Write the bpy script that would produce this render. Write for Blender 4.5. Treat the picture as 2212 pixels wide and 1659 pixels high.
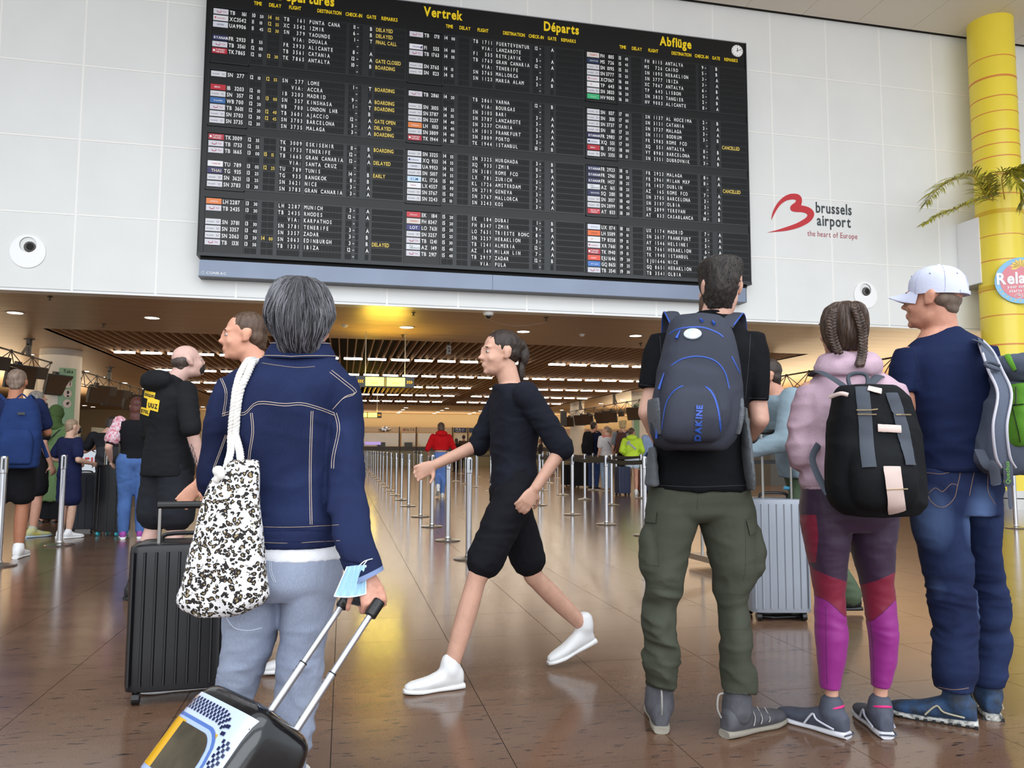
import bpy, math, random
import numpy as np
from mathutils import Vector
from mathutils.bvhtree import BVHTree
random.seed(7); rng = np.random.default_rng(7)
for _o in list(bpy.data.objects): bpy.data.objects.remove(_o)
SC = bpy.context.scene
COL = SC.collection
# ------------------------------------------------------------------ camera
FPX = 1675.0; CXP, CYP = 1106.0, 829.5; CAMH = 1.05
YAW, PITCH, ROLL = -0.21288370036124843, 0.08476244078724893, 0.004097498448641772
def _rot(yaw, pitch, roll):
    c, s = math.cos, math.sin
    Rz = np.array([[c(yaw), s(yaw), 0], [-s(yaw), c(yaw), 0], [0, 0, 1]])
    B = np.array([[1, 0, 0], [0, 0, -1], [0, 1, 0.]])
    Rp = np.array([[1, 0, 0], [0, c(pitch), s(pitch)], [0, -s(pitch), c(pitch)]])
    Rr = np.array([[c(roll), -s(roll), 0], [s(roll), c(roll), 0], [0, 0, 1]])
    return Rr @ Rp @ B @ Rz
MC = _rot(YAW, PITCH, ROLL)
CAM = np.array([0, 0, CAMH])
cam_data = bpy.data.cameras.new('camera'); cam = bpy.data.objects.new('camera', cam_data); COL.objects.link(cam)
cam_data.sensor_fit = 'HORIZONTAL'; cam_data.sensor_width = 36; cam_data.lens = FPX / 2212 * 36
cam_data.clip_start = 0.05; cam_data.clip_end = 300
from mathutils import Matrix
_m = Matrix(((MC[0][0], -MC[1][0], -MC[2][0], 0), (MC[0][1], -MC[1][1], -MC[2][1], 0), (MC[0][2], -MC[1][2], -MC[2][2], CAMH), (0, 0, 0, 1)))
cam.matrix_world = _m
SC.camera = cam
# ------------------------------------------------------------------ world, exposure, large lights
SC.view_settings.view_transform = 'Standard'; SC.view_settings.look = 'None'
SC.view_settings.gamma = 1; SC.view_settings.use_curve_mapping = False
SC.view_settings.exposure = 0.72
w = bpy.data.worlds.new('sky'); SC.world = w; w.use_nodes = True
bg = w.node_tree.nodes['Background']; bg.inputs[0].default_value = (0.86, 0.93, 1.0, 1); bg.inputs[1].default_value = 0.75
def area(name, loc, rot, sx, sy, power, color=(1, 1, 1)):
    l = bpy.data.lights.new(name, 'AREA'); l.shape = 'RECTANGLE'; l.size = sx; l.size_y = sy; l.energy = power; l.color = color
    o = bpy.data.objects.new(name, l); o.location = loc; o.rotation_euler = rot; COL.objects.link(o); return o
# daylight through the glazed front of the hall behind the camera and the roof lights
area('facade_daylight', (2, -14, 7), (math.radians(80), 0, 0), 34, 12, 2100, (0.93, 0.96, 1.0))
area('roof_daylight', (2, -3, 13), (math.radians(12), 0, 0), 26, 9, 900, (0.95, 0.97, 1.0))
area('concourse_lamps', (2.5, 30, 3.3), (0, 0, 0), 24, 24, 620, (1.0, 0.82, 0.60))
area('far_desk_lamps', (8, 47, 3.3), (0, 0, 0), 40, 7, 260, (1.0, 0.78, 0.50))
area('counter_uplight', (6.5, 50.6, 2.6), (math.radians(165), 0, 0), 30, .5, 420, (1.0, 0.80, 0.52))
area('left_ceiling_fill', (-11.5, 26, 2.0), (math.pi, 0, 0), 2.5, 22, 620, (1.0, 0.80, 0.52))  # added fill aimed upward to brighten the low ceiling, no fixture here
area('right_ceiling_fill', (15.5, 29, 2.0), (math.pi, 0, 0), 2.5, 26, 760, (1.0, 0.80, 0.52))  # matching added fill for the right side of the low ceiling
area('left_desk_lamps', (-10, 24, 3.3), (0, 0, 0), 5, 16, 120, (1.0, 0.80, 0.55))
area('right_desk_lamps', (16, 30, 3.3), (0, 0, 0), 6, 20, 150, (1.0, 0.80, 0.55))

# ------------------------------------------------------------------ pixel/world helpers
def ray(px, py): return MC.T @ np.array([(px - CXP) / FPX, (py - CYP) / FPX, 1.0])
def atz(px, py, z): d = ray(px, py); return CAM + d * ((z - CAMH) / d[2])
def aty(px, py, y): d = ray(px, py); return CAM + d * (y / d[1])
FW = np.array([math.sin(-YAW), math.cos(-YAW), 0.]); RT = np.array([math.cos(-YAW), -math.sin(-YAW), 0.]); UP = np.array([0, 0, 1.])
def P(px, py, v): d = ray(px, py); return CAM + d * (v / (d @ FW))
def view(u, v, z): return RT * u + FW * v + UP * z
# ------------------------------------------------------------------ materials
def lin(c):
    c = [x / 255 for x in c[:3]]
    return tuple(x / 12.92 if x <= 0.04045 else ((x + 0.055) / 1.055) ** 2.4 for x in c) + (1,)
MATS = {}
def mat(name, rgb, rough=0.6, metal=0.0, noise=0.0, nscale=20, bump=0.0, bscale=None, emit=0, alpha=None, spec=None, coat=0, stretch=None, rgb2=None, sheen=0):
    if name in MATS: return MATS[name]
    m = bpy.data.materials.new(name); m.use_nodes = True; MATS[name] = m
    nt = m.node_tree; b = nt.nodes['Principled BSDF']; L = nt.links.new
    b.inputs['Base Color'].default_value = lin(rgb); b.inputs['Roughness'].default_value = rough; b.inputs['Metallic'].default_value = metal
    if spec is not None: b.inputs['Specular IOR Level'].default_value = spec
    if coat: b.inputs['Coat Weight'].default_value = coat; b.inputs['Coat Roughness'].default_value = 0.08
    if sheen: b.inputs['Sheen Weight'].default_value = sheen
    if emit: b.inputs['Emission Color'].default_value = lin(rgb); b.inputs['Emission Strength'].default_value = emit
    if alpha is not None: b.inputs['Transmission Weight'].default_value = alpha
    if noise or bump:
        tc = nt.nodes.new('ShaderNodeTexCoord'); mp = nt.nodes.new('ShaderNodeMapping'); L(tc.outputs['Object'], mp.inputs[0])
        if stretch: mp.inputs['Scale'].default_value = stretch
        if noise:
            n = nt.nodes.new('ShaderNodeTexNoise'); n.inputs['Scale'].default_value = nscale; n.inputs['Detail'].default_value = 4; L(mp.outputs[0], n.inputs[0])
            mx = nt.nodes.new('ShaderNodeMix'); mx.data_type = 'RGBA'
            c = lin(rgb); c2 = lin(rgb2) if rgb2 else tuple(min(1, x * (1 + noise)) for x in c[:3]) + (1,)
            c1 = c if rgb2 else tuple(x * (1 - noise) for x in c[:3]) + (1,)
            mx.inputs[6].default_value = c1; mx.inputs[7].default_value = c2
            mr = nt.nodes.new('ShaderNodeMapRange'); mr.inputs[1].default_value = 0.3; mr.inputs[2].default_value = 0.7
            L(n.outputs[0], mr.inputs[0]); L(mr.outputs[0], mx.inputs[0]); L(mx.outputs[2], b.inputs['Base Color'])
        if bump:
            n2 = nt.nodes.new('ShaderNodeTexNoise'); n2.inputs['Scale'].default_value = bscale or nscale; n2.inputs['Detail'].default_value = 3; L(mp.outputs[0], n2.inputs[0])
            bp = nt.nodes.new('ShaderNodeBump'); bp.inputs['Strength'].default_value = bump; bp.inputs['Distance'].default_value = 0.004; L(n2.outputs[0], bp.inputs['Height']); L(bp.outputs[0], b.inputs['Normal'])
    return m
# ------------------------------------------------------------------ mesh helpers
ORG = {}
def tag(o, label=None, cat=None, group=None, kind=None, category=None):
    cat = cat or category
    if label: o['label'] = label
    if cat: o['category'] = cat
    if group: o['group'] = group
    if kind: o['kind'] = kind
    return o
def thing(name, loc, label, cat, group=None, rz=0):
    o = bpy.data.objects.new(name, None); COL.objects.link(o); o.location = tuple(loc); o.empty_display_size = 0.1
    o.rotation_euler = (0, 0, rz); ORG[o.name] = np.array(loc, float)
    return tag(o, label, cat, group)
def mk(name, VF, m, parent=None, smooth=False, **kw):
    """world-space vertices -> one mesh object, local to the parent's origin"""
    V, F = VF; V = np.asarray(V, float).reshape(-1, 3)
    org = ORG[parent.name] if parent else None
    if org is None: org = np.array([(V[:, 0].min() + V[:, 0].max()) / 2, (V[:, 1].min() + V[:, 1].max()) / 2, V[:, 2].min()])
    me = bpy.data.meshes.new(name); me.from_pydata((V - org).tolist(), [], F if isinstance(F, list) else [tuple(f) for f in F])
    for mm in (m if isinstance(m, (list, tuple)) else [m]): me.materials.append(mm)
    if smooth: me.polygons.foreach_set('use_smooth', [True] * len(me.polygons))
    me.update()
    if smooth and len(me.polygons) < 2500: me.set_sharp_from_angle(angle=0.75)
    o = bpy.data.objects.new(name, me); COL.objects.link(o)
    if parent: o.parent = parent
    else: o.location = tuple(org)
    ORG[o.name] = org
    return tag(o, **kw) if kw else o
class G:
    """geometry collector"""
    def __init__(s): s.V = []; s.F = []; s.n = 0
    def add(s, V, F):
        V = np.asarray(V, float); k = s.n; s.V.append(V); s.F += [tuple(i + k for i in f) for f in F]; s.n += len(V); return s
    def box(s, x0, x1, y0, y1, z0, z1, R=None, o=(0, 0, 0)):
        V = np.array([(x, y, z) for z in (z0, z1) for y in (y0, y1) for x in (x0, x1)], float)
        if R is not None: V = V @ np.asarray(R)
        return s.add(V + np.array(o), [(0, 2, 3, 1), (4, 5, 7, 6), (0, 1, 5, 4), (2, 6, 7, 3), (0, 4, 6, 2), (1, 3, 7, 5)])
    def tube(s, pts, r, n=8, cap=True, flat=None, up=None):
        return s.add(*tube(pts, r, n, cap, flat, up))
    def cyl(s, c, r, z0, z1, n=24, r2=None):
        r2 = r if r2 is None else r2; a = np.linspace(0, 2 * math.pi, n, endpoint=False)
        V = [(c[0] + r * math.cos(t), c[1] + r * math.sin(t), z0) for t in a] + [(c[0] + r2 * math.cos(t), c[1] + r2 * math.sin(t), z1) for t in a]
        F = [(i, (i + 1) % n, n + (i + 1) % n, n + i) for i in range(n)] + [tuple(range(n - 1, -1, -1)), tuple(range(n, 2 * n))]
        return s.add(V, F)
    def lathe(s, c, prof, n=24):
        a = np.linspace(0, 2 * math.pi, n, endpoint=False); V = []; F = []
        for r, z in prof: V += [(c[0] + r * math.cos(t), c[1] + r * math.sin(t), c[2] + z) for t in a]
        for k in range(len(prof) - 1): F += [(k * n + i, k * n + (i + 1) % n, (k + 1) * n + (i + 1) % n, (k + 1) * n + i) for i in range(n)]
        F += [tuple(range(n - 1, -1, -1)), tuple(range((len(prof) - 1) * n, len(prof) * n))]
        return s.add(V, F)
    def get(s): return (np.concatenate(s.V) if s.V else np.zeros((0, 3))), s.F
def nrm(v): v = np.asarray(v, float); l = np.linalg.norm(v); return v / l if l > 1e-12 else v
def cat_rom(pts, k):
    pts = np.asarray(pts, float); n = len(pts)
    if n < 3 or k <= 1: return pts
    out = []
    for i in range(n - 1):
        p0 = pts[max(i - 1, 0)]; p1 = pts[i]; p2 = pts[i + 1]; p3 = pts[min(i + 2, n - 1)]
        for t in np.arange(k) / k:
            out.append(0.5 * ((2 * p1) + (-p0 + p2) * t + (2 * p0 - 5 * p1 + 4 * p2 - p3) * t * t + (-p0 + 3 * p1 - 3 * p2 + p3) * t ** 3))
    out.append(pts[-1]); return np.array(out)
def tube(pts, r, n=8, cap=True, flat=None, up=None):
    """tube along a path; r scalar or list; flat=(a,b): section half sizes, 'up' gives the b direction"""
    pts = np.asarray(pts, float); m = len(pts); r = np.broadcast_to(r, (m,)) if flat is None else np.ones(m)
    V = []; prev = None
    for i in range(m):
        t = nrm(pts[min(i + 1, m - 1)] - pts[max(i - 1, 0)])
        if up is not None: b = up[i] if np.ndim(up) == 2 else up; a = nrm(np.cross(t, b)); b = nrm(np.cross(a, t))
        else:
            ref = prev if prev is not None else (np.array([0, 0, 1.]) if abs(t[2]) < 0.9 else np.array([1., 0, 0]))
            a = nrm(ref - t * (ref @ t)); prev = a; b = np.cross(t, a)
        for j in range(n):
            q = 2 * math.pi * (j + (0.5 if flat is not None and n == 4 else 0)) / n
            ca, sb = math.cos(q), math.sin(q)
            if flat is not None: ca *= flat[0] * (1.414 if n == 4 else 1); sb *= flat[1] * (1.414 if n == 4 else 1)
            else: ca *= r[i]; sb *= r[i]
            V.append(pts[i] + a * ca + b * sb)
    F = [(i * n + j, i * n + (j + 1) % n, (i + 1) * n + (j + 1) % n, (i + 1) * n + j) for i in range(m - 1) for j in range(n)]
    if cap: F += [tuple(range(n - 1, -1, -1)), tuple(range((m - 1) * n, m * n))]
    return np.array(V), F
def loft(secs, n=24, k=4, e=2.0):
    """secs: (centre, vector_a, vector_b) rings, spline interpolated, closed"""
    A = np.array([np.concatenate([np.asarray(c, float), np.asarray(a, float), np.asarray(b, float)]) for c, a, b in secs])
    A = cat_rom(A, k); V = []
    q = np.linspace(0, 2 * math.pi, n, endpoint=False)
    ca = np.sign(np.cos(q)) * np.abs(np.cos(q)) ** (2 / e); sb = np.sign(np.sin(q)) * np.abs(np.sin(q)) ** (2 / e)
    for row in A: V.append(row[:3] + np.outer(ca, row[3:6]) + np.outer(sb, row[6:9]))
    m = len(A); V = np.concatenate(V)
    F = [(i * n + j, i * n + (j + 1) % n, (i + 1) * n + (j + 1) % n, (i + 1) * n + j) for i in range(m - 1) for j in range(n)]
    F += [tuple(range(n - 1, -1, -1)), tuple(range((m - 1) * n, m * n))]
    return V, F
def ell(c, r, R=None, n=16, m=10):
    V = []; 
    for i in range(m + 1):
        th = math.pi * i / m
        for j in range(n): ph = 2 * math.pi * j / n; V.append((math.sin(th) * math.cos(ph) * r[0], math.sin(th) * math.sin(ph) * r[1], math.cos(th) * r[2]))
    V = np.array(V)
    if R is not None: V = V @ R
    F = [(i * n + j, (i + 1) * n + j, (i + 1) * n + (j + 1) % n, i * n + (j + 1) % n) for i in range(m) for j in range(n)]
    return V + np.asarray(c), F
def slab(poly, y0, y1, plane='xz'):
    """extrude a 2-D outline; plane xz: points (x,z), extruded in y"""
    poly = [tuple(p) for p in poly]; n = len(poly)
    V = [(p[0], y0, p[1]) for p in poly] + [(p[0], y1, p[1]) for p in poly]
    from mathutils.geometry import tessellate_polygon
    T = tessellate_polygon([[Vector((p[0], p[1], 0)) for p in poly]])
    F = [tuple(t) for t in T] + [tuple(i + n for i in reversed(t)) for t in T] + [(i, (i + 1) % n, n + (i + 1) % n, n + i) for i in range(n)]
    return np.array(V, float), F
# vectorised value noise
def vnoise(Pn, seed=0):
    Pn = np.asarray(Pn, float); I = np.floor(Pn).astype(np.int64); f = Pn - I; f = f * f * (3 - 2 * f)
    def h(ix, iy, iz):
        n = (ix * 374761393 + iy * 668265263 + iz * 2147483647 + seed * 974634777) & 0xFFFFFFFF
        n = ((n ^ (n >> 13)) * 1274126177) & 0xFFFFFFFF
        return ((n ^ (n >> 16)) & 0xFFFF) / 65535.0
    r = 0
    for dx in (0, 1):
        for dy in (0, 1):
            for dz in (0, 1):
                wgt = (f[:, 0] if dx else 1 - f[:, 0]) * (f[:, 1] if dy else 1 - f[:, 1]) * (f[:, 2] if dz else 1 - f[:, 2])
                r = r + wgt * h(I[:, 0] + dx, I[:, 1] + dy, I[:, 2] + dz)
    return r
def remesh(parts, vox, smooth=4, fold=0.0, fscale=(9, 9, 22), seed=1, foldfn=None):
    """union of closed shapes -> one continuous smooth surface (voxel remesh)"""
    g = G()
    for V, F in parts: g.add(V, F)
    V, F = g.get(); c = V.mean(0)
    me = bpy.data.meshes.new('tmp'); me.from_pydata((V - c).tolist(), [], F); o = bpy.data.objects.new('tmp', me); COL.objects.link(o)
    md = o.modifiers.new('r', 'REMESH'); md.mode = 'VOXEL'; md.voxel_size = vox
    if smooth: s = o.modifiers.new('s', 'SMOOTH'); s.factor = 0.5; s.iterations = smooth
    dg = bpy.context.evaluated_depsgraph_get(); ev = o.evaluated_get(dg); em = ev.to_mesh()
    nv = len(em.vertices); W = np.empty(nv * 3); em.vertices.foreach_get('co', W); W = W.reshape(-1, 3)
    F2 = [tuple(p.vertices) for p in em.polygons]
    if fold:
        N = np.empty(nv * 3); em.vertex_normals.foreach_get('vector', N); N = N.reshape(-1, 3)
        X = W * np.array(fscale); wp = vnoise(X * 0.5 + 7, seed) * 2.2
        a = vnoise(X + wp[:, None], seed + 1); b = vnoise(X * 2.1 + wp[:, None] * 1.5, seed + 2)
        d = (1 - np.abs(2 * a - 1) * 1.6) * 0.7 + (1 - np.abs(2 * b - 1) * 1.6) * 0.3
        amp = fold
        if foldfn is not None: amp = fold * foldfn(W + c)
        W = W + N * ((d - 0.4) * amp)[:, None]
    ev.to_mesh_clear(); bpy.data.objects.remove(o); bpy.data.meshes.remove(me)
    return W + c, F2
def bvh(VF): return BVHTree.FromPolygons([tuple(v) for v in VF[0]], VF[1])
def hit(tree, px, py, lift=0.0):
    d = ray(px, py); d = d / np.linalg.norm(d); r = tree.ray_cast(Vector(CAM), Vector(d))
    if r[0] is None: return None
    n = np.array(r[1]); n = -n if n @ d > 0 else n
    return np.array(r[0]) + n * lift, n
def surfpath(tree, pts, step=6, k=4, lift=0.001):
    """points picked on a surface where sight lines through picture positions meet it"""
    pts = cat_rom(np.array(pts, float), k); out = []; ns = []
    for i in range(len(pts) - 1):
        m = max(1, int(np.hypot(*(pts[i + 1] - pts[i])) / step))
        for t in range(m):
            q = pts[i] + (pts[i + 1] - pts[i]) * t / m; h = hit(tree, q[0], q[1], lift)
            if h: out.append(h[0]); ns.append(h[1])
    h = hit(tree, pts[-1][0], pts[-1][1], lift)
    if h: out.append(h[0]); ns.append(h[1])
    return np.array(out), np.array(ns)
def seam(g, tree, pts, r=0.0009, step=6, flat=None, lift=0.0006, k=4, n=5):
    p, ns = surfpath(tree, pts, step, k, lift)
    if len(p) > 1: g.tube(p, r, n, True, flat, ns if flat is not None else None)
# ------------------------------------------------------------------ lettering
_fc = bpy.data.curves.new('f', 'FONT'); _fo = bpy.data.objects.new('f', _fc); COL.objects.link(_fo)
GL = {}
def glyph(ch, bold):
    if (ch, bold) in GL: return GL[(ch, bold)]
    _fc.body = ch; _fc.size = 1; _fc.offset = bold; _fc.resolution_u = 3; _fc.align_x = 'LEFT'
    bpy.context.view_layer.update(); dg = bpy.context.evaluated_depsgraph_get(); me = _fo.evaluated_get(dg).to_mesh()
    V = np.array([v.co[:2] for v in me.vertices]).reshape(-1, 2); F = [tuple(p.vertices) for p in me.polygons]
    _fo.evaluated_get(dg).to_mesh_clear(); GL[(ch, bold)] = (V, F); return GL[(ch, bold)]
def text_g(g, s, o, ax, ay, h, bold=0.03, wx=0.8, mono=None, align='l', gap=0.12):
    """write s at origin o, along ax, up ay (3-D unit vectors), capital height h; mono = cell pitch in metres"""
    o = np.asarray(o, float); sc = h / 0.73
    x = 0; items = []
    for ch in s:
        if ch == ' ': x += mono or sc * wx * 0.32; continue
        V, F = glyph(ch, bold)
        if not len(V): continue
        w0, w1 = V[:, 0].min(), V[:, 0].max(); gw = (w1 - w0) * sc * wx
        if mono:
            if gw > mono * 0.86: f = mono * 0.86 / gw
            else: f = 1
            items.append((V, F, x + (mono - gw * f) / 2, w0, f)); x += mono
        else: items.append((V, F, x, w0, 1)); x += gw + sc * wx * gap
    if align == 'r': o = o - ax * x
    if align == 'c': o = o - ax * x / 2
    for V, F, xx, w0, f in items:
        X = xx + (V[:, 0] - w0) * sc * wx * f; Y = V[:, 1] * sc
        g.add(o + np.outer(X, ax) + np.outer(Y, ay), F)
    return x
X1 = np.array([1., 0, 0]); Z1 = np.array([0, 0, 1.])
# ================================================================== SETTING
D = 12.95; H = 3.445; HC = 9.47
white = mat('wall_enamel', (232, 233, 230), 0.42, noise=0.02, nscale=1.5)
def struct(name, g, m, **kw):
    o = mk(name, g.get() if isinstance(g, G) else g, m, **kw); o['kind'] = 'structure'; return o
# floor: grout bed, stone tiles one by one near the camera, the rest joined
def stone():
    m = bpy.data.materials.new('red_granite'); m.use_nodes = True; nt = m.node_tree; b = nt.nodes['Principled BSDF']; L = nt.links.new
    geo = nt.nodes.new('ShaderNodeNewGeometry'); mp = nt.nodes.new('ShaderNodeMapping'); mp.inputs['Scale'].default_value = (1.2, 4.5, 1)
    L(geo.outputs['Position'], mp.inputs[0])
    n1 = nt.nodes.new('ShaderNodeTexNoise'); n1.inputs['Scale'].default_value = 1.1; n1.inputs['Detail'].default_value = 5; L(mp.outputs[0], n1.inputs[0])
    cr = nt.nodes.new('ShaderNodeValToRGB'); L(n1.outputs[0], cr.inputs[0]); e = cr.color_ramp.elements
    e[0].position = 0.3; e[0].color = lin((103, 77, 60)); e[1].position = 0.7; e[1].color = lin((119, 91, 72))
    n2 = nt.nodes.new('ShaderNodeTexNoise'); n2.inputs['Scale'].default_value = 160; n2.inputs['Detail'].default_value = 2; L(geo.outputs['Position'], n2.inputs[0])
    mr = nt.nodes.new('ShaderNodeMapRange'); mr.inputs[1].default_value = 0.35; mr.inputs[2].default_value = 0.7; mr.inputs[3].default_value = 0.82; mr.inputs[4].default_value = 1.12; L(n2.outputs[0], mr.inputs[0])
    mx = nt.nodes.new('ShaderNodeMix'); mx.data_type = 'RGBA'; mx.blend_type = 'MULTIPLY'; mx.inputs[0].default_value = 1; L(cr.outputs[0], mx.inputs[6]); L(mr.outputs[0], mx.inputs[7])
    mp3 = nt.nodes.new('ShaderNodeMapping'); mp3.inputs['Scale'].default_value = (9, 38, 1); L(geo.outputs['Position'], mp3.inputs[0])
    n3 = nt.nodes.new('ShaderNodeTexNoise'); n3.inputs['Scale'].default_value = 1.3; n3.inputs['Detail'].default_value = 3; L(mp3.outputs[0], n3.inputs[0])
    m3 = nt.nodes.new('ShaderNodeMapRange'); m3.inputs[1].default_value = 0.61; m3.inputs[2].default_value = 0.68; L(n3.outputs[0], m3.inputs[0])
    mx2 = nt.nodes.new('ShaderNodeMix'); mx2.data_type = 'RGBA'; L(m3.outputs[0], mx2.inputs[0]); L(mx.outputs[2], mx2.inputs[6]); mx2.inputs[7].default_value = lin((52, 38, 32))
    L(mx2.outputs[2], b.inputs['Base Color']); b.inputs['Roughness'].default_value = 0.17; b.inputs['Specular IOR Level'].default_value = 0.5
    bp = nt.nodes.new('ShaderNodeBump'); bp.inputs['Strength'].default_value = 0.05; bp.inputs['Distance'].default_value = 0.002; L(n2.outputs[0], bp.inputs['Height']); L(bp.outputs[0], b.inputs['Normal'])
    return m
STONE = stone(); GROUT = mat('grout', (52, 46, 42), 0.8)
floor = struct('floor', G().box(-24, 32, -16, 54, -0.2, -0.004), GROUT)
T = 0.605; fx0, fy0 = -0.02, 2.585
near = []
for i in range(-24, 40):
    for j in range(-5, 16):
        x0 = fx0 + i * T; y0 = fy0 + j * T; cx, cy = x0 + T / 2, y0 + T / 2
        v = np.array([cx, cy, 0]) @ FW; u = np.array([cx, cy, 0]) @ RT
        if v > 1.7 and abs(u) < v * 0.66 + 0.6: near.append((v, i, j, x0, y0))
near.sort(); near = near[:296]
me = None
used = set()
for v, i, j, x0, y0 in near:
    used.add((i, j)); dz = 0
    if me is None:
        o = mk('floor_tile', G().box(x0 + 0.0015, x0 + T - 0.0015, y0 + 0.0015, y0 + T - 0.0015, -0.004, 0.0).get(), STONE, parent=floor)
        me = o.data; me.transform(Matrix.Translation(Vector((ORG[floor.name] - np.array([x0, y0, 0])).tolist()))); o.location = tuple(np.array([x0, y0, 0]) - ORG[floor.name])
    else:
        o = bpy.data.objects.new('floor_tile', me); COL.objects.link(o); o.parent = floor; o.location = tuple(np.array([x0, y0, dz]) - ORG[floor.name])
g = G()
V = []; F = []
for i in range(-39, 53):
    for j in range(-30, 85):
        if (i, j) in used: continue
        x0 = fx0 + i * T + 0.0015; y0 = fy0 + j * T + 0.0015; x1 = x0 + T - 0.003; y1 = y0 + T - 0.003; k = len(V)
        V += [(x0, y0, 0), (x1, y0, 0), (x1, y1, 0), (x0, y1, 0), (x0, y0, -.004), (x1, y0, -.004), (x1, y1, -.004), (x0, y1, -.004)]
        F += [(k, k + 1, k + 2, k + 3), (k, k + 4, k + 5, k + 1), (k + 1, k + 5, k + 6, k + 2), (k + 2, k + 6, k + 7, k + 3), (k + 3, k + 7, k + 4, k)]
far_tiles = mk('distant_floor_tiles', (V, F), STONE, parent=floor, kind='stuff')
# front wall of enamelled panels, one object each
wall = struct('wall_front', G().box(-20, 30, D + 0.03, D + 0.25, H, 11), mat('wall_backing', (150, 150, 148), 0.8))
pm = {}
seam_m = white
for k in range(-11, 16):
    for r in range(6):
        x0 = 7.855 + (k - 6) * 1.2; z0 = H + 0.02 if r == 0 else 3.46 + r * 1.205; z1 = 3.46 + (r + 1) * 1.205
        if x0 > 16: continue
        if x0 < -7.5 or z0 > 9.6: continue
        if r >= 5: z1 = 9.56
        g = G(); a, b_ = x0 + 0.006, x0 + 1.194; c, d_ = z0 + 0.005, z1 - 0.006
        hole = None
        for hx in (-4.78, 9.74):
            if a < hx < b_ and r == 0: hole = hx
        # shallow tray with bevelled rim
        y = D; e = 0.012
        V = [(a, D + .03, c), (b_, D + .03, c), (b_, D + .03, d_), (a, D + .03, d_), (a + e, y, c + e), (b_ - e, y, c + e), (b_ - e, y, d_ - e), (a + e, y, d_ - e)]
        g.add(V, [(0, 1, 5, 4), (1, 2, 6, 5), (2, 3, 7, 6), (3, 0, 4, 7), (4, 5, 6, 7)])
        mk('wall_panel', g.get(), white, parent=wall)
# pale joint strips
g = G()
for k in range(-11, 16):
    x0 = 7.855 + (k - 6) * 1.2
    if -7.6 < x0 < 17: g.box(x0 - 0.017, x0 + 0.017, D - 0.001, D + 0.03, H, 9.56)
for r in range(1, 6): g.box(-8, 17, D - 0.0006, D + 0.03, 3.46 + r * 1.205 - 0.015, 3.46 + r * 1.205 + 0.015)
mk('joint_strip', g.get(), mat('joint_white', (246, 245, 240), 0.35), parent=wall)
struct('trim_1', G().box(-20, 30, D - 0.012, D + 0.25, H - 0.012, H + 0.022), mat('edge_white', (240, 240, 240), 0.35))
# upper hall ceiling with a shadow gap along the wall
hc = struct('ceiling', G().box(-20, 34, 5.0, D - 0.10, HC + 0.05, HC + 0.3), mat('upper_ceiling', (165, 158, 146), 0.5))
upm = mat('upper_ceiling_panel', (232, 224, 210), 0.45)
for i in range(2, 15):
    for j in range(0, 3):
        y1 = D - 0.10 - j * 1.5; x0 = i * 1.2 + 0.1
        mk('ceiling_panel', G().box(x0 + 0.004, x0 + 1.196, y1 - 1.496, y1, HC, HC + 0.05).get(), upm, parent=hc)
struct('ceiling_gap_shade', G().box(-20, 34, D - 0.12, D - 0.001, HC + 0.02, HC + 0.06), mat('gap_shade_black', (14, 13, 12), 0.9))  # solid black strip paints in the shade between ceiling and wall
# low concourse ceiling: metal planks round a slatted bay
cb = mat('ceiling_bronze', (178, 148, 116), 0.36, 0.35, noise=0.05, nscale=3, stretch=(0.3, 4, 1))
BX0, BX1, BY0, BY1 = -5.95, 11.2, 17.1, 42.3
YE = 52.6
low = struct('ceiling_low', G().box(-24, 32, D + 0.05, YE, H + 0.8, H + 0.9), mat('void_black', (10, 9, 8), 0.95))
def planks(x0, x1, y0, y1, pw, along):
    """planks laid side by side, joined edge to edge with open joints; each one an object"""
    if along == 'x':
        y = y0
        while y < y1 - 0.02:
            yy = min(y + pw, y1)
            mk('ceiling_plank', G().box(x0, x1, y + 0.004, yy - 0.004, H, H + 0.03).get(), cb, parent=low); y += pw
planks(-24, 32, D + 0.06, BY0, 0.52, 'x')
planks(-24, BX0, BY0, BY1, 1.26, 'x'); planks(BX1, 32, BY0, BY1, 1.26, 'x')
planks(-24, 32, BY1, YE, 1.3, 'x')
struct('ceiling_fascia', G().box(BX0 - 0.02, BX0, BY0, BY1, H, H + 0.5).box(BX1, BX1 + 0.02, BY0, BY1, H, H + 0.5).box(BX0, BX1, BY0 - .02, BY0, H, H + 0.5).box(BX0, BX1, BY1, BY1 + .02, H, H + .5), cb)
slm = mat('slat_beige', (196, 164, 132), 0.5); ns = int((BX1 - BX0) / 0.19); sm = None
for i in range(ns):
    x = BX0 + 0.1 + i * 0.19
    if sm is None:
        o = mk('ceiling_slat', G().box(x - 0.013, x + 0.013, BY0, BY1, H, H + 0.16).get(), slm, parent=low)
        sm = o.data; sm.transform(Matrix.Translation(Vector((ORG[low.name] - np.array([x, BY0, H])).tolist())))
    else: o = bpy.data.objects.new('ceiling_slat', sm); COL.objects.link(o); o.parent = low
    o.location = tuple(np.array([x, BY0, H]) - ORG[low.name])
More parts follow.
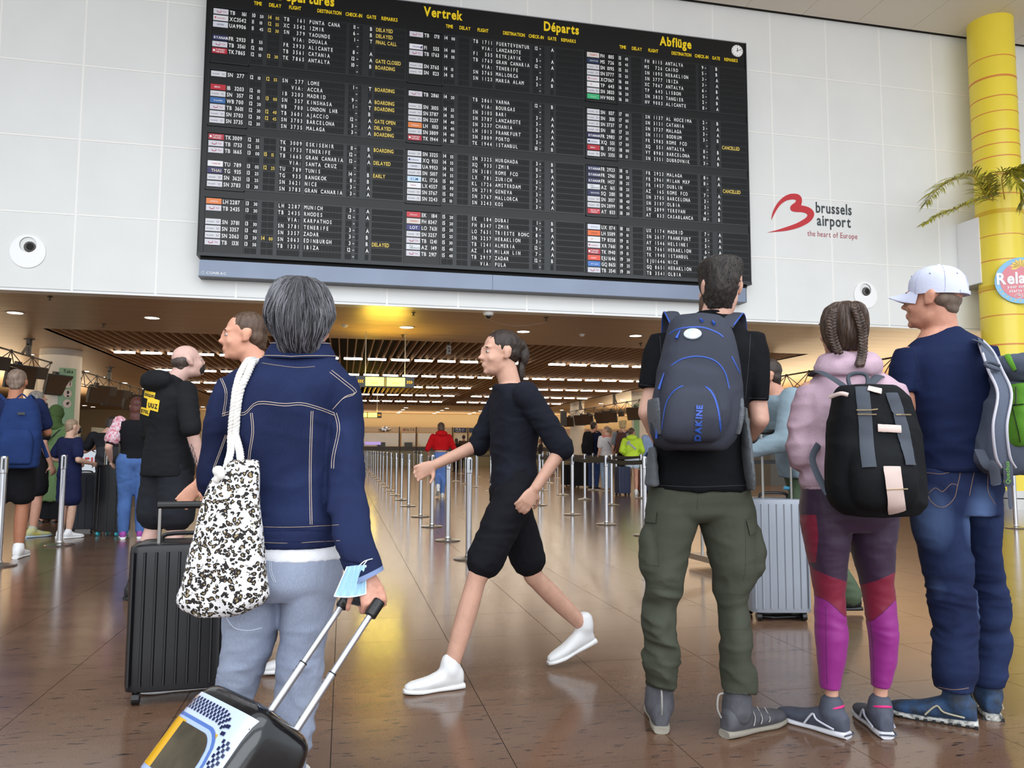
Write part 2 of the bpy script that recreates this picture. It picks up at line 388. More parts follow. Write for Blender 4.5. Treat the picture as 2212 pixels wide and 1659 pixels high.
# linear lamps in five rows across the slats
LAMP = mat('lamp_white', (255, 240, 220), 0.5, emit=9.0); LAMPH = mat('lamp_housing', (60, 55, 50), 0.5)
ORD = ['first', 'second', 'third', 'fourth', 'fifth', 'sixth', 'seventh', 'eighth', 'ninth', 'tenth', 'eleventh', 'twelfth', 'thirteenth', 'fourteenth', 'fifteenth', 'sixteenth', 'seventeenth', 'eighteenth', 'nineteenth', 'twentieth', 'twenty-first', 'twenty-second', 'twenty-third', 'twenty-fourth', 'twenty-fifth', 'twenty-sixth', 'twenty-seventh', 'twenty-eighth', 'twenty-ninth', 'thirtieth']
def dup(root, loc, label=None):
    r = root.copy(); COL.objects.link(r); r.location = tuple(loc); ORG[r.name] = np.array(loc, float)
    if label: r['label'] = label
    for ch in list(root.children):
        c = ch.copy(); COL.objects.link(c); c.parent = r
        for g2 in ch.children: d = g2.copy(); COL.objects.link(d); d.parent = c
    return r
rown = ['nearest', 'second', 'middle', 'fourth', 'farthest']
base = None
for r, y in enumerate((20.8, 25.25, 29.75, 34.3, 38.8)):
    k = 0
    for i in range(-10, 19):
        x = -0.04 + i * 0.62
        if i == 8: continue                    # the dark gap in each row
        if x < BX0 + 0.1 or x > BX1 - 0.6: continue
        lab = 'white %s ceiling tube from the left in the %s row across the slats' % (ORD[k] if k < 30 else 'last', rown[r]); k += 1
        if base is None:
            base = thing('tube_lamp', (x, y, H), lab, 'lamp', 'ceiling tubes across the slats')
            mk('lamp_housing', G().box(x - .01, x + .49, y - .045, y + .045, H + .012, H + .05).get(), LAMPH, parent=base)
            mk('diffuser', G().box(x, x + .475, y - .035, y + .035, H - .034, H + .012).get(), LAMP, parent=base)
        else: dup(base, (x, y, H), lab)
# downlights in the planks
dl = None
def downlight(x, y, lab, grp):
    global dl
    if dl is None:
        dl = thing('downlight', (x, y, H), lab, 'lamp', grp)
        mk('bezel', G().lathe((x, y, H), [(0.15, 0.0), (0.16, -0.008), (0.125, -0.012), (0.12, 0.0)], 20).get(), mat('bezel_white', (225, 220, 210), 0.4), parent=dl)
        mk('lens', G().cyl((x, y), 0.118, H - 0.010, H - 0.004, 20).get(), mat('downlight_glow', (255, 244, 225), 0.5, emit=7.0), parent=dl)
        return dl
    o = dup(dl, (x, y, H), lab); o['group'] = grp; return o
for k, x in enumerate((-8.1, -5.75, -3.49, -1.15, 1.16, 3.51, 5.92, 8.3, 10.6, 13.0, 15.4)):
    downlight(x, 15.17, '%s round downlight from the left in the row nearest the white wall' % ORD[k], 'downlights nearest the white wall')
for c_, x in enumerate((-14.3, -7.93, 3.46, 5.82, 8.18, 10.52, 12.75)):
    nm = ['far left', 'left desk', 'first', 'second', 'third', 'fourth', 'fifth'][c_]
    ys = (44.8, 47.1, 49.3, 51.2) if c_ > 0 else (47.7, 49.2)
    for k, y in enumerate(ys): downlight(x, y, '%s lamp back from the slats in the %s line of far ceiling lamps' % (ORD[k], nm), 'far ceiling lamps')
for k, y in enumerate((21.9, 26.3, 28.4, 30.7, 33.5, 36.5)): downlight(-7.93, y, '%s downlight along the plank ceiling left of the slats' % ORD[k], 'downlights over the left desks')
for k, y in enumerate((22.0, 25.0, 28.2, 31.5, 34.8, 38.0)): downlight(12.9, y, '%s downlight along the plank ceiling right of the slats' % ORD[k], 'downlights over the right desks')
# walls of the concourse
wm = mat('far_wall_cream', (188, 166, 128), 0.5)
struct('wall_back', G().box(-24, 32, YE, YE + 0.2, 0, H + 0.9), wm)
struct('wall_left', G().box(-24.2, -24, D + 0.2, YE, 0, H + 0.9), wm); struct('wall_right', G().box(32, 32.2, D + 0.2, YE, 0, H + 0.9), wm)
# sprinklers, smoke heads, camera
def sprinkler(x, y, lab):
    t = thing('sprinkler', (x, y, H), lab, 'sprinkler', 'sprinklers in the low ceiling')
    dk = mat('sprinkler_metal', (70, 62, 54), 0.35, 0.8)
    mk('cover_plate', G().lathe((x, y, H), [(0.045, 0), (0.045, -0.006), (0.015, -0.012), (0.012, -0.05), (0.03, -0.055), (0.03, -0.06)], 12).get(), dk, parent=t)
c1_, c2_ = atz(108, 641, H), atz(224, 700, H)
for (px, py), lab in (((108, 641), 'small sprinkler on the brown ceiling above the hanging screens at far left'), ((224, 700), 'small sprinkler on the brown ceiling in front of the left slats'), ((893, 675), 'small sprinkler on the brown ceiling near the yellow glow'), ((870, 723), 'small sprinkler just before the slats above the yellow sign'), ((1180, 686), 'small sprinkler at the end of the ceiling wire beside the dome camera'), ((1384, 742), 'small sprinkler before the slats beside the backpacker in black')):
    p = atz(px, py, H); sprinkler(p[0], p[1], lab)
p = atz(1055, 673, H)
t = thing('dome_camera', (p[0], p[1], H), 'white dome security camera under the brown ceiling below the board', 'camera')
mk('housing', G().lathe(p, [(0.09, 0), (0.095, -0.04), (0.075, -0.07), (0.06, -0.075)], 20).get(), mat('cam_white', (232, 230, 226), 0.35), parent=t, smooth=True)
mk('dome', ell(p + [0, 0, -0.075], (0.055, 0.055, 0.05)), mat('smoked_dome', (25, 25, 28), 0.08, coat=1), parent=t, smooth=True)
p = atz(968, 745, H); x, y = p[0], BY0 + 0.35
t = thing('ceiling_sensor', (x, y, H - .25), 'small grey box sensor hanging at the front edge of the slats', 'sensor')
mk('housing', G().box(x - .05, x + .05, y - .04, y + .04, H - .23, H - .03).get(), mat('sensor_grey', (170, 168, 162), 0.5), parent=t)
mk('bracket', G().box(x - .015, x + .015, y - .015, y + .015, H - .03, H + .12).get(), LAMPH, parent=t)
mk('lens', G().add(*ell((x, y - .04, H - .1), (.016, .012, .016))).add(*ell((x + .01, y - .04, H - .16), (.02, .012, .02))).get(), mat('lens_black', (12, 12, 14), 0.1), parent=t)
for (px, py), lab in (((745, 702), 'small white smoke detector left of the yellow glow on the brown ceiling'), ((1070, 716), 'low white smoke detector on the brown ceiling under the dome camera'), ((1257, 722), 'round white smoke detector on the brown ceiling right of the dome camera')):
    p = atz(px, py, H); t = thing('smoke_detector', (p[0], p[1], H), lab, 'detector', 'smoke detectors in the low ceiling')
    mk('base', G().lathe(p, [(0.06, 0), (0.06, -0.015), (0.045, -0.02), (0.04, -0.045), (0.02, -0.05)], 16).get(), mat('cam_white', (232, 230, 226), 0.35), parent=t)
pts = [atz(1040, 681, H), atz(1075, 690, H), atz(1120, 695, H), atz(1178, 695, H)]; pts = [np.array([q[0], q[1], H - dz]) for q, dz in zip(pts, (.01, .06, .08, .02))]
mk('ceiling_wire', tube(cat_rom(pts, 5), 0.004, 5), mat('wire_grey', (190, 186, 178), 0.5), label='thin loose wire sagging under the ceiling beside the dome camera', category='wire')
# round air nozzles in the wall
for x, lab in ((-4.78, 'white round air nozzle in the wall left of the departures board'), (9.74, 'white round air nozzle in the wall under the airport logo')):
    t = thing('air_nozzle', (x, D, 4.04), lab, 'nozzle', 'round air nozzles in the white wall')
    n = 32; g = G(); hz = 4.145; hr = 0.12; V = []
    for ring, yy in (('o', D - 0.002), ('o', D - 0.02), ('i', D - 0.02), ('i', D + 0.005)):
        for q in np.linspace(0, 2 * math.pi, n, endpoint=False):
            V.append((x + 0.25 * math.cos(q), yy, 4.04 + 0.255 * math.sin(q)) if ring == 'o' else (x + hr * math.cos(q), yy, hz + hr * math.sin(q)))
    F = [(k * n + i, k * n + (i + 1) % n, (k + 1) * n + (i + 1) % n, (k + 1) * n + i) for k in range(3) for i in range(n)]
    mk('flange', (V, F[:2 * n]), mat('nozzle_white', (250, 250, 250), 0.3), parent=t)
    mk('throat', (V[2 * n:], [(i, (i + 1) % n, n + (i + 1) % n, n + i) for i in range(n)]), mat('throat_grey', (120, 118, 112), 0.6), parent=t)
    mk('nozzle_eye', G().add(*ell((x + .02, D - 0.005, hz - .03), (.085, .03, .085))).get(), mat('eye_grey', (96, 94, 90), 0.5), parent=t, smooth=True)
    mk('bore', G().add(*ell((x + .03, D - 0.028, hz - .03), (.055, .012, .055))).get(), mat('bore_black', (26, 25, 24), 0.8), parent=t)
# airport logo on the wall
t = thing('wall_logo', (8.7, D - .02, 5.1), 'red swoosh logo with dark letters on the white wall', 'sign')
def WQ(x, y): q = aty(1640 + x / 8.508, 400 + y / 8.508, D); return q[0], q[2]
outer = [(145, 872), (300, 858), (500, 838), (700, 790), (860, 718), (960, 640), (1003, 550), (985, 475), (920, 418), (840, 388), (765, 374), (780, 300), (770, 230), (725, 180), (660, 160), (560, 165), (450, 215), (350, 310), (285, 410), (240, 520), (220, 640)]
inner = [(220, 640), (255, 570), (320, 450), (400, 350), (500, 285), (600, 264), (660, 270), (675, 292), (650, 325), (600, 360), (572, 400), (575, 450), (615, 483), (690, 494), (780, 498), (850, 515), (885, 550), (860, 595), (780, 650), (650, 715), (450, 785), (290, 835), (145, 872)]
def cr2(p, k): return [tuple(q) for q in cat_rom(p, k)]
i1 = 10
poly = cr2(outer[:i1 + 1], 4) + cr2(outer[i1:], 4)[1:] + cr2(inner, 4)[1:-1]
mk('swoosh', slab([WQ(*p) for p in poly], D - 0.012, D - 0.002), mat('logo_red', (200, 36, 44), 0.4), parent=t)
g = G(); F3 = lambda px, py: np.array([WQ(px, py)[0], D - 0.006, WQ(px, py)[1]])
text_g(g, 'brussels', F3(1040, 500), X1, Z1, 0.215, 0.02, 0.74, gap=0.10)
text_g(g, 'airport', F3(1060, 735), X1, Z1, 0.215, 0.02, 0.76, gap=0.10)
mk('lettering', g.get(), mat('logo_dark', (60, 66, 70), 0.5), parent=t)
xo = 0
for w_ in ('the', 'heart', 'of', 'Europe'):
    g = G(); xo += text_g(g, w_, F3(885, 930) + X1 * xo, X1, Z1, 0.112, 0.0, 0.80, gap=0.12) + 0.035
    mk('tagline_word', g.get(), mat('logo_tag', (178, 80, 92), 0.5), parent=t)
# ------------------------------------------------------------------ columns
YEL = mat('yellow_vinyl', (246, 222, 70), 0.28, noise=0.03, nscale=2); ORN = mat('orange_line', (222, 140, 62), 0.4)
cx, cy, cr_ = 12.28, 12.33, 0.40
t = thing('yellow_column', (cx, cy, 0), 'tall round column wrapped in glossy yellow with orange rings', 'column')
mk('shaft', G().cyl((cx, cy), cr_, 0.34, HC + .05, 48).get(), YEL, parent=t, smooth=True)
mk('steel_base', G().cyl((cx, cy), cr_ + .004, 0.0, 0.19, 48).cyl((cx, cy), cr_ + .004, 0.21, 0.34, 48).get(), mat('brushed_steel', (170, 168, 165), 0.25, 0.95), parent=t, smooth=True)
mk('black_joint', G().cyl((cx, cy), cr_ + .001, 0.185, 0.215, 48).get(), mat('joint_black', (20, 20, 20), 0.5), parent=t, smooth=True)
def ringz(py): return aty(2085 + (py - 60) * 0.055, py, cy - 0.25)[2]
for k, (py, th) in enumerate(((116, .018), (160, .04), (203, .022), (236, .018), (277, .026), (306, .02), (333, .022), (373, .022), (415, .022), (503, .016), (557, .02), (621, .015), (678, .02), (742, .03), (800, .02), (870, .02), (1010, .05))):
    z = ringz(py)
    mk('orange_ring', G().lathe((cx, cy, z), [(cr_, -th / 2), (cr_ + .003, -th / 2), (cr_ + .003, th / 2), (cr_, th / 2)], 48).get(), ORN, parent=t, smooth=True)
for py in (452, 615): z = ringz(py); mk('cord_band', G().lathe((cx, cy, z), [(cr_, -.04), (cr_ + .006, -.04), (cr_ + .006, .04), (cr_, .04)], 48).get(), mat('band_gold', (226, 186, 30), 0.4), parent=t, smooth=True)
# palm fronds tied round the column
PALM = mat('palm_yellowgreen', (188, 178, 50), 0.5, noise=0.35, nscale=18, rgb2=(112, 120, 44))
def frond(pts3, lab, ln, droop=-1, side=(1, -1)):
    pts3 = np.array(pts3); path = cat_rom(pts3, 8)
    t = thing('palm_frond', path[0], lab, 'frond', 'palm fronds round the yellow column')
    mk('stem', tube(path, np.linspace(0.012, 0.003, len(path)), 6), mat('palm_stem', (196, 160, 40), 0.5), parent=t)
    m = len(path); lm = G(); n = int(m * 1.9); cum = np.linspace(0.12, 1, n)
    for s_ in side:
        for q in cum:
            i = min(int(q * (m - 1)), m - 2); p = path[i] + (path[i + 1] - path[i]) * (q * (m - 1) - i); tn = nrm(path[i + 1] - path[i])
            sd = nrm(np.cross(tn, UP)) * s_; L_ = ln * (0.55 + 0.9 * math.sin(math.pi * min(1, q * 0.85 + .1))) * random.uniform(.8, 1.15)
            d = nrm(tn * 0.75 + sd * 0.75 + UP * random.uniform(-.25, .35)); a = p; b2 = p + d * L_ * .55; c = p + d * L_ + UP * droop * L_ * .22
            wv = nrm(np.cross(d, UP)) * .011 + UP * .006; lm.add([a - wv * .4, a + wv * .4, b2 + wv, b2 - wv, c, a + UP * .004, b2 + UP * .008], [(0, 1, 2, 3), (3, 2, 4), (0, 3, 6, 5), (1, 5, 6, 2), (3, 4, 6), (2, 6, 4)])
    o = mk('leaflets', lm.get(), PALM, parent=t); o['kind'] = 'stuff'
def FP(px, py, y): return aty(px, py, y)
zt = aty(2150, 430, 12.0)[2]
frond([FP(2146, 432, 11.92), FP(2130, 425, 11.7), FP(2100, 380, 11.55), FP(2050, 393, 11.45), FP(2020, 415, 11.4), FP(2000, 440, 11.4)], 'longest palm frond arching left from the yellow column', .26)
frond([FP(2146, 434, 11.9), FP(2120, 428, 11.6), FP(2090, 440, 11.45), FP(2050, 455, 11.4), FP(2018, 470, 11.35), FP(1992, 486, 11.35)], 'lower palm frond drooping left below the longest frond', .15)
frond([FP(2146, 432, 11.9), FP(2140, 415, 11.6), FP(2133, 395, 11.4), FP(2130, 380, 11.2)], 'short upright palm frond in the middle of the yellow column', .22, side=(1, -1))
frond([FP(2170, 430, 11.9), FP(2165, 380, 11.6), FP(2190, 372, 11.4), FP(2212, 365, 11.3), FP(2240, 372, 11.2)], 'palm frond rising right from the yellow column', .26)
frond([FP(2150, 372, 11.6), FP(2180, 372, 11.4), FP(2196, 395, 11.25), FP(2208, 420, 11.2), FP(2212, 440, 11.2)], 'palm frond hanging down over the right edge of the column', .24)
# round RELAX sign on the column
nd = nrm(np.array([-0.52, -0.85, 0])); sx = nrm(np.cross(UP, nd)) * 1; sx = -sx if sx[0] < 0 else sx
sc_ = np.array([cx, cy, 0]) + nd * (cr_ + 0.02); q = P(2206, 606, 10.0); 
dd = ray(2206, 606); pl = (sc_ - CAM) @ nd / (dd @ nd); c0 = CAM + dd * pl
t = thing('round_sign', c0, 'round pink and blue holiday sign on the yellow column', 'sign')
def disc(c, r, y0, y1, m_, name, n=48, e=1.0):
    a = np.linspace(0, 2 * math.pi, n, endpoint=False); V = []
    for yy in (y0, y1): V += [c + sx * r * math.cos(k) + UP * r * e * math.sin(k) + nd * yy for k in a]
    F = [tuple(range(n)), tuple(range(2 * n - 1, n - 1, -1))] + [(i, (i + 1) % n, n + (i + 1) % n, n + i) for i in range(n)]
    return mk(name, (V, F), m_, parent=t)
SR = 0.62
RR = abs((CAM + ray(2148, 606) * ((c0 - CAM) @ nd / (ray(2148, 606) @ nd)) - c0) @ sx)
disc(c0, RR, 0, .02, mat('sign_blue', (140, 200, 238), 0.4), 'blue_rim'); disc(c0 + UP * -.0, RR * .80, .02, .024, mat('sign_pink', (232, 140, 150), 0.4), 'pink_disc')
g = G()
for k in range(9):
    a = math.radians(200 - k * 27); dv = sx * math.cos(a) + UP * math.sin(a) * .8; b0 = c0 + UP * RR * .62 + nd * .026
    pv = nrm(np.cross(dv, nd)); L_ = RR * .42
    g.add([b0, b0 + dv * L_ * .6 + pv * .035, b0 + dv * L_, b0 + dv * L_ * .6 - pv * .035], [(0, 1, 2, 3)])
for k in range(12):
    a = math.radians(205 + k * 12); dv = sx * math.cos(a) + UP * math.sin(a); pv = nrm(np.cross(dv, nd)) * .007
    g.add([c0 + dv * RR * .84 - pv + nd * .026, c0 + dv * RR * .84 + pv + nd * .026, c0 + dv * RR * .94 + pv + nd * .026, c0 + dv * RR * .94 - pv + nd * .026], [(0, 1, 2, 3)])
mk('sun_leaves', g.get(), mat('sign_yellow', (246, 214, 110), 0.4), parent=t)
g = G(); o_ = c0 + nd * .032
text_g(g, 'Relax', o_ - sx * RR * .93 - UP * RR * .12, sx, UP, RR * .50, 0.035, 0.84, gap=.05)
text_g(g, 'your summer', o_ - sx * RR * .55 - UP * RR * .32, sx, UP, RR * .135, 0.03, 0.85)
text_g(g, 'starts here', o_ - sx * RR * .48 - UP * RR * .50, sx, UP, RR * .135, 0.03, 0.85)
text_g(g, 'brussels', o_ - sx * RR * .02 - UP * RR * .63, sx, UP, RR * .06, 0.02, 0.85); text_g(g, 'airport', o_ - sx * RR * .02 - UP * RR * .72, sx, UP, RR * .06, 0.02, 0.85)
cc = np.mean(np.array([WQ(*p) for p in poly]), 0)
Vp, Fp = slab([WQ(*p) for p in poly], 0, .001); Vp = np.array(Vp); g.add(o_ - sx * RR * .16 - UP * RR * .68 + np.outer((Vp[:, 0] - cc[0]) * .16, sx) + np.outer((Vp[:, 2] - cc[1]) * .16, UP), Fp)
mk('lettering', g.get(), mat('sign_white', (250, 250, 250), 0.4), parent=t)
# white cabinet behind the column
q1, q2 = aty(2064, 560, D), aty(2064, 624, D)
t = thing('wall_cabinet', (12.4, 12.7, 4.28), 'plain white box cabinet on the wall behind the yellow column', 'cabinet')
mk('cabinet_body', G().box(11.86, 13.6, D - .55, D - .005, 4.28, 5.56).get(), mat('cab_white', (250, 250, 250), 0.4), parent=t)
mk('bottom_edge', G().box(11.85, 13.61, D - .56, D - .005, 4.265, 4.28).get(), mat('cab_edge', (170, 170, 168), 0.5), parent=t)
# ================================================================== DEPARTURES BOARD
YB = 12.65; BL, BR, BB, BT = -2.29, 7.15, 4.05, 8.62
blk = mat('board_black', (17, 18, 19), 0.36, spec=.35); blk2 = mat('board_frame', (38, 41, 44), 0.38, spec=.4); flapm = mat('flap_black', (15, 16, 17), 0.5, spec=.3)
board = thing('departures_board', ((BL + BR) / 2, YB + .15, BB), 'huge black split-flap departures board on the white wall', 'board')
mk('case', G().box(BL, BR, YB, D - .03, BB, BT).get(), blk, parent=board)
mk('silver_trim', G().box(BL - .012, BR + .012, YB - .005, D - .03, BT, BT + .015).get(), mat('trim_alu', (190, 190, 200), 0.3, .8), parent=board)
g = G().box(BL - .012, BL, YB - .02, D - .05, BB, BT).box(BR, BR + .02, YB - .02, D - .05, BB, BT).box(BL - .012, BR + .02, YB - .03, YB, BB, BB + .05)
mk('outer_frame', g.get(), blk2, parent=board)
mk('lower_panel', G().box(-2.27, 2.4, YB + .05, D - .01, 3.745, 4.0).box(2.405, 7.09, YB + .05, D - .01, 3.745, 4.0).get(), mat('panel_bluegrey', (112, 122, 140), 0.32, .35, noise=.08, nscale=1.2), parent=board)
mk('lower_panel_edge', G().box(-2.28, 7.1, YB + .045, D - .01, 3.735, 3.745).box(7.09, 7.1, YB + .045, D - .01, 3.745, 4.02).get(), mat('edge_dark', (80, 84, 92), 0.4), parent=board)
mk('under_gap', G().box(BL + .03, BR - .03, YB + .06, D - .02, 4.0, BB).get(), mat('gap2', (10, 10, 11), 0.8), parent=board)
g = G(); text_g(g, 'CONRAC', (-2.16, YB + .045, 3.775), X1, Z1, .042, 0.02, 1.1); g.box(-2.235, -2.18, YB + .044, YB + .046, 3.772, 3.777).box(-2.235, -2.18, YB + .044, YB + .046, 3.815, 3.82).box(-2.235, -2.23, YB + .044, YB + .046, 3.772, 3.82).box(-2.215, -2.19, YB + .044, YB + .046, 3.795, 3.8)
mk('maker_lettering', g.get(), mat('letter_white', (235, 238, 240), 0.5), parent=board)
WHT = mat('flap_white', (240, 240, 238), 0.5); YLW = mat('flap_yellow', (236, 206, 92), 0.5); YLH = mat('header_yellow', (250, 214, 20), 0.45)
CH = 0.066; PT = 0.0503
blkZ = [8.02, 6.98, 5.945, 4.90]; RP = 0.1093
secX = [-2.18, 0.95, 4.08]
E_ = None
R = {  # section -> block -> rows: (logo, code, number, hh, mm, delay, flight text, check-in, gate, remark)
 0: [[('tui','TB','161','10','50','14 05','TB  161 PUNTA CANA','11','B','DELAYED'),('cor','XC','3542','11','10','12 55','XC 3542 IZMIR','6','B','DELAYED'),('uni','UA','9906','11','45','12 30','SN  379 YAOUNDE','1','T','FINAL CALL'),(E_,'','','','','','   VIA: DOUALA','','',''),('rya','FR','2933','11','55','','FR 2933 ALICANTE','8','A',''),('tui','TB','3561','12','00','','TB 3561 CATANIA','12','A','GATE CLOSED'),('tur','TK','7865','12','10','12 30','TK 7865 ANTALYA','10','B','BOARDING'),(E_,'','','','','','','','','')],
     [('bru','SN','277','12','10','12 55','SN  277 LOME','1','T','BOARDING'),(E_,'','','','','','   VIA: ACCRA','','',''),('ibe','IB','3203','12','10','','IB 3203 MADRID','9','A','BOARDING'),('bru','SN','357','12','15','13 00','SN  357 KINSHASA','1','T','BOARDING'),('rwa','WB','700','12','20','','WB  700 LONDON LHR','','B',''),('tui','TB','3601','12','30','12 40','TB 3601 AJACCIO','12','A','GATE OPEN'),('bru','SN','3703','12','30','12 45','SN 3703 BARCELONA','3','A','DELAYED'),('bru','SN','3735','12','30','','SN 3735 MALAGA','3','A','BOARDING')],
     [('tur','TK','3009','12','35','','TK 3009 ESKISEHIR','11','B','BOARDING'),('tui','TB','1753','12','55','','TB 1753 TENERIFE','12','A',''),('tui','TB','1665','13','00','15 15','TB 1665 GRAN CANARIA','12','A','DELAYED'),(E_,'','','','','','   VIA: SANTA CRUZ','','',''),('tun','TU','789','13','05','12 25','TU  789 TUNIS','14','B','EARLY'),('tha','TG','935','13','25','','TG  935 BANGKOK','8','B',''),('bru','SN','3621','13','25','','SN 3621 NICE','3','A',''),('bru','SN','3783','13','30','','SN 3783 GRAN CANARIA','3','A','')],
     [('luf','LH','2287','13','30','','LH 2287 MUNICH','3','A',''),('tui','TB','2435','13','30','','TB 2435 RHODES','12','A',''),(E_,'','','','','','   VIA: KARPATHOS','','',''),('bru','SN','3781','13','30','','SN 3781 TENERIFE','3','A',''),('bru','SN','3357','13','40','','SN 3357 ZADAR','3','B',''),('bru','SN','2063','13','50','14 00','SN 2063 EDINBURGH','3','B','DELAYED'),('tui','TB','1331','13','50','','TB 1331 IBIZA','12','A',''),(E_,'','','','','','','','','')]],
 1: [[('tui','TB','1711','14','00','','TB 1711 FUERTEVENTUR','12','A',''),(E_,'','','','','','   VIA: LANZAROTE','','',''),('ice','FI','555','14','00','','FI  555 REYKJAVIK','5','A',''),('tui','TB','1763','14','05','','TB 1763 GRAN CANARIA','12','A',''),(E_,'','','','','','   VIA: TENERIFE','','',''),('bru','SN','3765','14','15','','SN 3765 MALLORCA','3','A',''),('bru','SN','1123','14','15','','SN 1123 MARSA ALAM','3','B',''),(E_,'','','','','','','','','')],
     [('tui','TB','2861','14','20','','TB 2861 VARNA','12','B',''),(E_,'','','','','','   VIA: BOURGAS','','',''),('bru','SN','3105','14','25','','SN 3105 BARI','3','A',''),('bru','SN','3787','14','35','','SN 3787 LANZAROTE','3','A',''),('bru','SN','3237','14','40','','SN 3237 CHANIA','3','A',''),('luf','LH','1013','14','40','','LH 1013 FRANKFURT','3','A',''),('bru','SN','3809','14','40','','SN 3809 PORTO','3','A',''),('tur','TK','1944','14','50','','TK 1944 ISTANBUL','10','B','')],
     [('bru','SN','3325','14','55','','SN 3325 HURGHADA','3','B',''),('sun','XQ','933','14','55','','XQ  933 IZMIR','11','B',''),('uni','UA','9953','14','55','','SN 3181 ROME FCO','3','A',''),('bru','SN','5107','14','55','','LX  781 ZURICH','3','A',''),('klm','KL','1726','15','00','','KL 1726 AMSTERDAM','7','A',''),('swi','LX','4557','15','00','','SN 2719 GENEVA','3','A',''),('bru','SN','3767','15','00','','SN 3767 MALLORCA','3','A',''),('bru','SN','3243','15','10','','SN 3243 KOS','3','A','')],
     [('emi','EK','184','15','20','','EK  184 DUBAI','1','B',''),('fre','FH','8347','15','20','','FH 8347 IZMIR','9','B',''),('lot','LO','7631','15','20','','LO 7631 TRIESTE RONC','8','A',''),('bru','SN','3257','15','25','','SN 3257 HERAKLION','3','A',''),('tui','TB','1241','15','30','','TB 1241 ALMERIA','12','A',''),('ita','AZ','149','15','40','','AZ  149 MILAN LIN','7','A',''),('tui','TB','2917','15','40','','TB 2917 ZADAR','12','B',''),(E_,'','','','','','   VIA: PULA','','','')]],
 2: [[('fre','FH','8115','15','45','','FH 8115 ANTALYA','9','B',''),('egy','MS','726','15','45','','MS  726 CAIRO','5','B',''),('bru','SN','1095','15','55','','SN 1095 HERAKLION','3','A',''),('bru','SN','3777','15','55','','SN 3777 IBIZA','3','A',''),('cor','XC','7067','16','00','','XC 7067 ANTALYA','6','B',''),('tap','TP','643','16','00','','TP  643 LISBON','5','A',''),('bru','SN','3833','16','20','','SN 3833 TANGIER','2','B',''),('tra','HV','9003','16','30','','HV 9003 ALICANTE','11','A','')],
     [('bru','SN','1137','17','00','','SN 1137 AL HOCEIMA','2','B',''),('bru','SN','3131','17','05','','SN 3131 CATANIA','3','A',''),('bru','SN','3737','17','15','','SN 3737 MALAGA','3','A',''),('bru','SN','1111','17','25','','SN 1111 BODRUM','3','B',''),('rya','FR','2983','17','35','','FR 2983 ROME FCO','','','CANCELLED'),('sun','XQ','551','17','50','','XQ  551 ANTALYA','11','B',''),('ibe','IB','5921','18','00','','VY 8983 BARCELONA','9','A',''),('bru','SN','3351','18','15','','SN 3351 DUBROVNIK','3','B','')],
     [('rya','FR','2923','18','15','','FR 2923 MALAGA','8','A',''),('rya','FR','2961','18','20','','FR 2961 MILAN MXP','8','A',''),('rya','FR','1457','18','25','','FR 1457 DUBLIN','','','CANCELLED'),('ita','AZ','165','18','25','','AZ  165 ROME FCO','7','A',''),('sia','SQ','2811','18','30','','SN 3705 BARCELONA','3','A',''),('bru','SN','3107','18','40','','SN 3107 OLBIA','3','A',''),('bru','SN','2899','18','45','','SN 2899 YEREVAN','4','B',''),('roy','AT','833','18','50','','AT  833 CASABLANCA','10','B','')],
     [('air','UX','1174','18','55','','UX 1174 MADRID','7','A',''),('lu2','LH','5589','19','10','','SN 2617 FRANKFURT','3','A',''),('tap','TP','8358','19','15','','AY 1546 HELSINKI','5','A',''),('cor','XR','7661','19','15','','XR 7661 HERAKLION','6','A',''),('tur','TK','1940','19','15','','TK 1940 ISTANBUL','10','B',''),('eas','EJU','1646','19','20','','EJU1646 NICE','','',''),('sky','GQ','8651','19','25','','GQ 8651 HERAKLION','','',''),('tui','TB','3541','19','30','','TB 3541 OLBIA','','','')]]}
LG = {'tui': ((214, 212, 220), 'TUI', (190, 60, 80)), 'cor': ((225, 225, 228), 'corendon', (200, 30, 50)), 'uni': ((215, 218, 226), 'UNITED', (60, 70, 110)), 'rya': ((26, 32, 82), 'RYANAIR', (240, 240, 240)), 'tur': ((184, 40, 58), 'TURKISH|AIRLINES', (245, 235, 235)), 'bru': ((216, 216, 220), 'brussels', (120, 120, 140)), 'ibe': ((190, 28, 48), 'IBERIA', (245, 240, 240)), 'rwa': ((44, 104, 168), 'RwandAir', (240, 240, 240)), 'tun': ((238, 238, 240), 'TUNISAIR', (200, 50, 60)), 'tha': ((44, 36, 96), 'THAI', (236, 224, 190)), 'luf': ((232, 130, 60), 'Lufthansa', (250, 245, 240)), 'lu2': ((236, 110, 50), 'Lufthansa', (120, 50, 30)), 'ice': ((238, 238, 244), 'ICELANDAIR', (60, 60, 110)), 'sun': ((224, 228, 236), 'SunExpress', (60, 60, 120)), 'klm': ((206, 230, 246), 'KLM', (40, 120, 190)), 'swi': ((244, 244, 246), 'SWISS', (180, 60, 60)), 'emi': ((206, 50, 62), 'Emirates', (250, 240, 240)), 'fre': ((220, 212, 206), 'FREEBIRD', (214, 90, 50)), 'lot': ((52, 52, 120), 'LOT', (245, 245, 250)), 'ita': ((226, 230, 234), 'ITA|AIRWAYS', (70, 76, 84)), 'egy': ((30, 50, 84), 'EGYPTAIR', (230, 232, 236)), 'tap': ((236, 236, 236), 'TP', (200, 40, 40)), 'tra': ((60, 184, 122), 'transavia', (190, 230, 205)), 'sia': ((24, 30, 84), 'SINGAPORE', (240, 240, 240)), 'roy': ((202, 34, 56), 'ROYAL AIR|MAROC', (250, 235, 235)), 'air': ((226, 230, 240), 'AirEuropa', (130, 140, 170)), 'eas': ((236, 84, 60), 'easyJet', (250, 250, 250)), 'sky': ((62, 120, 200), 'SKY express', (240, 244, 250))}
yt = YB - 0.010
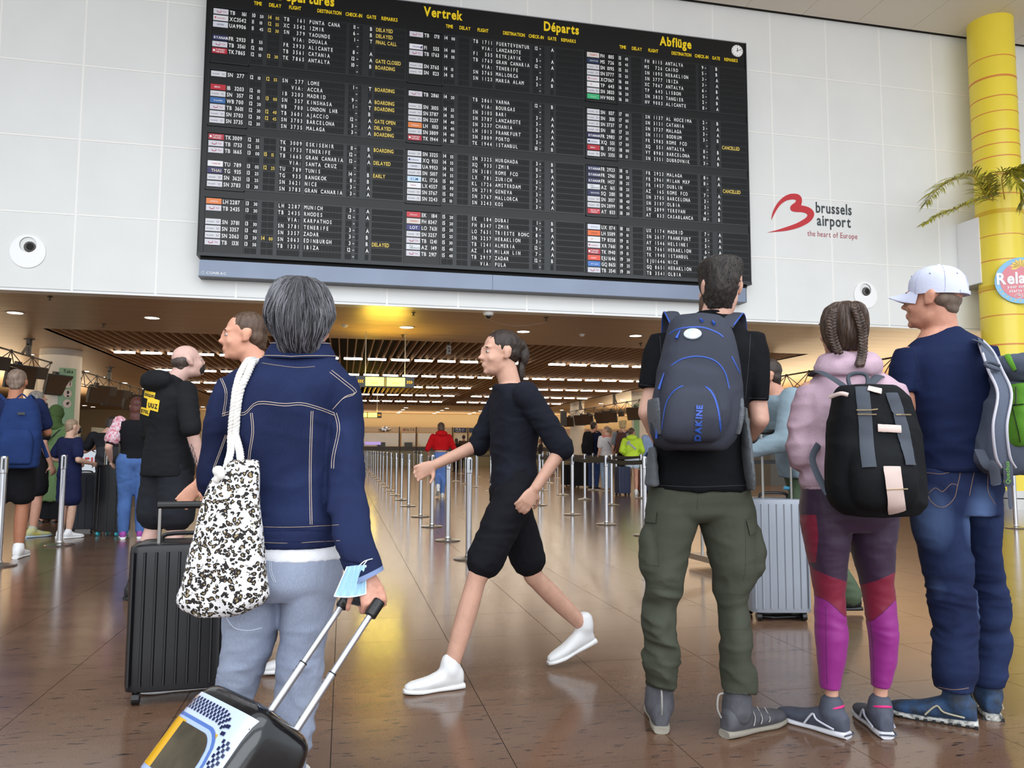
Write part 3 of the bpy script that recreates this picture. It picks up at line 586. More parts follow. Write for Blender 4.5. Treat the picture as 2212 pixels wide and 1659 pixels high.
for s in range(3):
    X = secX[s]
    for b in range(4):
        z0 = blkZ[b]; zt, zb = z0 + .10, z0 - 7 * RP - .045
        # airline cabinet (framed) and flap bay
        fr = G().box(X - .045, X - .035, YB - .022, YB, zb - .02, zt).box(X + .545, X + .555, YB - .022, YB, zb - .02, zt).box(X - .045, X + .555, YB - .022, YB, zt - .008, zt).box(X - .045, X + .555, YB - .022, YB, zb - .02, zb - .008)
        mk('airline_cabinet_frame', fr.get(), blk2, parent=board)
        mk('flap_bay', G().box(X + .565, X + 3.07, YB - .006, YB - .001, zb, zt).get(), mat('bay', (30, 33, 36), 0.36, spec=.4), parent=board)
        for r in range(8):
            lg, code, num, hh, mm, dly, fl, ci, gt, rem = R[s][b][r]; z = z0 - r * RP
            # flap cells: little recessed doors, one row joined
            g = G(); y0, y1 = YB - .0105, YB - .006
            cells = [(X + .575 + k * .095, .088) for k in range(2)] + [(X + .825 + k * .095, .088) for k in range(2)] + [(X + 1.068 + k * PT, PT - .004) for k in range(7)] + [(X + 1.068 + k * PT, PT - .004) for k in range(8, 20)] + [(X + 2.13, .05), (X + 2.183, .05), (X + 2.29, .05), (X + 2.45, .055)] + [(X + 2.55, .5)]
            for xa, wd in cells:
                g.box(xa, xa + wd, y0, y1, z + .033, z + .078).box(xa, xa + wd, y0, y1, z - .014, z + .031)
            row = mk('flap_cells', g.get(), flapm, parent=board, kind='stuff')
            yq = YB - .0125; g = G(); gy = G(); pt = lambda dx: (X + dx, yq, z)
            if hh: text_g(g, hh, pt(.582), X1, Z1, CH, .022, .72); text_g(g, mm, pt(.70), X1, Z1, CH * .82, .022, .72)
            if dly: text_g(gy, dly[:2], pt(.832), X1, Z1, CH, .022, .72); text_g(gy, dly[3:], pt(.945), X1, Z1, CH * .82, .022, .72)
            if fl: text_g(g, fl, pt(1.068), X1, Z1, CH, .022, .62, mono=PT)
            if ci: text_g(g, ci, pt(2.225), X1, Z1, CH, .022, .72, align='r')
            g.box(X + 2.25, X + 2.275, yq - .0005, yq, z + .022, z + .032)
            if gt: text_g(g, gt, pt(2.46), X1, Z1, CH, .022, .72)
            if rem: text_g(gy, rem, pt(2.56), X1, Z1, CH, .022, .66, gap=.09)
            mk('white_lettering', g.get(), WHT, parent=row)
            if gy.n: mk('yellow_lettering', gy.get(), YLW, parent=row)
            if lg:
                bgc, tx, fc = LG[lg]
                pl = mk('airline_plate', G().box(X - .012, X + .215, YB - .012, YB - .001, z - .012, z + .077).get(), mat('plate_' + lg, bgc, 0.4), parent=board)
                g = G(); yl = YB - .0135
                ln_ = tx.split('|')
                for q_, t_ in enumerate(ln_):
                    hgt = .026 if len(ln_) == 2 else (.05 if len(t_) <= 4 and lg not in ('tui', 'tap') else (.042 if lg == 'rya' else .024)); zz = z + (.036 - q_ * .034 if len(ln_) == 2 else .032 - hgt / 2)
                    x0 = X + (.13 if lg == 'tui' else .01 if lg in ('rya', 'bru') else .045)
                    wx = min(.95, .15 / (len(t_) * hgt * .78 + 1e-6) * (1.2 if lg == 'rya' else 1)); text_g(g, t_, (x0, yl, zz), X1, Z1, hgt, .03 if lg == 'rya' else .01, wx, gap=.08)
                if lg == 'tui':
                    a = np.linspace(math.radians(190), math.radians(350), 9); pts = [(X + .075 + .035 * math.cos(k), yl, z + .045 + .03 * math.sin(k)) for k in a]
                    g.tube(pts, .005, 4); g.add(*ell((X + .1, yl, z + .058), (.005, .002, .005), n=6, m=4))
                if lg == 'cor': a5 = [(X + .02 + (.022 if k % 2 == 0 else .009) * math.sin(k * math.pi / 5), z + .035 + (.022 if k % 2 == 0 else .009) * math.cos(k * math.pi / 5)) for k in range(10)]; g.add(*slab(a5, yl - .001, yl))
                if lg in ('tur', 'sun'): g.lathe((0, 0, 0), [(0, 0)], 3) if False else g.add(*ell((X + .018, yl, z + .033), (.02, .001, .02), n=12, m=4))
                if lg in ('bru',): g.box(X + .155, X + .16, yl - .001, yl, z + .018, z + .05).box(X + .17, X + .175, yl - .001, yl, z + .01, z + .045).box(X + .186, X + .19, yl - .001, yl, z + .018, z + .05)
                if lg == 'ice': g.add(*slab([(X + .165, z + .01), (X + .205, z + .01), (X + .205, z + .06), (X + .195, z + .06)], yl - .001, yl))
                mk('airline_name', g.get(), mat('ink_' + lg, fc, 0.5), parent=pl)
                g = G(); text_g(g, code, (X + .236, yq, z), X1, Z1, CH, .022, .72); text_g(g, num, (X + .497, yq, z), X1, Z1, CH, .022, .72, align='r')
                mk('flight_code', g.get(), WHT, parent=pl)
    zh = 8.215; g = G()
    for dx, s_ in ((.60, 'TIME'), (.835, 'DELAY'), (1.15, 'FLIGHT'), (1.60, 'DESTINATION'), (2.055, 'CHECK-IN'), (2.40, 'GATE'), (2.645, 'REMARKS')):
        g = G(); text_g(g, s_, (X + dx, YB - .008, zh + .02), X1, Z1, .062, .03, .68, gap=.06); mk('column_heading', g.get(), YLH, parent=board)
for s_, x, z in (('Departures', .0, 8.372), ('Vertrek', 1.17, 8.40), ('Départs', 3.28, 8.40), ('Abflüge', 5.45, 8.39)):
    g = G(); n = text_g(g, s_, (0, YB - .008, z), X1, Z1, .17, .035, .74, gap=.07)
    V, F = g.get(); x0 = x if s_ != 'Departures' else -.30 - n
    mk('title', (V + np.array([x0, 0, 0]), F), YLH, parent=board)
# analogue clock
t = thing('wall_clock', (6.985, YB - .02, 8.34), 'small round white clock at the right end of the departures board', 'clock')
cc_ = np.array([6.985, YB, 8.45]); a = np.linspace(0, 2 * math.pi, 32, endpoint=False)
V = [cc_ + (.112 * math.cos(k), -.02, .112 * math.sin(k)) for k in a] + [cc_ + (.112 * math.cos(k), 0, .112 * math.sin(k)) for k in a]
mk('face', (V, [tuple(range(32)), ] + [(i, (i + 1) % 32, 32 + (i + 1) % 32, 32 + i) for i in range(32)]), mat('clock_face', (245, 245, 242), .4), parent=t)
g = G()
for k in range(12):
    q = k * math.pi / 6; d = np.array([math.sin(q), 0, math.cos(q)]); p_ = np.array([math.cos(q), 0, -math.sin(q)]) * (.005 if k % 3 == 0 else .003)
    g.add([cc_ + d * .085 - p_ + (0, -.021, 0), cc_ + d * .085 + p_ + (0, -.021, 0), cc_ + d * .104 + p_ + (0, -.021, 0), cc_ + d * .104 - p_ + (0, -.021, 0)], [(0, 1, 2, 3)])
mk('hour_marks', g.get(), mat('clock_black', (18, 18, 18), .5), parent=t)
for nm, ang, L_, wd in (('hour_hand', 4, .055, .0055), ('minute_hand', 68, .09, .004)):
    q = math.radians(ang); d = np.array([math.sin(q), 0, math.cos(q)]); p_ = np.array([math.cos(q), 0, -math.sin(q)]) * wd; o_ = cc_ + (0, -.024, 0)
    mk(nm, ([o_ - d * .02 - p_, o_ - d * .02 + p_, o_ + d * L_ + p_, o_ + d * L_ - p_, o_ - d * .02 - p_ + (0, -.003, 0), o_ - d * .02 + p_ + (0, -.003, 0), o_ + d * L_ + p_ + (0, -.003, 0), o_ + d * L_ - p_ + (0, -.003, 0)], [(0, 1, 2, 3), (4, 5, 6, 7), (0, 1, 5, 4), (2, 3, 7, 6), (1, 2, 6, 5), (0, 3, 7, 4)]), mat('clock_black', (18, 18, 18), .5), parent=t)
# ================================================================== CONCOURSE FURNITURE
STEEL = mat('polished_steel', (205, 205, 208), 0.14, 1.0); STEELB = mat('satin_steel', (188, 186, 182), 0.3, 1.0); BLKP = mat('black_plastic', (18, 18, 20), 0.4)
SH = 0.975; st0 = None
rows_ = [('left lane', 1.2, (7.5, 9.04, 10.69, 12.3, 14.6, 16.4, 18.1, 20.1, 22.1, 24.2, 26, 28.1, 30.1, 32.1, 34.2, 36.2, 39.1, 41, 43.2, 45.5)),
         ('belted', 3.67, (9.15, 10.6, 12.28, 14.45, 16.05, 17.68, 19.5, 21.7, 23.7, 25.75, 27.8, 29.7, 31.7, 34.5, 37.7, 39.6, 41.6)),
         ('second belted', 5.06, (14.3, 16.0, 17.7, 19.6, 21.85, 24.2, 26.5, 29.65, 33.9)),
         ('third belted', 6.42, (16.2, 17.8, 19.6, 21.6, 24.0, 28.6, 33.3)), ('fourth', 7.8, (28, 29.5, 37.8)), ('far right', 9.25, (33.6, 35.8)),
         ('left entrance', -2.98, (7.82, 9.35, 11.0)), ('right end', 9.11, (9.13,))]
for nm, x, ys in rows_:
    for k, y in enumerate(ys):
        lab = '%s steel belt post from the camera in the %s row of posts' % (ORD[k], nm) if len(ys) > 1 else 'lone steel belt post behind the green rucksack at far right'
        if st0 is None:
            st0 = thing('belt_post', (x, y, 0), lab, 'barrier post', 'steel queue posts on the stone floor')
            mk('base_plate', G().lathe((x, y, 0), [(0.145, 0), (0.148, 0.008), (0.14, 0.014), (0.05, 0.026), (0.034, 0.034), (0.03, 0.05)], 28).get(), STEELB, parent=st0, smooth=False)
            mk('pole', G().cyl((x, y), 0.0285, 0.03, SH - .155, 20).get(), STEEL, parent=st0, smooth=True)
            mk('belt_head', G().lathe((x, y, SH), [(0.0285, -.155), (0.032, -.15), (0.032, -.012), (0.027, 0)], 20).get(), STEEL, parent=st0, smooth=False)
            g = G()
            for q in (0.2, 1.77, 3.34, 4.91): g.box(-.006, .006, -.0345, -.030, SH - .12, SH - .02, R=[[math.cos(q), math.sin(q), 0], [-math.sin(q), math.cos(q), 0], [0, 0, 1]], o=(x, y, 0))
            mk('belt_slots', g.get(), BLKP, parent=st0)
        else: dup(st0, (x, y, 0), lab)
        for dxy, ok in (((0, 1), nm in ('belted', 'second belted', 'third belted') and k < len(ys) - 1 and ys[k + 1] - y < 2.6),):
            if ok:
                y2 = ys[k + 1]; n = 7; zb = SH - .07
                g = G(); V = []
                for q in range(n + 1):
                    t_ = q / n; yy = y + .034 + (y2 - y - .068) * t_; sag = .02 * 4 * t_ * (1 - t_)
                    V += [(x - .0015, yy, zb - .028 - sag), (x - .0015, yy, zb + .028 - sag), (x + .0015, yy, zb - .028 - sag), (x + .0015, yy, zb + .028 - sag)]
                F = []
                for q in range(n): b_ = q * 4; F += [(b_, b_ + 4, b_ + 5, b_ + 1), (b_ + 2, b_ + 3, b_ + 7, b_ + 6), (b_ + 1, b_ + 5, b_ + 7, b_ + 3), (b_, b_ + 2, b_ + 6, b_ + 4)]
                o = mk('belt', (V, F), mat('belt_black', (16, 15, 16), 0.6), label='black queue belt from the %s to the %s post of the %s row' % (ORD[k], ORD[k + 1], nm), category='belt', group='black queue belts'); 
# cross belts joining the rows near the camera
for (xa, ya), (xb, yb), lab in (((3.67, 10.6), (5.06, 14.3), 'slanting black queue belt from the nearest belted post to the second row'), ((5.06, 14.3), (6.42, 16.2), 'slanting black queue belt behind the girl in neon'), ((3.67, 9.15), (6.9, 10.4), 'black queue belt running behind the backpacker in black')):
    a_ = np.array([xa, ya, SH - .07]); b_ = np.array([xb, yb, SH - .07]); d = nrm(b_ - a_); a_ = a_ + d * .034; b_ = b_ - d * .034
    mk('belt', tube([a_, (a_ + b_) / 2 - UP * .015, b_], 1, 4, True, (.0015, .028), UP), mat('belt_black', (16, 15, 16), 0.6), label=lab, category='belt', group='black queue belts')
dup(st0, (6.93, 10.41, 0), 'steel belt post hidden behind the backpacker in black')
# hanging wayfinding signs
SGN = mat('sign_charcoal', (56, 58, 60), 0.4); GLOW = mat('sign_glow', (255, 248, 104), 0.5, emit=1.5); ARR = mat('arrow_amber', (250, 180, 30), 0.5, emit=0.8); RIMY = mat('rim_amber', (240, 190, 20), 0.5, emit=.5)
def waysign(x0, x1, y, z0, z1, lab, arrows=True, txt=('01-06', '07-14')):
    t = thing('hanging_sign', ((x0 + x1) / 2, y, z0), lab, 'sign')
    mk('sign_case', G().box(x0, x1, y - .05, y + .05, z0, z1).get(), SGN, parent=t)
    w = x1 - x0; h_ = z1 - z0; g = G(); g2 = G()
    for a, b in ((.165, .48), (.525, .84)): 
        mk('lit_panel', G().box(x0 + w * a, x0 + w * b, y - .058, y - .051, z0 + h_ * .1, z1 - h_ * .1).get(), GLOW, parent=t)
    g2.box(x0 + w * .497, x0 + w * .507, y - .056, y - .051, z0 + h_ * .1, z1 - h_ * .1)
    mk('divider', g2.get(), RIMY, parent=t)
    g3 = G()
    for (a, b), s_ in zip(((.165, .48), (.525, .84)), txt): text_g(g3, s_, (x0 + w * (a + b) / 2, y - .0605, z0 + h_ * .28), X1, Z1, h_ * .2, .02, .9, align='c')
    mk('numbers', g3.get(), mat('num_yellow', (232, 214, 30), .5, emit=.75), parent=t)
    for sgn, cx_ in ((-1, .08), (1, .92)):
        g = G()
        for k in range(3):
            q = x0 + w * (cx_ + (k - 1) * .035); zc = (z0 + z1) / 2; a_ = h_ * .13; p_ = [(q - sgn * a_ * .5, y - .056, zc + a_), (q + sgn * a_ * .5, y - .056, zc), (q - sgn * a_ * .5, y - .056, zc - a_)]
            g.tube(p_, .008, 4)
        mk('arrow_chevrons', g.get(), ARR, parent=t)
    for q in (.16, .84): mk('hanger_rod', G().cyl((x0 + w * q, y), .009, z1, H + .02, 8).get(), mat('rod_grey', (190, 190, 190), .4, .8), parent=t)
    l = bpy.data.lights.new('sign_light', 'AREA'); l.shape = 'RECTANGLE'; l.size = w * .7; l.size_y = .05; l.energy = 16 * w; l.color = (1, .72, .08); lo = bpy.data.objects.new('sign_light', l); COL.objects.link(lo); lo.location = ((x0 + x1) / 2, y - .02, z1 + .02); lo.rotation_euler = (math.radians(-155), 0, 0)
    return t
waysign(.21, 1.385, 15.95, 2.31, 2.53, 'nearer yellow lit desk sign hanging beside the denim jacket')
waysign(.35, 1.53, 33.0, 2.36, 2.60, 'farther small yellow lit sign hanging over the left lane')
# round concourse columns with green banners
CWH = mat('column_white', (206, 202, 194), 0.4); GRN = mat('banner_green', (128, 168, 140), 0.5); PIC = mat('picto_pink', (206, 192, 188), 0.5); PICD = mat('picto_dark', (40, 46, 48), .6)
def banner(t, c, r, a0, a1, z0, z1, m_, name, off=.006):
    n = 14; V = []; A = np.linspace(a0, a1, n)
    for z in (z0, z1): V += [(c[0] + (r + off) * math.cos(a), c[1] + (r + off) * math.sin(a), z) for a in A]
    return mk(name, (V, [(i, i + 1, n + i + 1, n + i) for i in range(n - 1)]), m_, parent=t, smooth=True)
def ccol(c, r, lab, ban=None, pict=True):
    t = thing('round_column', (c[0], c[1], 0), lab, 'column', 'pale round columns in the concourse')
    mk('shaft', G().cyl(c, r, 0, H, 40).get(), CWH, parent=t, smooth=True)
    if ban:
        a0, a1, z0, z1 = ban; banner(t, c, r, a0, a1, z0, z1, GRN, 'green_banner'); am = (a0 + a1) / 2
        if pict:
            g = G(); gd = G()
            for k, z in enumerate((2.60, 2.36, 2.12)):
                n_ = np.array([math.cos(am), math.sin(am), 0]); s_ = np.array([-math.sin(am), math.cos(am), 0]); o_ = np.array([c[0], c[1], z]) + n_ * (r + .012)
                a = np.linspace(0, 2 * math.pi, 20, endpoint=False); g.add([o_ + s_ * .095 * math.cos(q) + UP * .1 * math.sin(q) for q in a], [tuple(range(20))])
                if k == 0: gd.add(*ell(o_ + s_ * .05, (.012, .012, .055), n=8, m=6)).add(*ell(o_ - s_ * .05, (.012, .012, .055), n=8, m=6)).add(*ell(o_ + s_ * .05 + UP * .06, (.016, .012, .016), n=8, m=6)).add(*ell(o_ - s_ * .05 + UP * .06, (.016, .012, .016), n=8, m=6))
                if k == 1: gd.add(*ell(o_ + UP * .03, (.04, .012, .045), n=10, m=6)).add(*ell(o_ - UP * .06, (.045, .012, .025), n=10, m=6))
                if k == 2: gd.add(*ell(o_, (.045, .012, .035), n=10, m=6)).add(*ell(o_ + s_ * .03 + UP * .03, (.03, .012, .015), n=8, m=6))
            mk('pictogram_disc', g.get(), PIC, parent=t); mk('pictogram', gd.get(), PICD, parent=t)
            g = G(); text_g(g, 'Take', np.array([c[0], c[1], 2.86]) + n_ * (r + .012), s_, UP, .085, .02, .8, align='c'); text_g(g, 'care', np.array([c[0], c[1], 2.76]) + n_ * (r + .012), s_, UP, .0, .02, .8, align='c') if False else None
            mk('banner_lettering', g.get(), PICD, parent=t)
    return t
ccol((-6.85, 20.9), .46, 'thick pale column with green health banner behind the hanging screens at left', (math.radians(-75), math.radians(-25), .3, 2.98))
ccol((11.75, 38.4), .36, 'far pale column right of the airline counters', None)
ccol((12.0, 30.3), .36, 'pale column with green banner just left of the backpacker in black', (math.radians(-160), math.radians(-118), .3, 2.95), pict=False)
ccol((-6.95, 34.5), .4, 'far pale column behind the second group of hanging screens at left', None)
ccol((-9.5, 26.5), .3, 'slim pale column behind the nearest hanging screens at left', None)
# trusses with hanging screens
TRS = mat('truss_grey', (92, 90, 88), 0.4, .7); SCR = mat('screen_brown', (58, 44, 34), 0.2, coat=.3); SCB = mat('screen_body', (44, 48, 54), .45)
def truss(x, y0, y1, zc, lab, dz=.36, n=6, side=1):
    t = thing('screen_truss', (x, y0, zc - dz), lab, 'truss', 'ceiling trusses carrying the desk screens')
    mk('top_chord', tube([(x, y0, zc), (x, y1, zc)], .02, 8), TRS, parent=t)
    for k in range(n + 1): mk('node', ell((x, y0 + (y1 - y0) * k / n, zc), (.035, .035, .035), n=10, m=6), TRS, parent=t)
    L_ = (y1 - y0) / n
    for k in range(n):
        ya = y0 + k * L_; 
        for s_ in (-1, 1): mk('brace', G().tube([(x, ya, zc), (x + s_ * .12, ya + L_ / 2, zc - dz)], .011, 6).tube([(x, ya + L_, zc), (x + s_ * .12, ya + L_ / 2, zc - dz)], .011, 6).get(), TRS, parent=t)
    mk('lower_rail', G().tube([(x - .12, y0 + L_ / 2, zc - dz), (x - .12, y1 - L_ / 2, zc - dz)], .012, 6).tube([(x + .12, y0 + L_ / 2, zc - dz), (x + .12, y1 - L_ / 2, zc - dz)], .012, 6).get(), TRS, parent=t)
    for q in (.3, .8) if n > 4 else (.5,):
        y = y0 + (y1 - y0) * q; mk('ceiling_post', G().cyl((x, y), .06, zc, H - .01, 16).cyl((x, y), .11, H - .02, H, 20).tube([(x, y, H - .1), (x, y - .35, zc)], .03, 8).get(), TRS, parent=t, smooth=False)
def screen(x, y, z, yaw, pitch, lab):
    c, s = math.cos(yaw), math.sin(yaw); ct, st_ = math.cos(pitch), math.sin(pitch)
    nx = np.array([s * ct, -c * ct, -st_]); sx_ = np.array([c, s, 0]); up_ = np.cross(sx_, nx) * -1; up_ = up_ if up_[2] > 0 else -up_
    t = thing('hanging_screen', (x, y, z), lab, 'screen', 'screens hanging over the check-in desks')
    R_ = np.array([sx_, -nx, up_]); o_ = (x, y, z)
    mk('bezel', G().box(-.36, .36, -.03, .03, -.25, .25, R_, o_).get(), SCB, parent=t)
    mk('glass', G().box(-.33, .33, -.034, -.031, -.22, .22, R_, o_).get(), SCR, parent=t)
    mk('rear_housing', G().box(-.22, .22, .03, .20, -.17, .17, R_, o_).box(-.05, .05, .1, .2, .1, .3, R_, o_).get(), SCB, parent=t)
    mk('speaker_box', G().box(.42, .68, .05, .15, -.02, .24, R_, o_).get(), mat('box_brown', (66, 58, 52), .5), parent=t)
truss(-6.83, 13.4, 20.2, 3.07, 'nearest grey truss with screens at the left edge'); truss(-6.83, 21.4, 33.0, 3.08, 'second grey truss with screens behind the left column', n=10)
truss(11.15, 28.2, 37.9, 3.0, 'grey truss with screens over the right desks', n=7); truss(11.15, 22.6, 27.4, 3.0, 'grey truss right of the column with green banner', n=4); truss(11.15, 14.0, 20.0, 3.0, 'grey truss seen between the backpacker and the girl in pink')
for k, y in enumerate((16.2, 18.15, 20.35, 23.5, 24.85, 27.05, 28.3, 30.4)): screen(-6.7, y, 2.55, math.radians(62), math.radians(12), '%s hanging desk screen from the camera along the left trusses' % ORD[k])
for k, y in enumerate((28.4, 31.2, 32.3, 34.4, 35.5, 37.5)): screen(11.0, y, 2.47, math.radians(-62), math.radians(12), '%s hanging desk screen from the camera along the right truss' % ORD[k])
# check-in islands left and right
DKG = mat('desk_grey', (84, 84, 80), .4); DKD = mat('desk_dark', (48, 46, 44), .4); GLS = mat('desk_glass', (150, 160, 150), .08, coat=.4)
def desk(x, y, lab, face=1, grp='check-in desks in the side islands'):
    t = thing('checkin_desk', (x, y, 0), lab, 'desk', grp)
    mk('desk_body', G().box(x - .35, x + .35, y - .75, y + .75, 0, 1.05).get(), DKG, parent=t)
    mk('desk_top', G().box(x - .42, x + .42, y - .8, y + .8, 1.05, 1.10).get(), DKD, parent=t)
    mk('glass_screen', G().box(x + face * .36, x + face * .37, y - .7, y + .7, 1.10, 1.75).get(), GLS, parent=t)
    mk('monitor', G().box(x - .1, x - .06, y - .2, y + .2, 1.2, 1.5).box(x - .1, x - .06, y - .02, y + .02, 1.10, 1.2).get(), BLKP, parent=t)
for k, y in enumerate((14.5, 17, 19.5, 24, 26.5, 29, 31.5, 36, 39)): desk(-8.6, y, '%s grey check-in desk from the camera in the left island' % ORD[k])
for k, y in enumerate((22, 24.5, 27, 32, 34.5, 37, 40.5)): desk(12.9, y, '%s grey check-in desk from the camera in the right island' % ORD[k], -1)
# white lit kiosk with red lettering behind the leaning man
t = thing('luggage_scale', (-4.15, 15.2, 0), 'white lit panel with red letters low behind the leaning man in black', 'panel')
mk('panel_body', G().box(-4.7, -3.7, 15.2, 15.5, .62, 1.1).get(), mat('panel_white', (226, 232, 238), .4), parent=t)
mk('panel_base', G().box(-4.7, -3.7, 15.22, 15.48, 0, .62).get(), DKD, parent=t)
g = G(); text_g(g, 'brussels', (-4.62, 15.19, .78), X1, Z1, .16, .03, .9); mk('lettering', g.get(), mat('logo_red', (200, 36, 44), .4), parent=t)
# far airline counters
YC = 50.0
SGB = [(-8.5, -5.2, (206, 186, 160), '', None), (-5.0, -1.8, (206, 186, 160), '', None), (-1.6, 1.1, (210, 192, 168), '', None), (1.25, 3.42, (214, 196, 172), '', None), (3.6, 4.5, (210, 188, 160), 'DELTA', (90, 80, 80)), (4.65, 6.85, (206, 184, 158), '', None), (7.0, 7.85, (34, 48, 92), 'ITA', (225, 230, 240)), (8.0, 10.35, (34, 52, 100), 'ITA', (225, 230, 240)), (10.55, 14.0, (196, 172, 158), '', None), (14.15, 17.4, (198, 172, 164), '', None), (17.6, 21, (198, 176, 160), '', None)]
counters = thing('airline_counter', (6, YC, 0), 'long row of airline counters across the far end of the hall', 'counter')
CTD = mat('counter_dark', (50, 44, 38), .4); CTO = mat('counter_olive', (120, 112, 76), .3)
for k, (xa, xb, c_, s_, fc) in enumerate(SGB):
    mk('counter_body', G().box(xa - .06, xb + .06, YC, YC + .6, 0, 1.0).get(), CTO, parent=counters)
    mk('counter_band', G().box(xa - .05, xb + .05, YC - .05, YC + .6, .98, 1.22).get(), CTD, parent=counters)
    sgp = mk('airline_sign', G().box(xa, xb, YC + .3, YC + .4, 2.16, 2.48).get(), mat('airline_sign_%d' % k, c_, .4), parent=counters)
    mk('divider_post', G().box(xb + .03, xb + .1, YC + .2, YC + .34, 0, 2.5).get(), CTD, parent=counters)
    mk('counter_glass', G().box(xa, xb, YC + .1, YC + .12, 1.25, 2.1).get(), mat('pane_cream', (196, 176, 132), .12, coat=.5), parent=counters)
    mk('counter_monitor', G().box((xa + xb) / 2 - .25, (xa + xb) / 2 + .25, YC - .04, YC, 1.22, 1.5).get(), mat('mon_grey', (58, 64, 68), .4), parent=counters)
    if s_:
        g = G()
        if s_ == 'DELTA': text_g(g, s_, ((xa + xb) / 2 + .08, YC + .295, 2.25), X1, Z1, .15, .03, .8, align='c', gap=.25); gr = G().add([(xa + .1, YC + .295, 2.25), (xa + .24, YC + .295, 2.25), (xa + .17, YC + .295, 2.4)], [(0, 1, 2)]); mk('triangle_emblem', gr.get(), mat('logo_red', (200, 36, 44), .4), parent=sgp)
        else:
            xc = (xa + xb) / 2 - (.12 if k == 6 else 0); text_g(g, 'ITA', (xc, YC + .295, 2.31), X1, Z1, .13, .02, 1.1, align='c'); text_g(g, 'AIRWAYS', (xc, YC + .295, 2.21), X1, Z1, .05, .01, 1.0, align='c')
            g.tube([(xb - .22 + .07 * math.cos(a), YC + .294, 2.33 + .07 * math.sin(a)) for a in np.linspace(.5, 5, 10)], .01, 4)
        mk('airline_lettering', g.get(), mat('al_%d' % k, fc, .5), parent=sgp)
t = thing('desk_sign', (2.9, YC - .1, 1.3), 'small lit violet sign on the far counters beside the denim sleeve', 'sign')
mk('sign_plate', G().box(1.3, 2.3, YC - .12, YC - .07, 1.34, 1.52).get(), mat('violet_sign', (170, 150, 220), .5, emit=.5), parent=t)
# foil bundle on the second counter sign
g = G(); V, F = ell((2.55, YC + .25, 2.34), (.38, .1, .17), n=18, m=12); V = V + (rng.random(V.shape) - .5) * .06; mk('foil_bundle', (V, F), mat('foil', (200, 200, 205), .2, .9), label='crumpled silver foil bundle on a far counter sign', category='foil')
t = thing('wall_speaker', (10.9, 41.0, 2.3), 'tall narrow black speaker hanging left of the far right column', 'speaker')
mk('speaker_body', G().box(10.5, 10.78, 37, 37.2, 2.25, 2.95).get(), SCB, parent=t); mk('drop_rod', G().cyl((10.64, 37.1), .015, 2.95, H).get(), TRS, parent=t)
for k, (x, z0_) in enumerate(((2.62, 2.42), (5.75, 2.4))): pass
# ================================================================== PEOPLE: shared builders
def cap(p0, p1, r0, r1, rm=None, n=14, flat=1.0, ref=None):
    """tapered limb with rounded ends"""
    p0, p1 = np.asarray(p0, float), np.asarray(p1, float); t = nrm(p1 - p0); ref = np.array([0, 0, 1.]) if ref is None and abs(t[2]) < .8 else (np.array([1., .3, 0]) if ref is None else ref)
    a = nrm(ref - t * (ref @ t)); b = np.cross(t, a); L_ = np.linalg.norm(p1 - p0); rm = rm if rm is not None else (r0 + r1) / 2
    S_ = []
    for q in (-1, -.85, -.5): rr = r0 * math.sqrt(max(1e-4, 1 - q * q)); S_.append((p0 + t * q * r0, a * rr, b * rr * flat))
    for k, rr in ((0, r0), (.33, rm * .6 + r0 * .4), (.6, rm * .7 + r1 * .3), (1, r1)): S_.append((p0 + t * L_ * k, a * rr, b * rr * flat))
    for q in (.5, .85, 1): rr = r1 * math.sqrt(max(1e-4, 1 - q * q)); S_.append((p1 + t * q * r1, a * rr, b * rr * flat))
    return loft(S_, n, 1)
def basis(f, up=UP): f = nrm(f); r = nrm(np.cross(f, up)); return r, f, np.cross(r, f)
def head_parts(c, f, s=1.0, up=UP, beard=0):
    r, f, u = basis(f, up); R_ = np.array([r, f, u]); E = lambda o, rad: ell(np.asarray(c) + (r * o[0] + f * o[1] + u * o[2]) * s, [q * s for q in rad], R_)
    out = [E((0, -.012, .035), (.074, .094, .082)), E((0, .022, -.02), (.062, .072, .085)), E((0, .035, -.075), (.044, .048, .036)), E((0, .0, -.06), (.058, .06, .05)),
           E((0, .098, -.024), (.012, .02, .013)), E((0, .09, 0), (.009, .014, .03)), E((.012, .09, -.03), (.008, .012, .008)), E((-.012, .09, -.03), (.008, .012, .008)), E((0, .074, .026), (.052, .02, .012)),
           E((0, .084, -.058), (.022, .013, .007)), E((0, .082, -.067), (.019, .013, .007)), E((0, .072, -.094), (.018, .016, .014)), E((.04, .06, -.03), (.018, .02, .02)), E((-.04, .06, -.03), (.018, .02, .02))]
    for s_ in (-1, 1): out += [E((s_ * .078, -.012, .0), (.009, .02, .032)), E((s_ * .083, -.02, .012), (.008, .014, .02)), E((s_ * .074, -.002, -.022), (.009, .010, .012))]
    return out
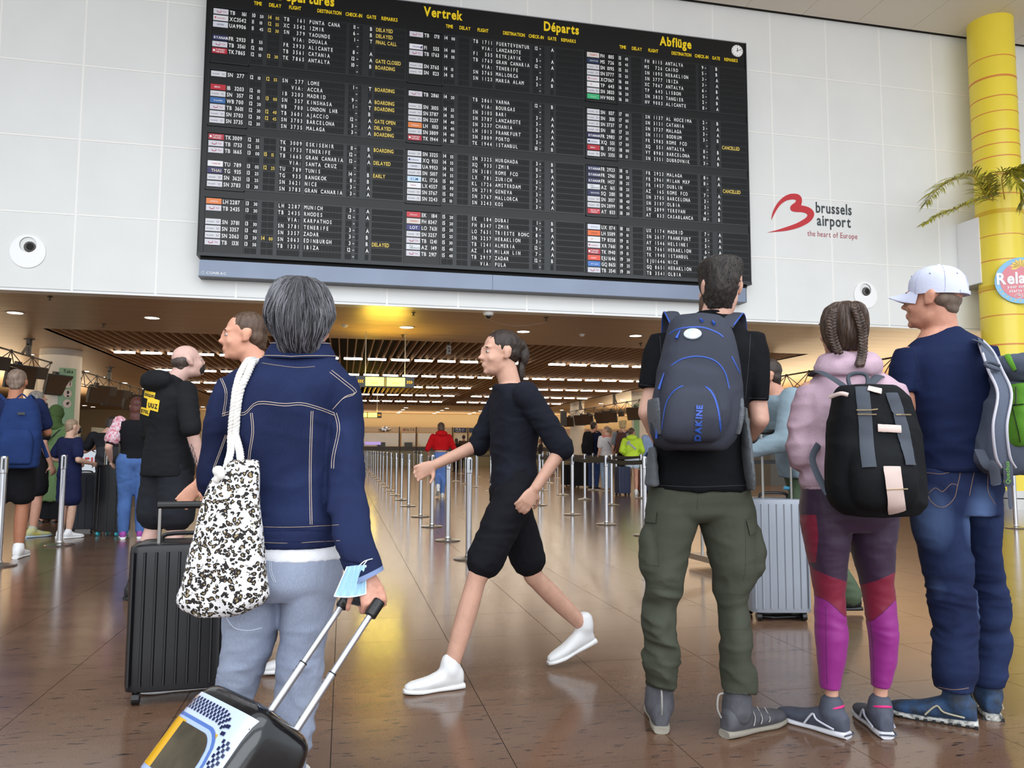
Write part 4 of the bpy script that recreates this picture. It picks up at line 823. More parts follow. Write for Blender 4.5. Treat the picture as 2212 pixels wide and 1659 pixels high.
def hand_parts(w, d, pn, s=1.0, curl=.5, side=1, spread=.12):
    """w wrist, d direction of the fingers, pn palm normal (towards the palm); side: +1 thumb on the d x pn side"""
    d = nrm(d); pn = nrm(pn - d * (pn @ d)); q = np.cross(d, pn) * side; w = np.asarray(w, float); L_ = []
    c = w + d * .045 * s; L_.append(loft([(w - d * .02 * s, q * .024 * s, pn * .018 * s), (w + d * .012 * s, q * .028 * s, pn * .017 * s), (w + d * .05 * s, q * .04 * s, pn * .015 * s), (w + d * .085 * s, q * .041 * s, pn * .012 * s), (w + d * .092 * s, q * .034 * s, pn * .008 * s)], 14, 3))
    for k, (o, ln) in enumerate(((.031, .070), (.0105, .078), (-.0105, .073), (-.031, .058))):
        p = w + d * .075 * s + q * o * s; ang = -spread * .2 * (k - 1.5); dirv = nrm(d + q * (1.5 - k) * spread * .35); pts = [p]; a = 0
        for seg, fr in enumerate((.45, .31, .24)):
            a += curl * (0.55, 0.95, 0.75)[seg] * 1.25; dv = dirv * math.cos(a) + pn * math.sin(a); pts.append(pts[-1] + dv * ln * fr * s)
        pts = np.array(pts); L_.append(tube(np.vstack([p - d * .02 * s, cat_rom(pts, 3), pts[-1] + (pts[-1] - pts[-2]) * .12]), [.0095 * s] * 6 + [.0088 * s] * 3 + [.0078 * s] * 2 + [.004 * s], 8))
    p = w + d * .022 * s + q * .022 * s; pts = [p, p + (d * .35 + q * .75 + pn * .25) * .03 * s, p + (d * .62 + q * .75 + pn * .45) * .052 * s, p + (d * .9 + q * .72 + pn * .75) * .066 * s]
    L_.append(tube(cat_rom(pts, 3), np.linspace(.0125, .008, 10) * s, 8))
    return L_
SKIN = {}
def skin(rgb): 
    k = 'skin_%d_%d_%d' % rgb; return mat(k, rgb, .5, noise=.06, nscale=30, spec=.35)
def joints(base, H_, face, pose=None):
    """world joints of a standing figure; pose overrides are (right, forward, up) in units of height"""
    j = dict(head=(0, .012, .925), nb=(0, -.012, .835), chest=(0, 0, .735), waist=(0, .005, .63), pelvis=(0, 0, .535),
             shL=(-.107, -.005, .805), shR=(.107, -.005, .805), elL=(-.135, -.02, .632), elR=(.135, -.02, .632), wrL=(-.135, .04, .49), wrR=(.135, .04, .49),
             hipL=(-.05, 0, .515), hipR=(.05, 0, .515), knL=(-.055, .012, .28), knR=(.055, .012, .28), anL=(-.055, -.012, .045), anR=(.055, -.012, .045), toeL=(-.065, .1, .0), toeR=(.065, .1, 0))
    if pose: j.update(pose)
    f = np.array([-math.sin(math.radians(face)), math.cos(math.radians(face)), 0]); r = np.array([f[1], -f[0], 0]); b = np.array([base[0], base[1], 0.])
    return {k: b + (r * v[0] + f * v[1] + UP * v[2]) * H_ for k, v in j.items()}, f, r
def body_mesh(j, H_, hf, vox, m=1.0, hs=None, hands=None, headup=UP, hipw=1.0, ml=None, mg=None):
    s = H_; ml = ml or m; mg = mg or ml; P_ = []; L_ = P_.append; hs = hs or H_ / 1.72
    rs = nrm(j['shR'] - j['shL']); rh = nrm(j['hipR'] - j['hipL']); fs = nrm(np.cross(UP, rs)); fh = nrm(np.cross(UP, rh))
    P_ += head_parts(j['head'], hf, hs, headup)
    L_(cap(j['nb'] - UP * .01 * s, j['head'] - UP * .035 * hs - nrm(hf) * .02, .036 * s * m, .033 * s, n=16))
    L_(loft([(j['pelvis'] - UP * .045 * s, rh * .06 * s, fh * .045 * s), (j['pelvis'], rh * .092 * s * m * hipw, fh * .062 * s * m), ((j['pelvis'] + j['waist']) / 2, rh * .088 * s * m * hipw, fh * .06 * s * m), (j['waist'], rs * .076 * s * m, fs * .054 * s * m), (j['chest'], rs * .092 * s * m, fs * .062 * s * m), ((j['shL'] + j['shR']) / 2 - UP * .01 * s, rs * .1 * s * m, fs * .052 * s * m), (j['nb'], rs * .045 * s, fs * .036 * s)], 20, 3, 2.3))
    for q in 'LR':
        L_(cap(j['sh' + q], j['el' + q], .031 * s * ml, .023 * s * ml)); L_(cap(j['el' + q], j['wr' + q], .0235 * s * ml, .0155 * s, .021 * s * ml))
        L_(cap(j['hip' + q], j['kn' + q], .052 * s * mg * hipw, .033 * s * mg)); L_(cap(j['kn' + q], j['an' + q], .031 * s * mg, .021 * s * min(1, mg + .1), .034 * s * mg)); L_(cap(j['an' + q] - UP * .008 * s, j['an' + q] * .35 + j['toe' + q] * .65 + UP * .006 * s, .020 * s, .009 * s))
        hd = (hands or {}).get(q)
        d = nrm(j['wr' + q] - j['el' + q])
        if hd is None: inner = rs * (1 if q == 'L' else -1); P_ += hand_parts(j['wr' + q], d, inner, H_ / 1.75, .35, 1 if q == 'L' else -1)
        elif hd != 'none': P_ += hand_parts(j['wr' + q], hd[0], hd[1], H_ / 1.75 * (hd[4] if len(hd) > 4 else 1), hd[2], hd[3])
    return remesh(P_, vox, 2)
def top_mesh(j, H_, vox, m=1.0, sleeve='short', hem=None, t=.014, loose=1.0, fold=.006, hood=False, collar=True, seed=3, hipw=1.0):
    s = H_; rs = nrm(j['shR'] - j['shL']); rh = nrm(j['hipR'] - j['hipL']); fs = nrm(np.cross(UP, rs)); fh = nrm(np.cross(UP, rh)); P_ = []
    hem = hem if hem is not None else -.01; hb = j['pelvis'] + UP * hem * s; w = lambda a: (a * s * m + t) * loose
    P_.append(loft([(hb, rh * w(.092) * hipw, fh * w(.066)), (hb + (j['waist'] - hb) * .5, rh * w(.088), fh * w(.064)), (j['waist'], rs * w(.08), fs * w(.06)), (j['chest'], rs * w(.095), fs * w(.067)), ((j['shL'] + j['shR']) / 2 - UP * .005 * s, rs * w(.103), fs * w(.056)), (j['nb'] + UP * (.0 if collar else -.01) * s, rs * (.05 * s + t), fs * (.042 * s + t))], 22, 3, 2.3))
    for q in 'LR':
        a, e, wr = j['sh' + q], j['el' + q], j['wr' + q]; r0, r1, r2 = .034 * s * m + t, .026 * s * m + t * 1.2, .02 * s + t
        if sleeve == 'short': P_.append(cap(a, a + (e - a) * .68, r0, r0 * 1.02))
        elif sleeve == 'long': P_ += [cap(a, e, r0, r1), cap(e, wr - nrm(wr - e) * .01, r1, r2)]
        elif sleeve == 'elbow': P_ += [cap(a, e, r0, r1 * 1.05)]
    if hood:
        P_.append(ell(j['nb'] - fs * .05 * s + UP * .012 * s, (.085 * s, .05 * s, .045 * s), np.array([rs, fs, UP]))); P_.append(ell(j['nb'] + UP * .008 * s, (.068 * s, .055 * s, .035 * s), np.array([rs, fs, UP])))
    return remesh(P_, vox, 3, fold, seed=seed)
def bottom_mesh(j, H_, vox, m=1.0, kind='trousers', t=.012, fold=.006, seed=5, flare=1.0, hipw=1.0):
    s = H_; rh = nrm(j['hipR'] - j['hipL']); fh = nrm(np.cross(UP, rh)); w = lambda a: a * s * m + t
    P_ = [loft([(j['pelvis'] - UP * .05 * s, rh * w(.07), fh * w(.05)), (j['pelvis'] - UP * .01 * s, rh * w(.096) * hipw, fh * w(.068)), (j['pelvis'] + UP * .03 * s, rh * w(.092) * hipw, fh * w(.064)), (j['pelvis'] + UP * .065 * s, rh * w(.084), fh * w(.058))], 22, 3, 2.3)]
    for q in 'LR':
        h_, k, a = j['hip' + q], j['kn' + q], j['an' + q]
        if kind == 'shorts': P_.append(cap(h_, h_ + (k - h_) * .78, w(.056) * hipw, w(.05) * flare))
        elif kind == 'minishorts': P_.append(cap(h_, h_ + (k - h_) * .36, w(.056), w(.054)))
        else: P_ += [cap(h_, k, w(.055) * hipw, w(.036)), cap(k, a + (k - a) * .04, w(.036), w(.026) * flare, w(.034))]
    return remesh(P_, vox, 3, fold, seed=seed)
def shoe(t, an, toe, H_, col, sole, name='shoe', extra=None, lift=0, ws=1.0):
    """one shoe: upper, sole and laces; heel under the ankle, toe at toe"""
    an = np.asarray(an, float); toe = np.asarray(toe, float); d = toe - an; pitch = 0
    f = nrm(np.array([d[0], d[1], 0])); r = np.array([f[1], -f[0], 0]); L_ = .165 * H_ * ws; heel = np.array([an[0], an[1], 0]) - f * .036 * H_
    heel[2] = lift; u = UP.copy()
    if abs(toe[2] - lift) > .02 or extra == 'tilt':
        f = nrm(toe + f * .03 - heel); u = nrm(np.cross(r, f)); u = u if u[2] > 0 else -u
    S_ = lambda q, w_, z0, z1: (heel + f * L_ * q + u * (z0 + z1) / 2, r * w_ * H_ / 1.75, u * (z1 - z0) / 2)
    k = H_ / 1.75
    so = loft([S_(-.02, .018, 0, .02 * k), S_(0, .03, 0, .028 * k), S_(.2, .036, 0, .026 * k), S_(.45, .034, 0, .022 * k), S_(.72, .046, 0, .022 * k), S_(.92, .036, .004, .026 * k), S_(1.0, .016, .008, .024 * k)], 20, 3, 3.2)
    up = remesh([loft([S_(-.01, .024, .015 * k, .085 * k), S_(.07, .036, .012 * k, .108 * k), S_(.25, .040, .012 * k, .108 * k), S_(.38, .040, .012 * k, .096 * k), S_(.6, .045, .012 * k, .07 * k), S_(.85, .041, .012 * k, .056 * k), S_(.98, .022, .014 * k, .044 * k)], 20, 3, 2.3), cap(an, an + UP * .02 * H_, .031 * H_ * .95, .03 * H_ * .9)], .007 if H_ > 1 and t.get('near') else .012, 2)
    o = mk(name, up, col, parent=t, smooth=True); mk('sole', so, sole, parent=o, smooth=True)
    g = G()
    for q in (.34, .42, .5, .58): c = heel + f * L_ * q + u * (.088 - (q - .3) * .09) * k; g.tube([c - r * .022 * k, c + u * .004, c + r * .022 * k], .003 * k, 5)
    mk('laces', g.get(), extra if isinstance(extra, bpy.types.Material) else sole, parent=o)
    return o, (heel, f, r, u, L_)
def strands(surf, n, path, length, col=None, root_z=None, w=.0016, seg=6, lift=.004, jitter=.3, seed=1):
    """fine locks laid over a hair surface; path(p, normal) gives the combing direction"""
    V, F = surf; V = np.asarray(V); r_ = random.Random(seed); T_ = bvh(surf); g = G(); idx = [r_.randrange(len(V)) for _ in range(n)]
    for i in idx:
        p = V[i].copy(); pts = []; ok = True
        for k in range(seg):
            loc, nn, fi, dist = T_.find_nearest(Vector(p))
            if loc is None: ok = False; break
            nn = np.array(nn); q = np.array(loc) + nn * (lift * (0.3 + .7 * math.sin(math.pi * k / seg))); pts.append(q)
            d = path(q, nn); d = d + np.array([r_.uniform(-1, 1), r_.uniform(-1, 1), r_.uniform(-1, 1)]) * jitter * .35; d = nrm(d - nn * (d @ nn)); p = q + d * length / seg
        if len(pts) > 2: g.tube(pts, np.array([w * .5] + [w] * (len(pts) - 2) + [w * .2]), 3, False)
    return g.get()
def hair_mesh(c, f, s, style='short', up=UP, vox=.01, size=1.0):
    r, f, u = basis(f, up); R_ = np.array([r, f, u]); c = np.asarray(c, float); E = lambda o, rad: ell(c + (r * o[0] + f * o[1] + u * o[2]) * s, [q * s * size for q in rad], R_)
    if style == 'short': L_ = [E((0, -.022, .045), (.079, .092, .08)), E((0, -.05, .0), (.072, .056, .06)), E((0, -.07, -.04), (.05, .03, .035))]
    elif style == 'flat': L_ = [E((0, -.02, .05), (.078, .09, .085)), E((0, -.01, .085), (.07, .085, .055)), E((0, -.05, .0), (.073, .056, .06)), E((0, -.068, -.04), (.052, .03, .04))]
    elif style == 'bald': L_ = [E((0, -.030, .012), (.0775, .083, .062)), E((0, -.066, -.03), (.054, .032, .04))]
    elif style == 'bob': L_ = [E((0, -.022, .045), (.088, .1, .085)), E((0, -.045, .0), (.088, .072, .08)), E((0, -.06, -.06), (.062, .045, .055))]
    elif style == 'long': L_ = [E((0, -.022, .045), (.084, .098, .085)), E((0, -.05, -.02), (.084, .066, .1)), E((0, -.065, -.13), (.082, .045, .12)), E((.01, -.068, -.22), (.06, .03, .09))]
    elif style == 'pony': L_ = [E((0, -.022, .045), (.08, .096, .082)), E((0, -.05, .005), (.074, .056, .06)), E((0, -.115, .05), (.03, .03, .03)), E((0, -.135, -.0), (.026, .028, .06)), E((.005, -.12, -.08), (.02, .022, .06))]
    elif style == 'curly': L_ = [E((0, -.022, .055), (.092, .105, .095)), E((0, -.05, .0), (.086, .07, .07))] + [E((.07 * math.cos(k), -.02 + .07 * math.sin(k), .08 + .04 * math.sin(2.3 * k)), (.03, .03, .03)) for k in range(8)]
    return remesh(L_, vox, 2, .003, (60, 60, 25))
def hairmat(name, c1, c2, rough=.5): return mat(name, c1, rough, noise=.3, nscale=60, rgb2=c2, bump=.6, bscale=90, stretch=(1, 1, .18), spec=.4)
def figure(label, base, H_, face, skin_c, hair, top, bottom, shoes, pose=None, headf=None, m=1.0, vox=.016, name='person', group=None, hands=None, hipw=1.0, headup=UP, eyes=False):
    """hair=(style, mat); top=(mat, sleeve, hem, loose, hood); bottom=(mat, kind, flare); shoes=(mat, sole mat)"""
    j, f, r = joints(base, H_, face, pose); t = thing(name, (base[0], base[1], 0), label, 'person', group); hs = H_ / 1.72
    hf = f if headf is None else np.array([-math.sin(math.radians(headf[0])) * math.cos(math.radians(headf[1])), math.cos(math.radians(headf[0])) * math.cos(math.radians(headf[1])), math.sin(math.radians(headf[1]))])
    hup = UP if headf is None else nrm(np.cross(nrm(np.cross(hf, UP)), hf))
    mk('body', body_mesh(j, H_, hf, vox * .75, m, hs, hands, hup, hipw), skin(skin_c), parent=t, smooth=True)
    if hair: mk('hair', hair_mesh(j['head'], hf, hs, hair[0], hup, vox * .6), hair[1], parent=t, smooth=True)
    if top: mk(top[5] if len(top) > 5 else 'shirt', top_mesh(j, H_, vox, m, top[1], top[2] if len(top) > 2 else None, loose=top[3] if len(top) > 3 else 1, hood=top[4] if len(top) > 4 else False, hipw=hipw), top[0], parent=t, smooth=True)
    if bottom: mk(bottom[3] if len(bottom) > 3 else bottom[1].replace('mini', ''), bottom_mesh(j, H_, vox, m, bottom[1], flare=bottom[2] if len(bottom) > 2 else 1, hipw=hipw), bottom[0], parent=t, smooth=True)
    if shoes:
        for q in 'LR': shoe(t, j['an' + q], j['toe' + q], H_, shoes[0], shoes[1], lift=max(0, j['an' + q][2] - .05 * H_))
    if eyes: eyeparts(t, j['head'], hf, hup, hs)
    return t, j, f, r
def eyeparts(t, c, hf, hup, s):
    r, f, u = basis(hf, hup); R_ = np.array([r, f, u])
    for q in (-1, 1):
        e = np.asarray(c) + (r * q * .031 + f * .0765 + u * .004) * s
        o = mk('eye', ell(e, (.012 * s, .009 * s, .008 * s), R_, 10, 8), mat('eye_white', (190, 180, 172), .3), parent=t, smooth=True)
        mk('iris', ell(e + f * .0055 * s, (.0065 * s, .0045 * s, .0065 * s), R_, 8, 6), mat('iris_dark', (50, 36, 26), .15), parent=o, smooth=True)
        mk('eyebrow', tube([e + (u * .02 - r * .016 + f * .006) * s, e + (u * .024 + f * .01) * s, e + (u * .02 + r * .016 + f * .006) * s], .003 * s, 5), mat('brow_brown', (60, 44, 34), .8), parent=t)
def fab(name, rgb, rough=.85, noise=.12, nscale=7, bump=.35, bscale=260, **k): return mat(name, rgb, rough, noise=noise, nscale=nscale, bump=bump, bscale=bscale, spec=.18, **k)
def suitcase(base, w, d, h, rz, m_, label, ribs=7, rib='v', handle=.0, hm=None, wheels=None, name='suitcase', group=None, tilt=None):
    t = thing(name, (base[0], base[1], 0), label, 'suitcase', group); c, s = math.cos(rz), math.sin(rz); rr = np.array([c, s, 0]); ff = np.array([-s, c, 0]); b = np.array([base[0], base[1], 0.])
    z0 = .05; e = .035
    S_ = lambda z, k: (b + UP * z, rr * w / 2 * k, ff * d / 2 * k)
    V, F = loft([S_(z0, .86), S_(z0 + .012, .95), S_(z0 + e, 1), S_(z0 + h * .5, 1), S_(z0 + h - e, 1), S_(z0 + h - .012, .95), S_(z0 + h, .86)], 32, 2, 7)
    mk('shell', (V, F), m_, parent=t, smooth=True)
    g = G()
    for k in range(ribs):
        x = -w / 2 + w * (k + .5) / ribs
        for q in (-1, 1): g.tube([b + rr * x + ff * q * (d / 2 + .001) + UP * (z0 + .03), b + rr * x + ff * q * (d / 2 + .001) + UP * (z0 + h - .03)], .006 if rib == 'v' else .004, 6)
    mk('ribs', g.get(), m_, parent=t, kind='stuff')
    mk('zip_seam', loft([(b + ff * q + UP * (z0 + h / 2), rr * (w / 2 + .004), UP * (h / 2 + .004)) for q in (-.008, .008)], 32, 1, 7), BLKP, parent=t)
    hb = b - ff * d * .3
    mk('top_grip', tube(cat_rom([b + rr * -.09 + UP * (z0 + h), b + rr * -.07 + UP * (z0 + h + .03), b + rr * .07 + UP * (z0 + h + .03), b + rr * .09 + UP * (z0 + h)], 4), .009, 8), BLKP, parent=t)
    if handle:
        for q in (-1, 1): mk('handle_rod', tube([hb + rr * q * .09 + UP * (z0 + h - .01), hb + rr * q * .09 + UP * (z0 + h + handle)], .008, 8), hm or STEELB, parent=t)
        mk('pull_handle', tube([hb - rr * .1 + UP * (z0 + h + handle), hb + rr * .1 + UP * (z0 + h + handle)], .016, 10), BLKP, parent=t)
    wm_ = wheels or BLKP
    for qx in (-1, 1):
        for qy in (-1, 1):
            c_ = b + rr * qx * (w / 2 - .05) + ff * qy * (d / 2 - .035)
            mk('wheel', G().tube([c_ + UP * .027 - rr * .014, c_ + UP * .027 + rr * .014], .026, 16).tube([c_ + UP * .03, c_ + UP * .06], .014, 8).get(), wm_, parent=t, smooth=False)
    return t, (b, rr, ff, z0)

def FL(px, py): p = atz(px, py, 0); return p[0], p[1]
navy = fab('navy_cotton', (26, 36, 72)); navy2 = fab('navy_boy', (26, 32, 66)); blackc = fab('black_cotton', (22, 22, 26)); blackc2 = fab('black_cotton2', (30, 30, 34)); whites = mat('white_leather', (232, 232, 232), .4); greyish = mat('sole_grey', (168, 186, 198), .5)
HB = hairmat('hair_brown', (62, 46, 36), (96, 74, 58)); HG = hairmat('hair_grey', (96, 88, 82), (140, 132, 124)); HD = hairmat('hair_dark', (34, 26, 22), (58, 44, 36)); HR = hairmat('hair_auburn', (56, 26, 22), (96, 46, 34)); HBL = hairmat('hair_blond', (170, 140, 92), (205, 178, 128)); HF = hairmat('hair_fair', (120, 98, 76), (160, 138, 112))

def patch(par, tree, corners, m_, name='patch', lift=.004, n=8, th=.0):
    c = [np.array(q, float) for q in corners]; V = []; F = []
    for i in range(n + 1):
        for k in range(n + 1):
            a, b_ = i / n, k / n; q = (c[0] * (1 - a) + c[1] * a) * (1 - b_) + (c[3] * (1 - a) + c[2] * a) * b_; h_ = hit(tree, q[0], q[1], lift)
            if h_ is None: return None
            V.append(h_[0])
    F = [(i * (n + 1) + k, (i + 1) * (n + 1) + k, (i + 1) * (n + 1) + k + 1, i * (n + 1) + k + 1) for i in range(n) for k in range(n)]
    return mk(name, (V, F), m_, parent=par, smooth=True)
def print_text(par, tree, s_, o, dx, up, hpx, m_, lift=.006, wx=.9, name='lettering', bold=.05):
    """flat lettering pressed on a surface"""
    g = G(); text_g(g, s_, (0, 0, 0), X1, Z1, 1.0, bold, wx); V, F = g.get(); W = []
    dx = np.array(dx, float); up = np.array(up, float); o = np.array(o, float)
    for v in V:
        q = o + dx * v[0] * hpx + up * v[2] * hpx; h_ = hit(tree, q[0], q[1], lift); W.append(h_[0] if h_ else (W[-1] if W else (0, 0, 0)))
    return mk(name, (W, F), m_, parent=par)
# ================================================================== FOREGROUND PEOPLE
def PS(L_, R_, y, v, ry, tilt=0.0):
    """cross-section whose left and right outline meet the sight lines through L_ and R_"""
    a, b = P(L_, y, v), P(R_, y, v); c = (a + b) / 2; return (c, (b - a) / 2 + UP * tilt, FW * ry)
def PL(rows, e=2.2, n=28, k=4): return loft([PS(*r) for r in rows], n, k, e)
def band(pts, hh, th, m_, par, name, up=UP, k=5, closed=False):
    p = cat_rom(np.array(pts), k); return mk(name, tube(p, 1, 8, True, (th, hh), up), m_, parent=par, smooth=True)
def denim(name, c1, c2, c3=None, sc=2.6, fades=()):
    m = bpy.data.materials.new(name); m.use_nodes = True; nt = m.node_tree; b = nt.nodes['Principled BSDF']; L = nt.links.new; b.inputs['Roughness'].default_value = .85; b.inputs['Specular IOR Level'].default_value = .2
    tc = nt.nodes.new('ShaderNodeTexCoord'); n1 = nt.nodes.new('ShaderNodeTexNoise'); n1.inputs['Scale'].default_value = sc; n1.inputs['Detail'].default_value = 5; L(tc.outputs['Object'], n1.inputs[0])
    cr = nt.nodes.new('ShaderNodeValToRGB'); L(n1.outputs[0], cr.inputs[0]); e = cr.color_ramp.elements; e[0].position = .35; e[0].color = lin(c1); e[1].position = .72; e[1].color = lin(c2)
    mp = nt.nodes.new('ShaderNodeMapping'); mp.inputs['Scale'].default_value = (500, 500, 90); L(tc.outputs['Object'], mp.inputs[0])
    n2 = nt.nodes.new('ShaderNodeTexNoise'); n2.inputs['Scale'].default_value = 1; n2.inputs['Detail'].default_value = 2; L(mp.outputs[0], n2.inputs[0])
    mr = nt.nodes.new('ShaderNodeMapRange'); mr.inputs[1].default_value = .3; mr.inputs[2].default_value = .7; mr.inputs[3].default_value = .9; mr.inputs[4].default_value = 1.12; L(n2.outputs[0], mr.inputs[0])
    mx = nt.nodes.new('ShaderNodeMix'); mx.data_type = 'RGBA'; mx.blend_type = 'MULTIPLY'; mx.inputs[0].default_value = 1; L(cr.outputs[0], mx.inputs[6]); L(mr.outputs[0], mx.inputs[7]); last = mx.outputs[2]
    for f in fades:   # worn pale patches: centre (local), radii
        vm = nt.nodes.new('ShaderNodeMapping'); vm.inputs['Location'].default_value = tuple(-f[0][i] / f[1][i] for i in range(3)); vm.inputs['Scale'].default_value = tuple(1 / f[1][i] for i in range(3)); L(tc.outputs['Object'], vm.inputs[0])
        ln = nt.nodes.new('ShaderNodeVectorMath'); ln.operation = 'LENGTH'; L(vm.outputs[0], ln.inputs[0]); r2 = nt.nodes.new('ShaderNodeMapRange'); r2.inputs[1].default_value = .2; r2.inputs[2].default_value = 1; r2.inputs[3].default_value = .8; r2.inputs[4].default_value = 0; L(ln.outputs['Value'], r2.inputs[0])
        m2 = nt.nodes.new('ShaderNodeMix'); m2.data_type = 'RGBA'; L(r2.outputs[0], m2.inputs[0]); L(last, m2.inputs[6]); m2.inputs[7].default_value = lin(c3); last = m2.outputs[2]
    L(last, b.inputs['Base Color']); bp = nt.nodes.new('ShaderNodeBump'); bp.inputs['Strength'].default_value = .3; bp.inputs['Distance'].default_value = .002; L(n2.outputs[0], bp.inputs['Height']); L(bp.outputs[0], b.inputs['Normal'])
    return m
FHD = lambda u, z=0: nrm(FW + RT * u + UP * z)
# ------------------------------------------------------------------ woman in denim jacket
V0 = 2.42; c0 = P(630, 1000, V0); bw = np.array([c0[0], c0[1], 0.]); 
woman = thing('person', bw, 'grey-haired woman in dark denim jacket and pale jeans seen from behind', 'person'); woman['near'] = 1
jw = dict(head=P(656, 702, 2.43), nb=P(650, 775, 2.42), chest=P(612, 900, V0), waist=P(612, 1030, V0), pelvis=P(615, 1215, V0), shL=P(500, 838, 2.42), shR=P(735, 842, 2.42), elL=P(462, 1020, 2.44), elR=P(748, 1070, 2.36), wrL=P(506, 1120, 2.70), wrR=P(793, 1240, 2.165),
          hipL=P(555, 1240, V0), hipR=P(668, 1240, V0), knL=P(528, 1440, 2.42), knR=P(648, 1440, 2.42), anL=P(490, 1660, 2.44), anR=P(626, 1660, 2.4), toeL=P(480, 1705, 2.6), toeR=P(640, 1705, 2.55))
for q in 'LR': jw['an' + q][2] = .075; jw['toe' + q][2] = 0
SKW = skin((196, 140, 116)); hfw = FHD(.30, .12)
hd = nrm(-UP * .85 + RT * .30 - FW * .25); pnw = nrm(FW * .8 + UP * .1 - RT * .45)
bm = body_mesh(jw, 1.58, hfw, .0055, .92, .95, {'R': (hd, pnw, 1.0, -1, 1.02)}, nrm(UP - FW * .1), ml=.62)
mk('body', bm, mat('skin_mature', (188, 130, 108), .5, noise=.14, nscale=45, rgb2=(214, 160, 138), bump=.35, bscale=140), parent=woman, smooth=True)
DEN = denim('dark_denim', (18, 24, 52), (34, 46, 84)); STT = mat('stitch_tan', (206, 186, 168), .7)
jk = [PL([(528, 737, 1176, V0, .118), (524, 737, 1160, V0, .12), (516, 731, 1110, V0, .112), (508, 718, 1030, V0, .108), (500, 718, 950, V0, .116), (492, 730, 885, V0, .118), (486, 752, 835, V0, .108), (500, 752, 806, V0, .088), (548, 735, 783, 2.43, .074), (585, 716, 766, 2.43, .066)], 2.25),
      loft([PS(478, 530, 816, V0, .045), PS(459, 530, 850, V0, .056), PS(446, 520, 905, V0, .057), PS(436, 510, 960, 2.43, .056), PS(429, 500, 1010, 2.44, .058), PS(431, 500, 1045, 2.46, .062), PS(446, 512, 1072, 2.5, .055)], 20, 3),
      loft([PS(700, 768, 812, V0, .05), PS(704, 779, 850, V0, .056), PS(708, 784, 905, V0, .058), PS(711, 785, 970, 2.4, .056), PS(709, 786, 1040, 2.38, .058), PS(708, 790, 1085, 2.35, .058), PS(714, 796, 1120, 2.305, .06), PS(724, 802, 1160, 2.26, .062), PS(736, 812, 1192, 2.215, .06), PS(742, 818, 1210, 2.195, .058)], 20, 3),
      cap(P(495, 1062, 2.52), P(505, 1118, 2.68), .05, .04)]
jkm = remesh(jk, .0068, 3, .011, (7, 7, 13), 11, lambda W: .35 + .9 * np.clip((1.02 - W[:, 2]) / .25, 0, 1) + .5 * np.clip(np.abs((W - c0) @ RT) / .12 - 1, 0, 1))
jacket = mk('denim_jacket', jkm, DEN, parent=woman, smooth=True); TJ = bvh(jkm)
cuff = loft([(P(774, 1196, 2.215), nrm(RT * 1 - UP * -.25) * .053, FW * .06), (P(784, 1222, 2.185), nrm(RT * 1 + UP * .42) * .052, FW * .056), (P(790, 1238, 2.17), nrm(RT * 1 + UP * .45) * .050, FW * .054)], 20, 3)
mk('cuff', cuff, DEN, parent=jacket, smooth=True)
mk('cuff_lining', loft([(P(790, 1238, 2.17), nrm(RT * 1 + UP * .45) * .0505, FW * .0545), (P(793, 1248, 2.165), nrm(RT * 1 + UP * .47) * .050, FW * .054)], 20, 2), mat('denim_pale', (112, 130, 168), .8), parent=jacket, smooth=True)
g = G()
def sm2(pts, off=(0, 5), r=.0009): seam(g, TJ, pts, r); seam(g, TJ, [(x + off[0], y + off[1]) for x, y in pts], r)
sm2([(480, 894), (500, 889), (528, 891), (557, 868), (614, 872), (651, 870), (690, 880), (722, 892)]); sm2([(722, 892), (729, 928), (718, 984), (716, 1012)], (5, 0)); sm2([(716, 800), (744, 822), (770, 846), (745, 857), (723, 880)], (-4, 4))
sm2([(672, 888), (670, 935), (668, 1028), (670, 1133)], (4, 0)); sm2([(541, 892), (544, 935), (536, 991), (538, 1060), (541, 1133)], (4, 0)); sm2([(538, 1137), (600, 1139), (660, 1138), (732, 1134)], (0, 0)); sm2([(540, 1170), (620, 1173), (734, 1168)], (0, 0)); sm2([(487, 939), (474, 975), (460, 1012)], (3, 1)); sm2([(476, 818), (487, 850), (481, 896)], (4, 0)); sm2([(566, 784), (590, 788), (640, 794), (680, 792)], (0, 0))
mk('stitching', g.get(), STT, parent=jacket, kind='stuff')
g = G(); seam(g, TJ, [(705, 1090), (712, 1040), (713, 985)], .003); mk('back_hem_band', remesh([PL([(529, 739, 1178, V0, .1235), (524, 739, 1160, V0, .1245), (521, 736, 1139, V0, .122)], 2.25)], .007, 1), DEN, parent=jacket, smooth=True)
# collar: a folded band round the neck, open at the front
cl = []
for q in np.linspace(-2.2, 2.2, 21):
    cc = P(648, 772, 2.43); cl.append(cc + RT * .098 * math.sin(q) - FW * .078 * math.cos(q) + UP * (.012 + .016 * (abs(q) / 2.2)))
cl = np.array(cl); upv = np.array([nrm(UP * 1 - nrm(p - P(648, 772, 2.43)) * .5) for p in cl])
Vc, Fc = tube(cl, 1, 8, True, (.0045, .029), upv); col = mk('collar', (Vc, Fc), DEN, parent=jacket, smooth=True)
g = G(); g.tube(cl + upv * .022 + (cl - P(648, 772, 2.43)) * .07, .0009, 4); g.tube(cl - upv * .024 + (cl - P(648, 772, 2.43)) * .07, .0009, 4); mk('collar_stitching', g.get(), STT, parent=jacket)
mk('white_shirt', remesh([PL([(508, 741, 1206, V0, .115), (508, 742, 1196, V0, .118), (514, 738, 1150, V0, .112)], 2.25)], .008, 2, .003), fab('white_jersey', (236, 238, 246)), parent=woman, smooth=True)
PJ = denim('pale_denim', (138, 147, 168), (156, 165, 184), sc=3)
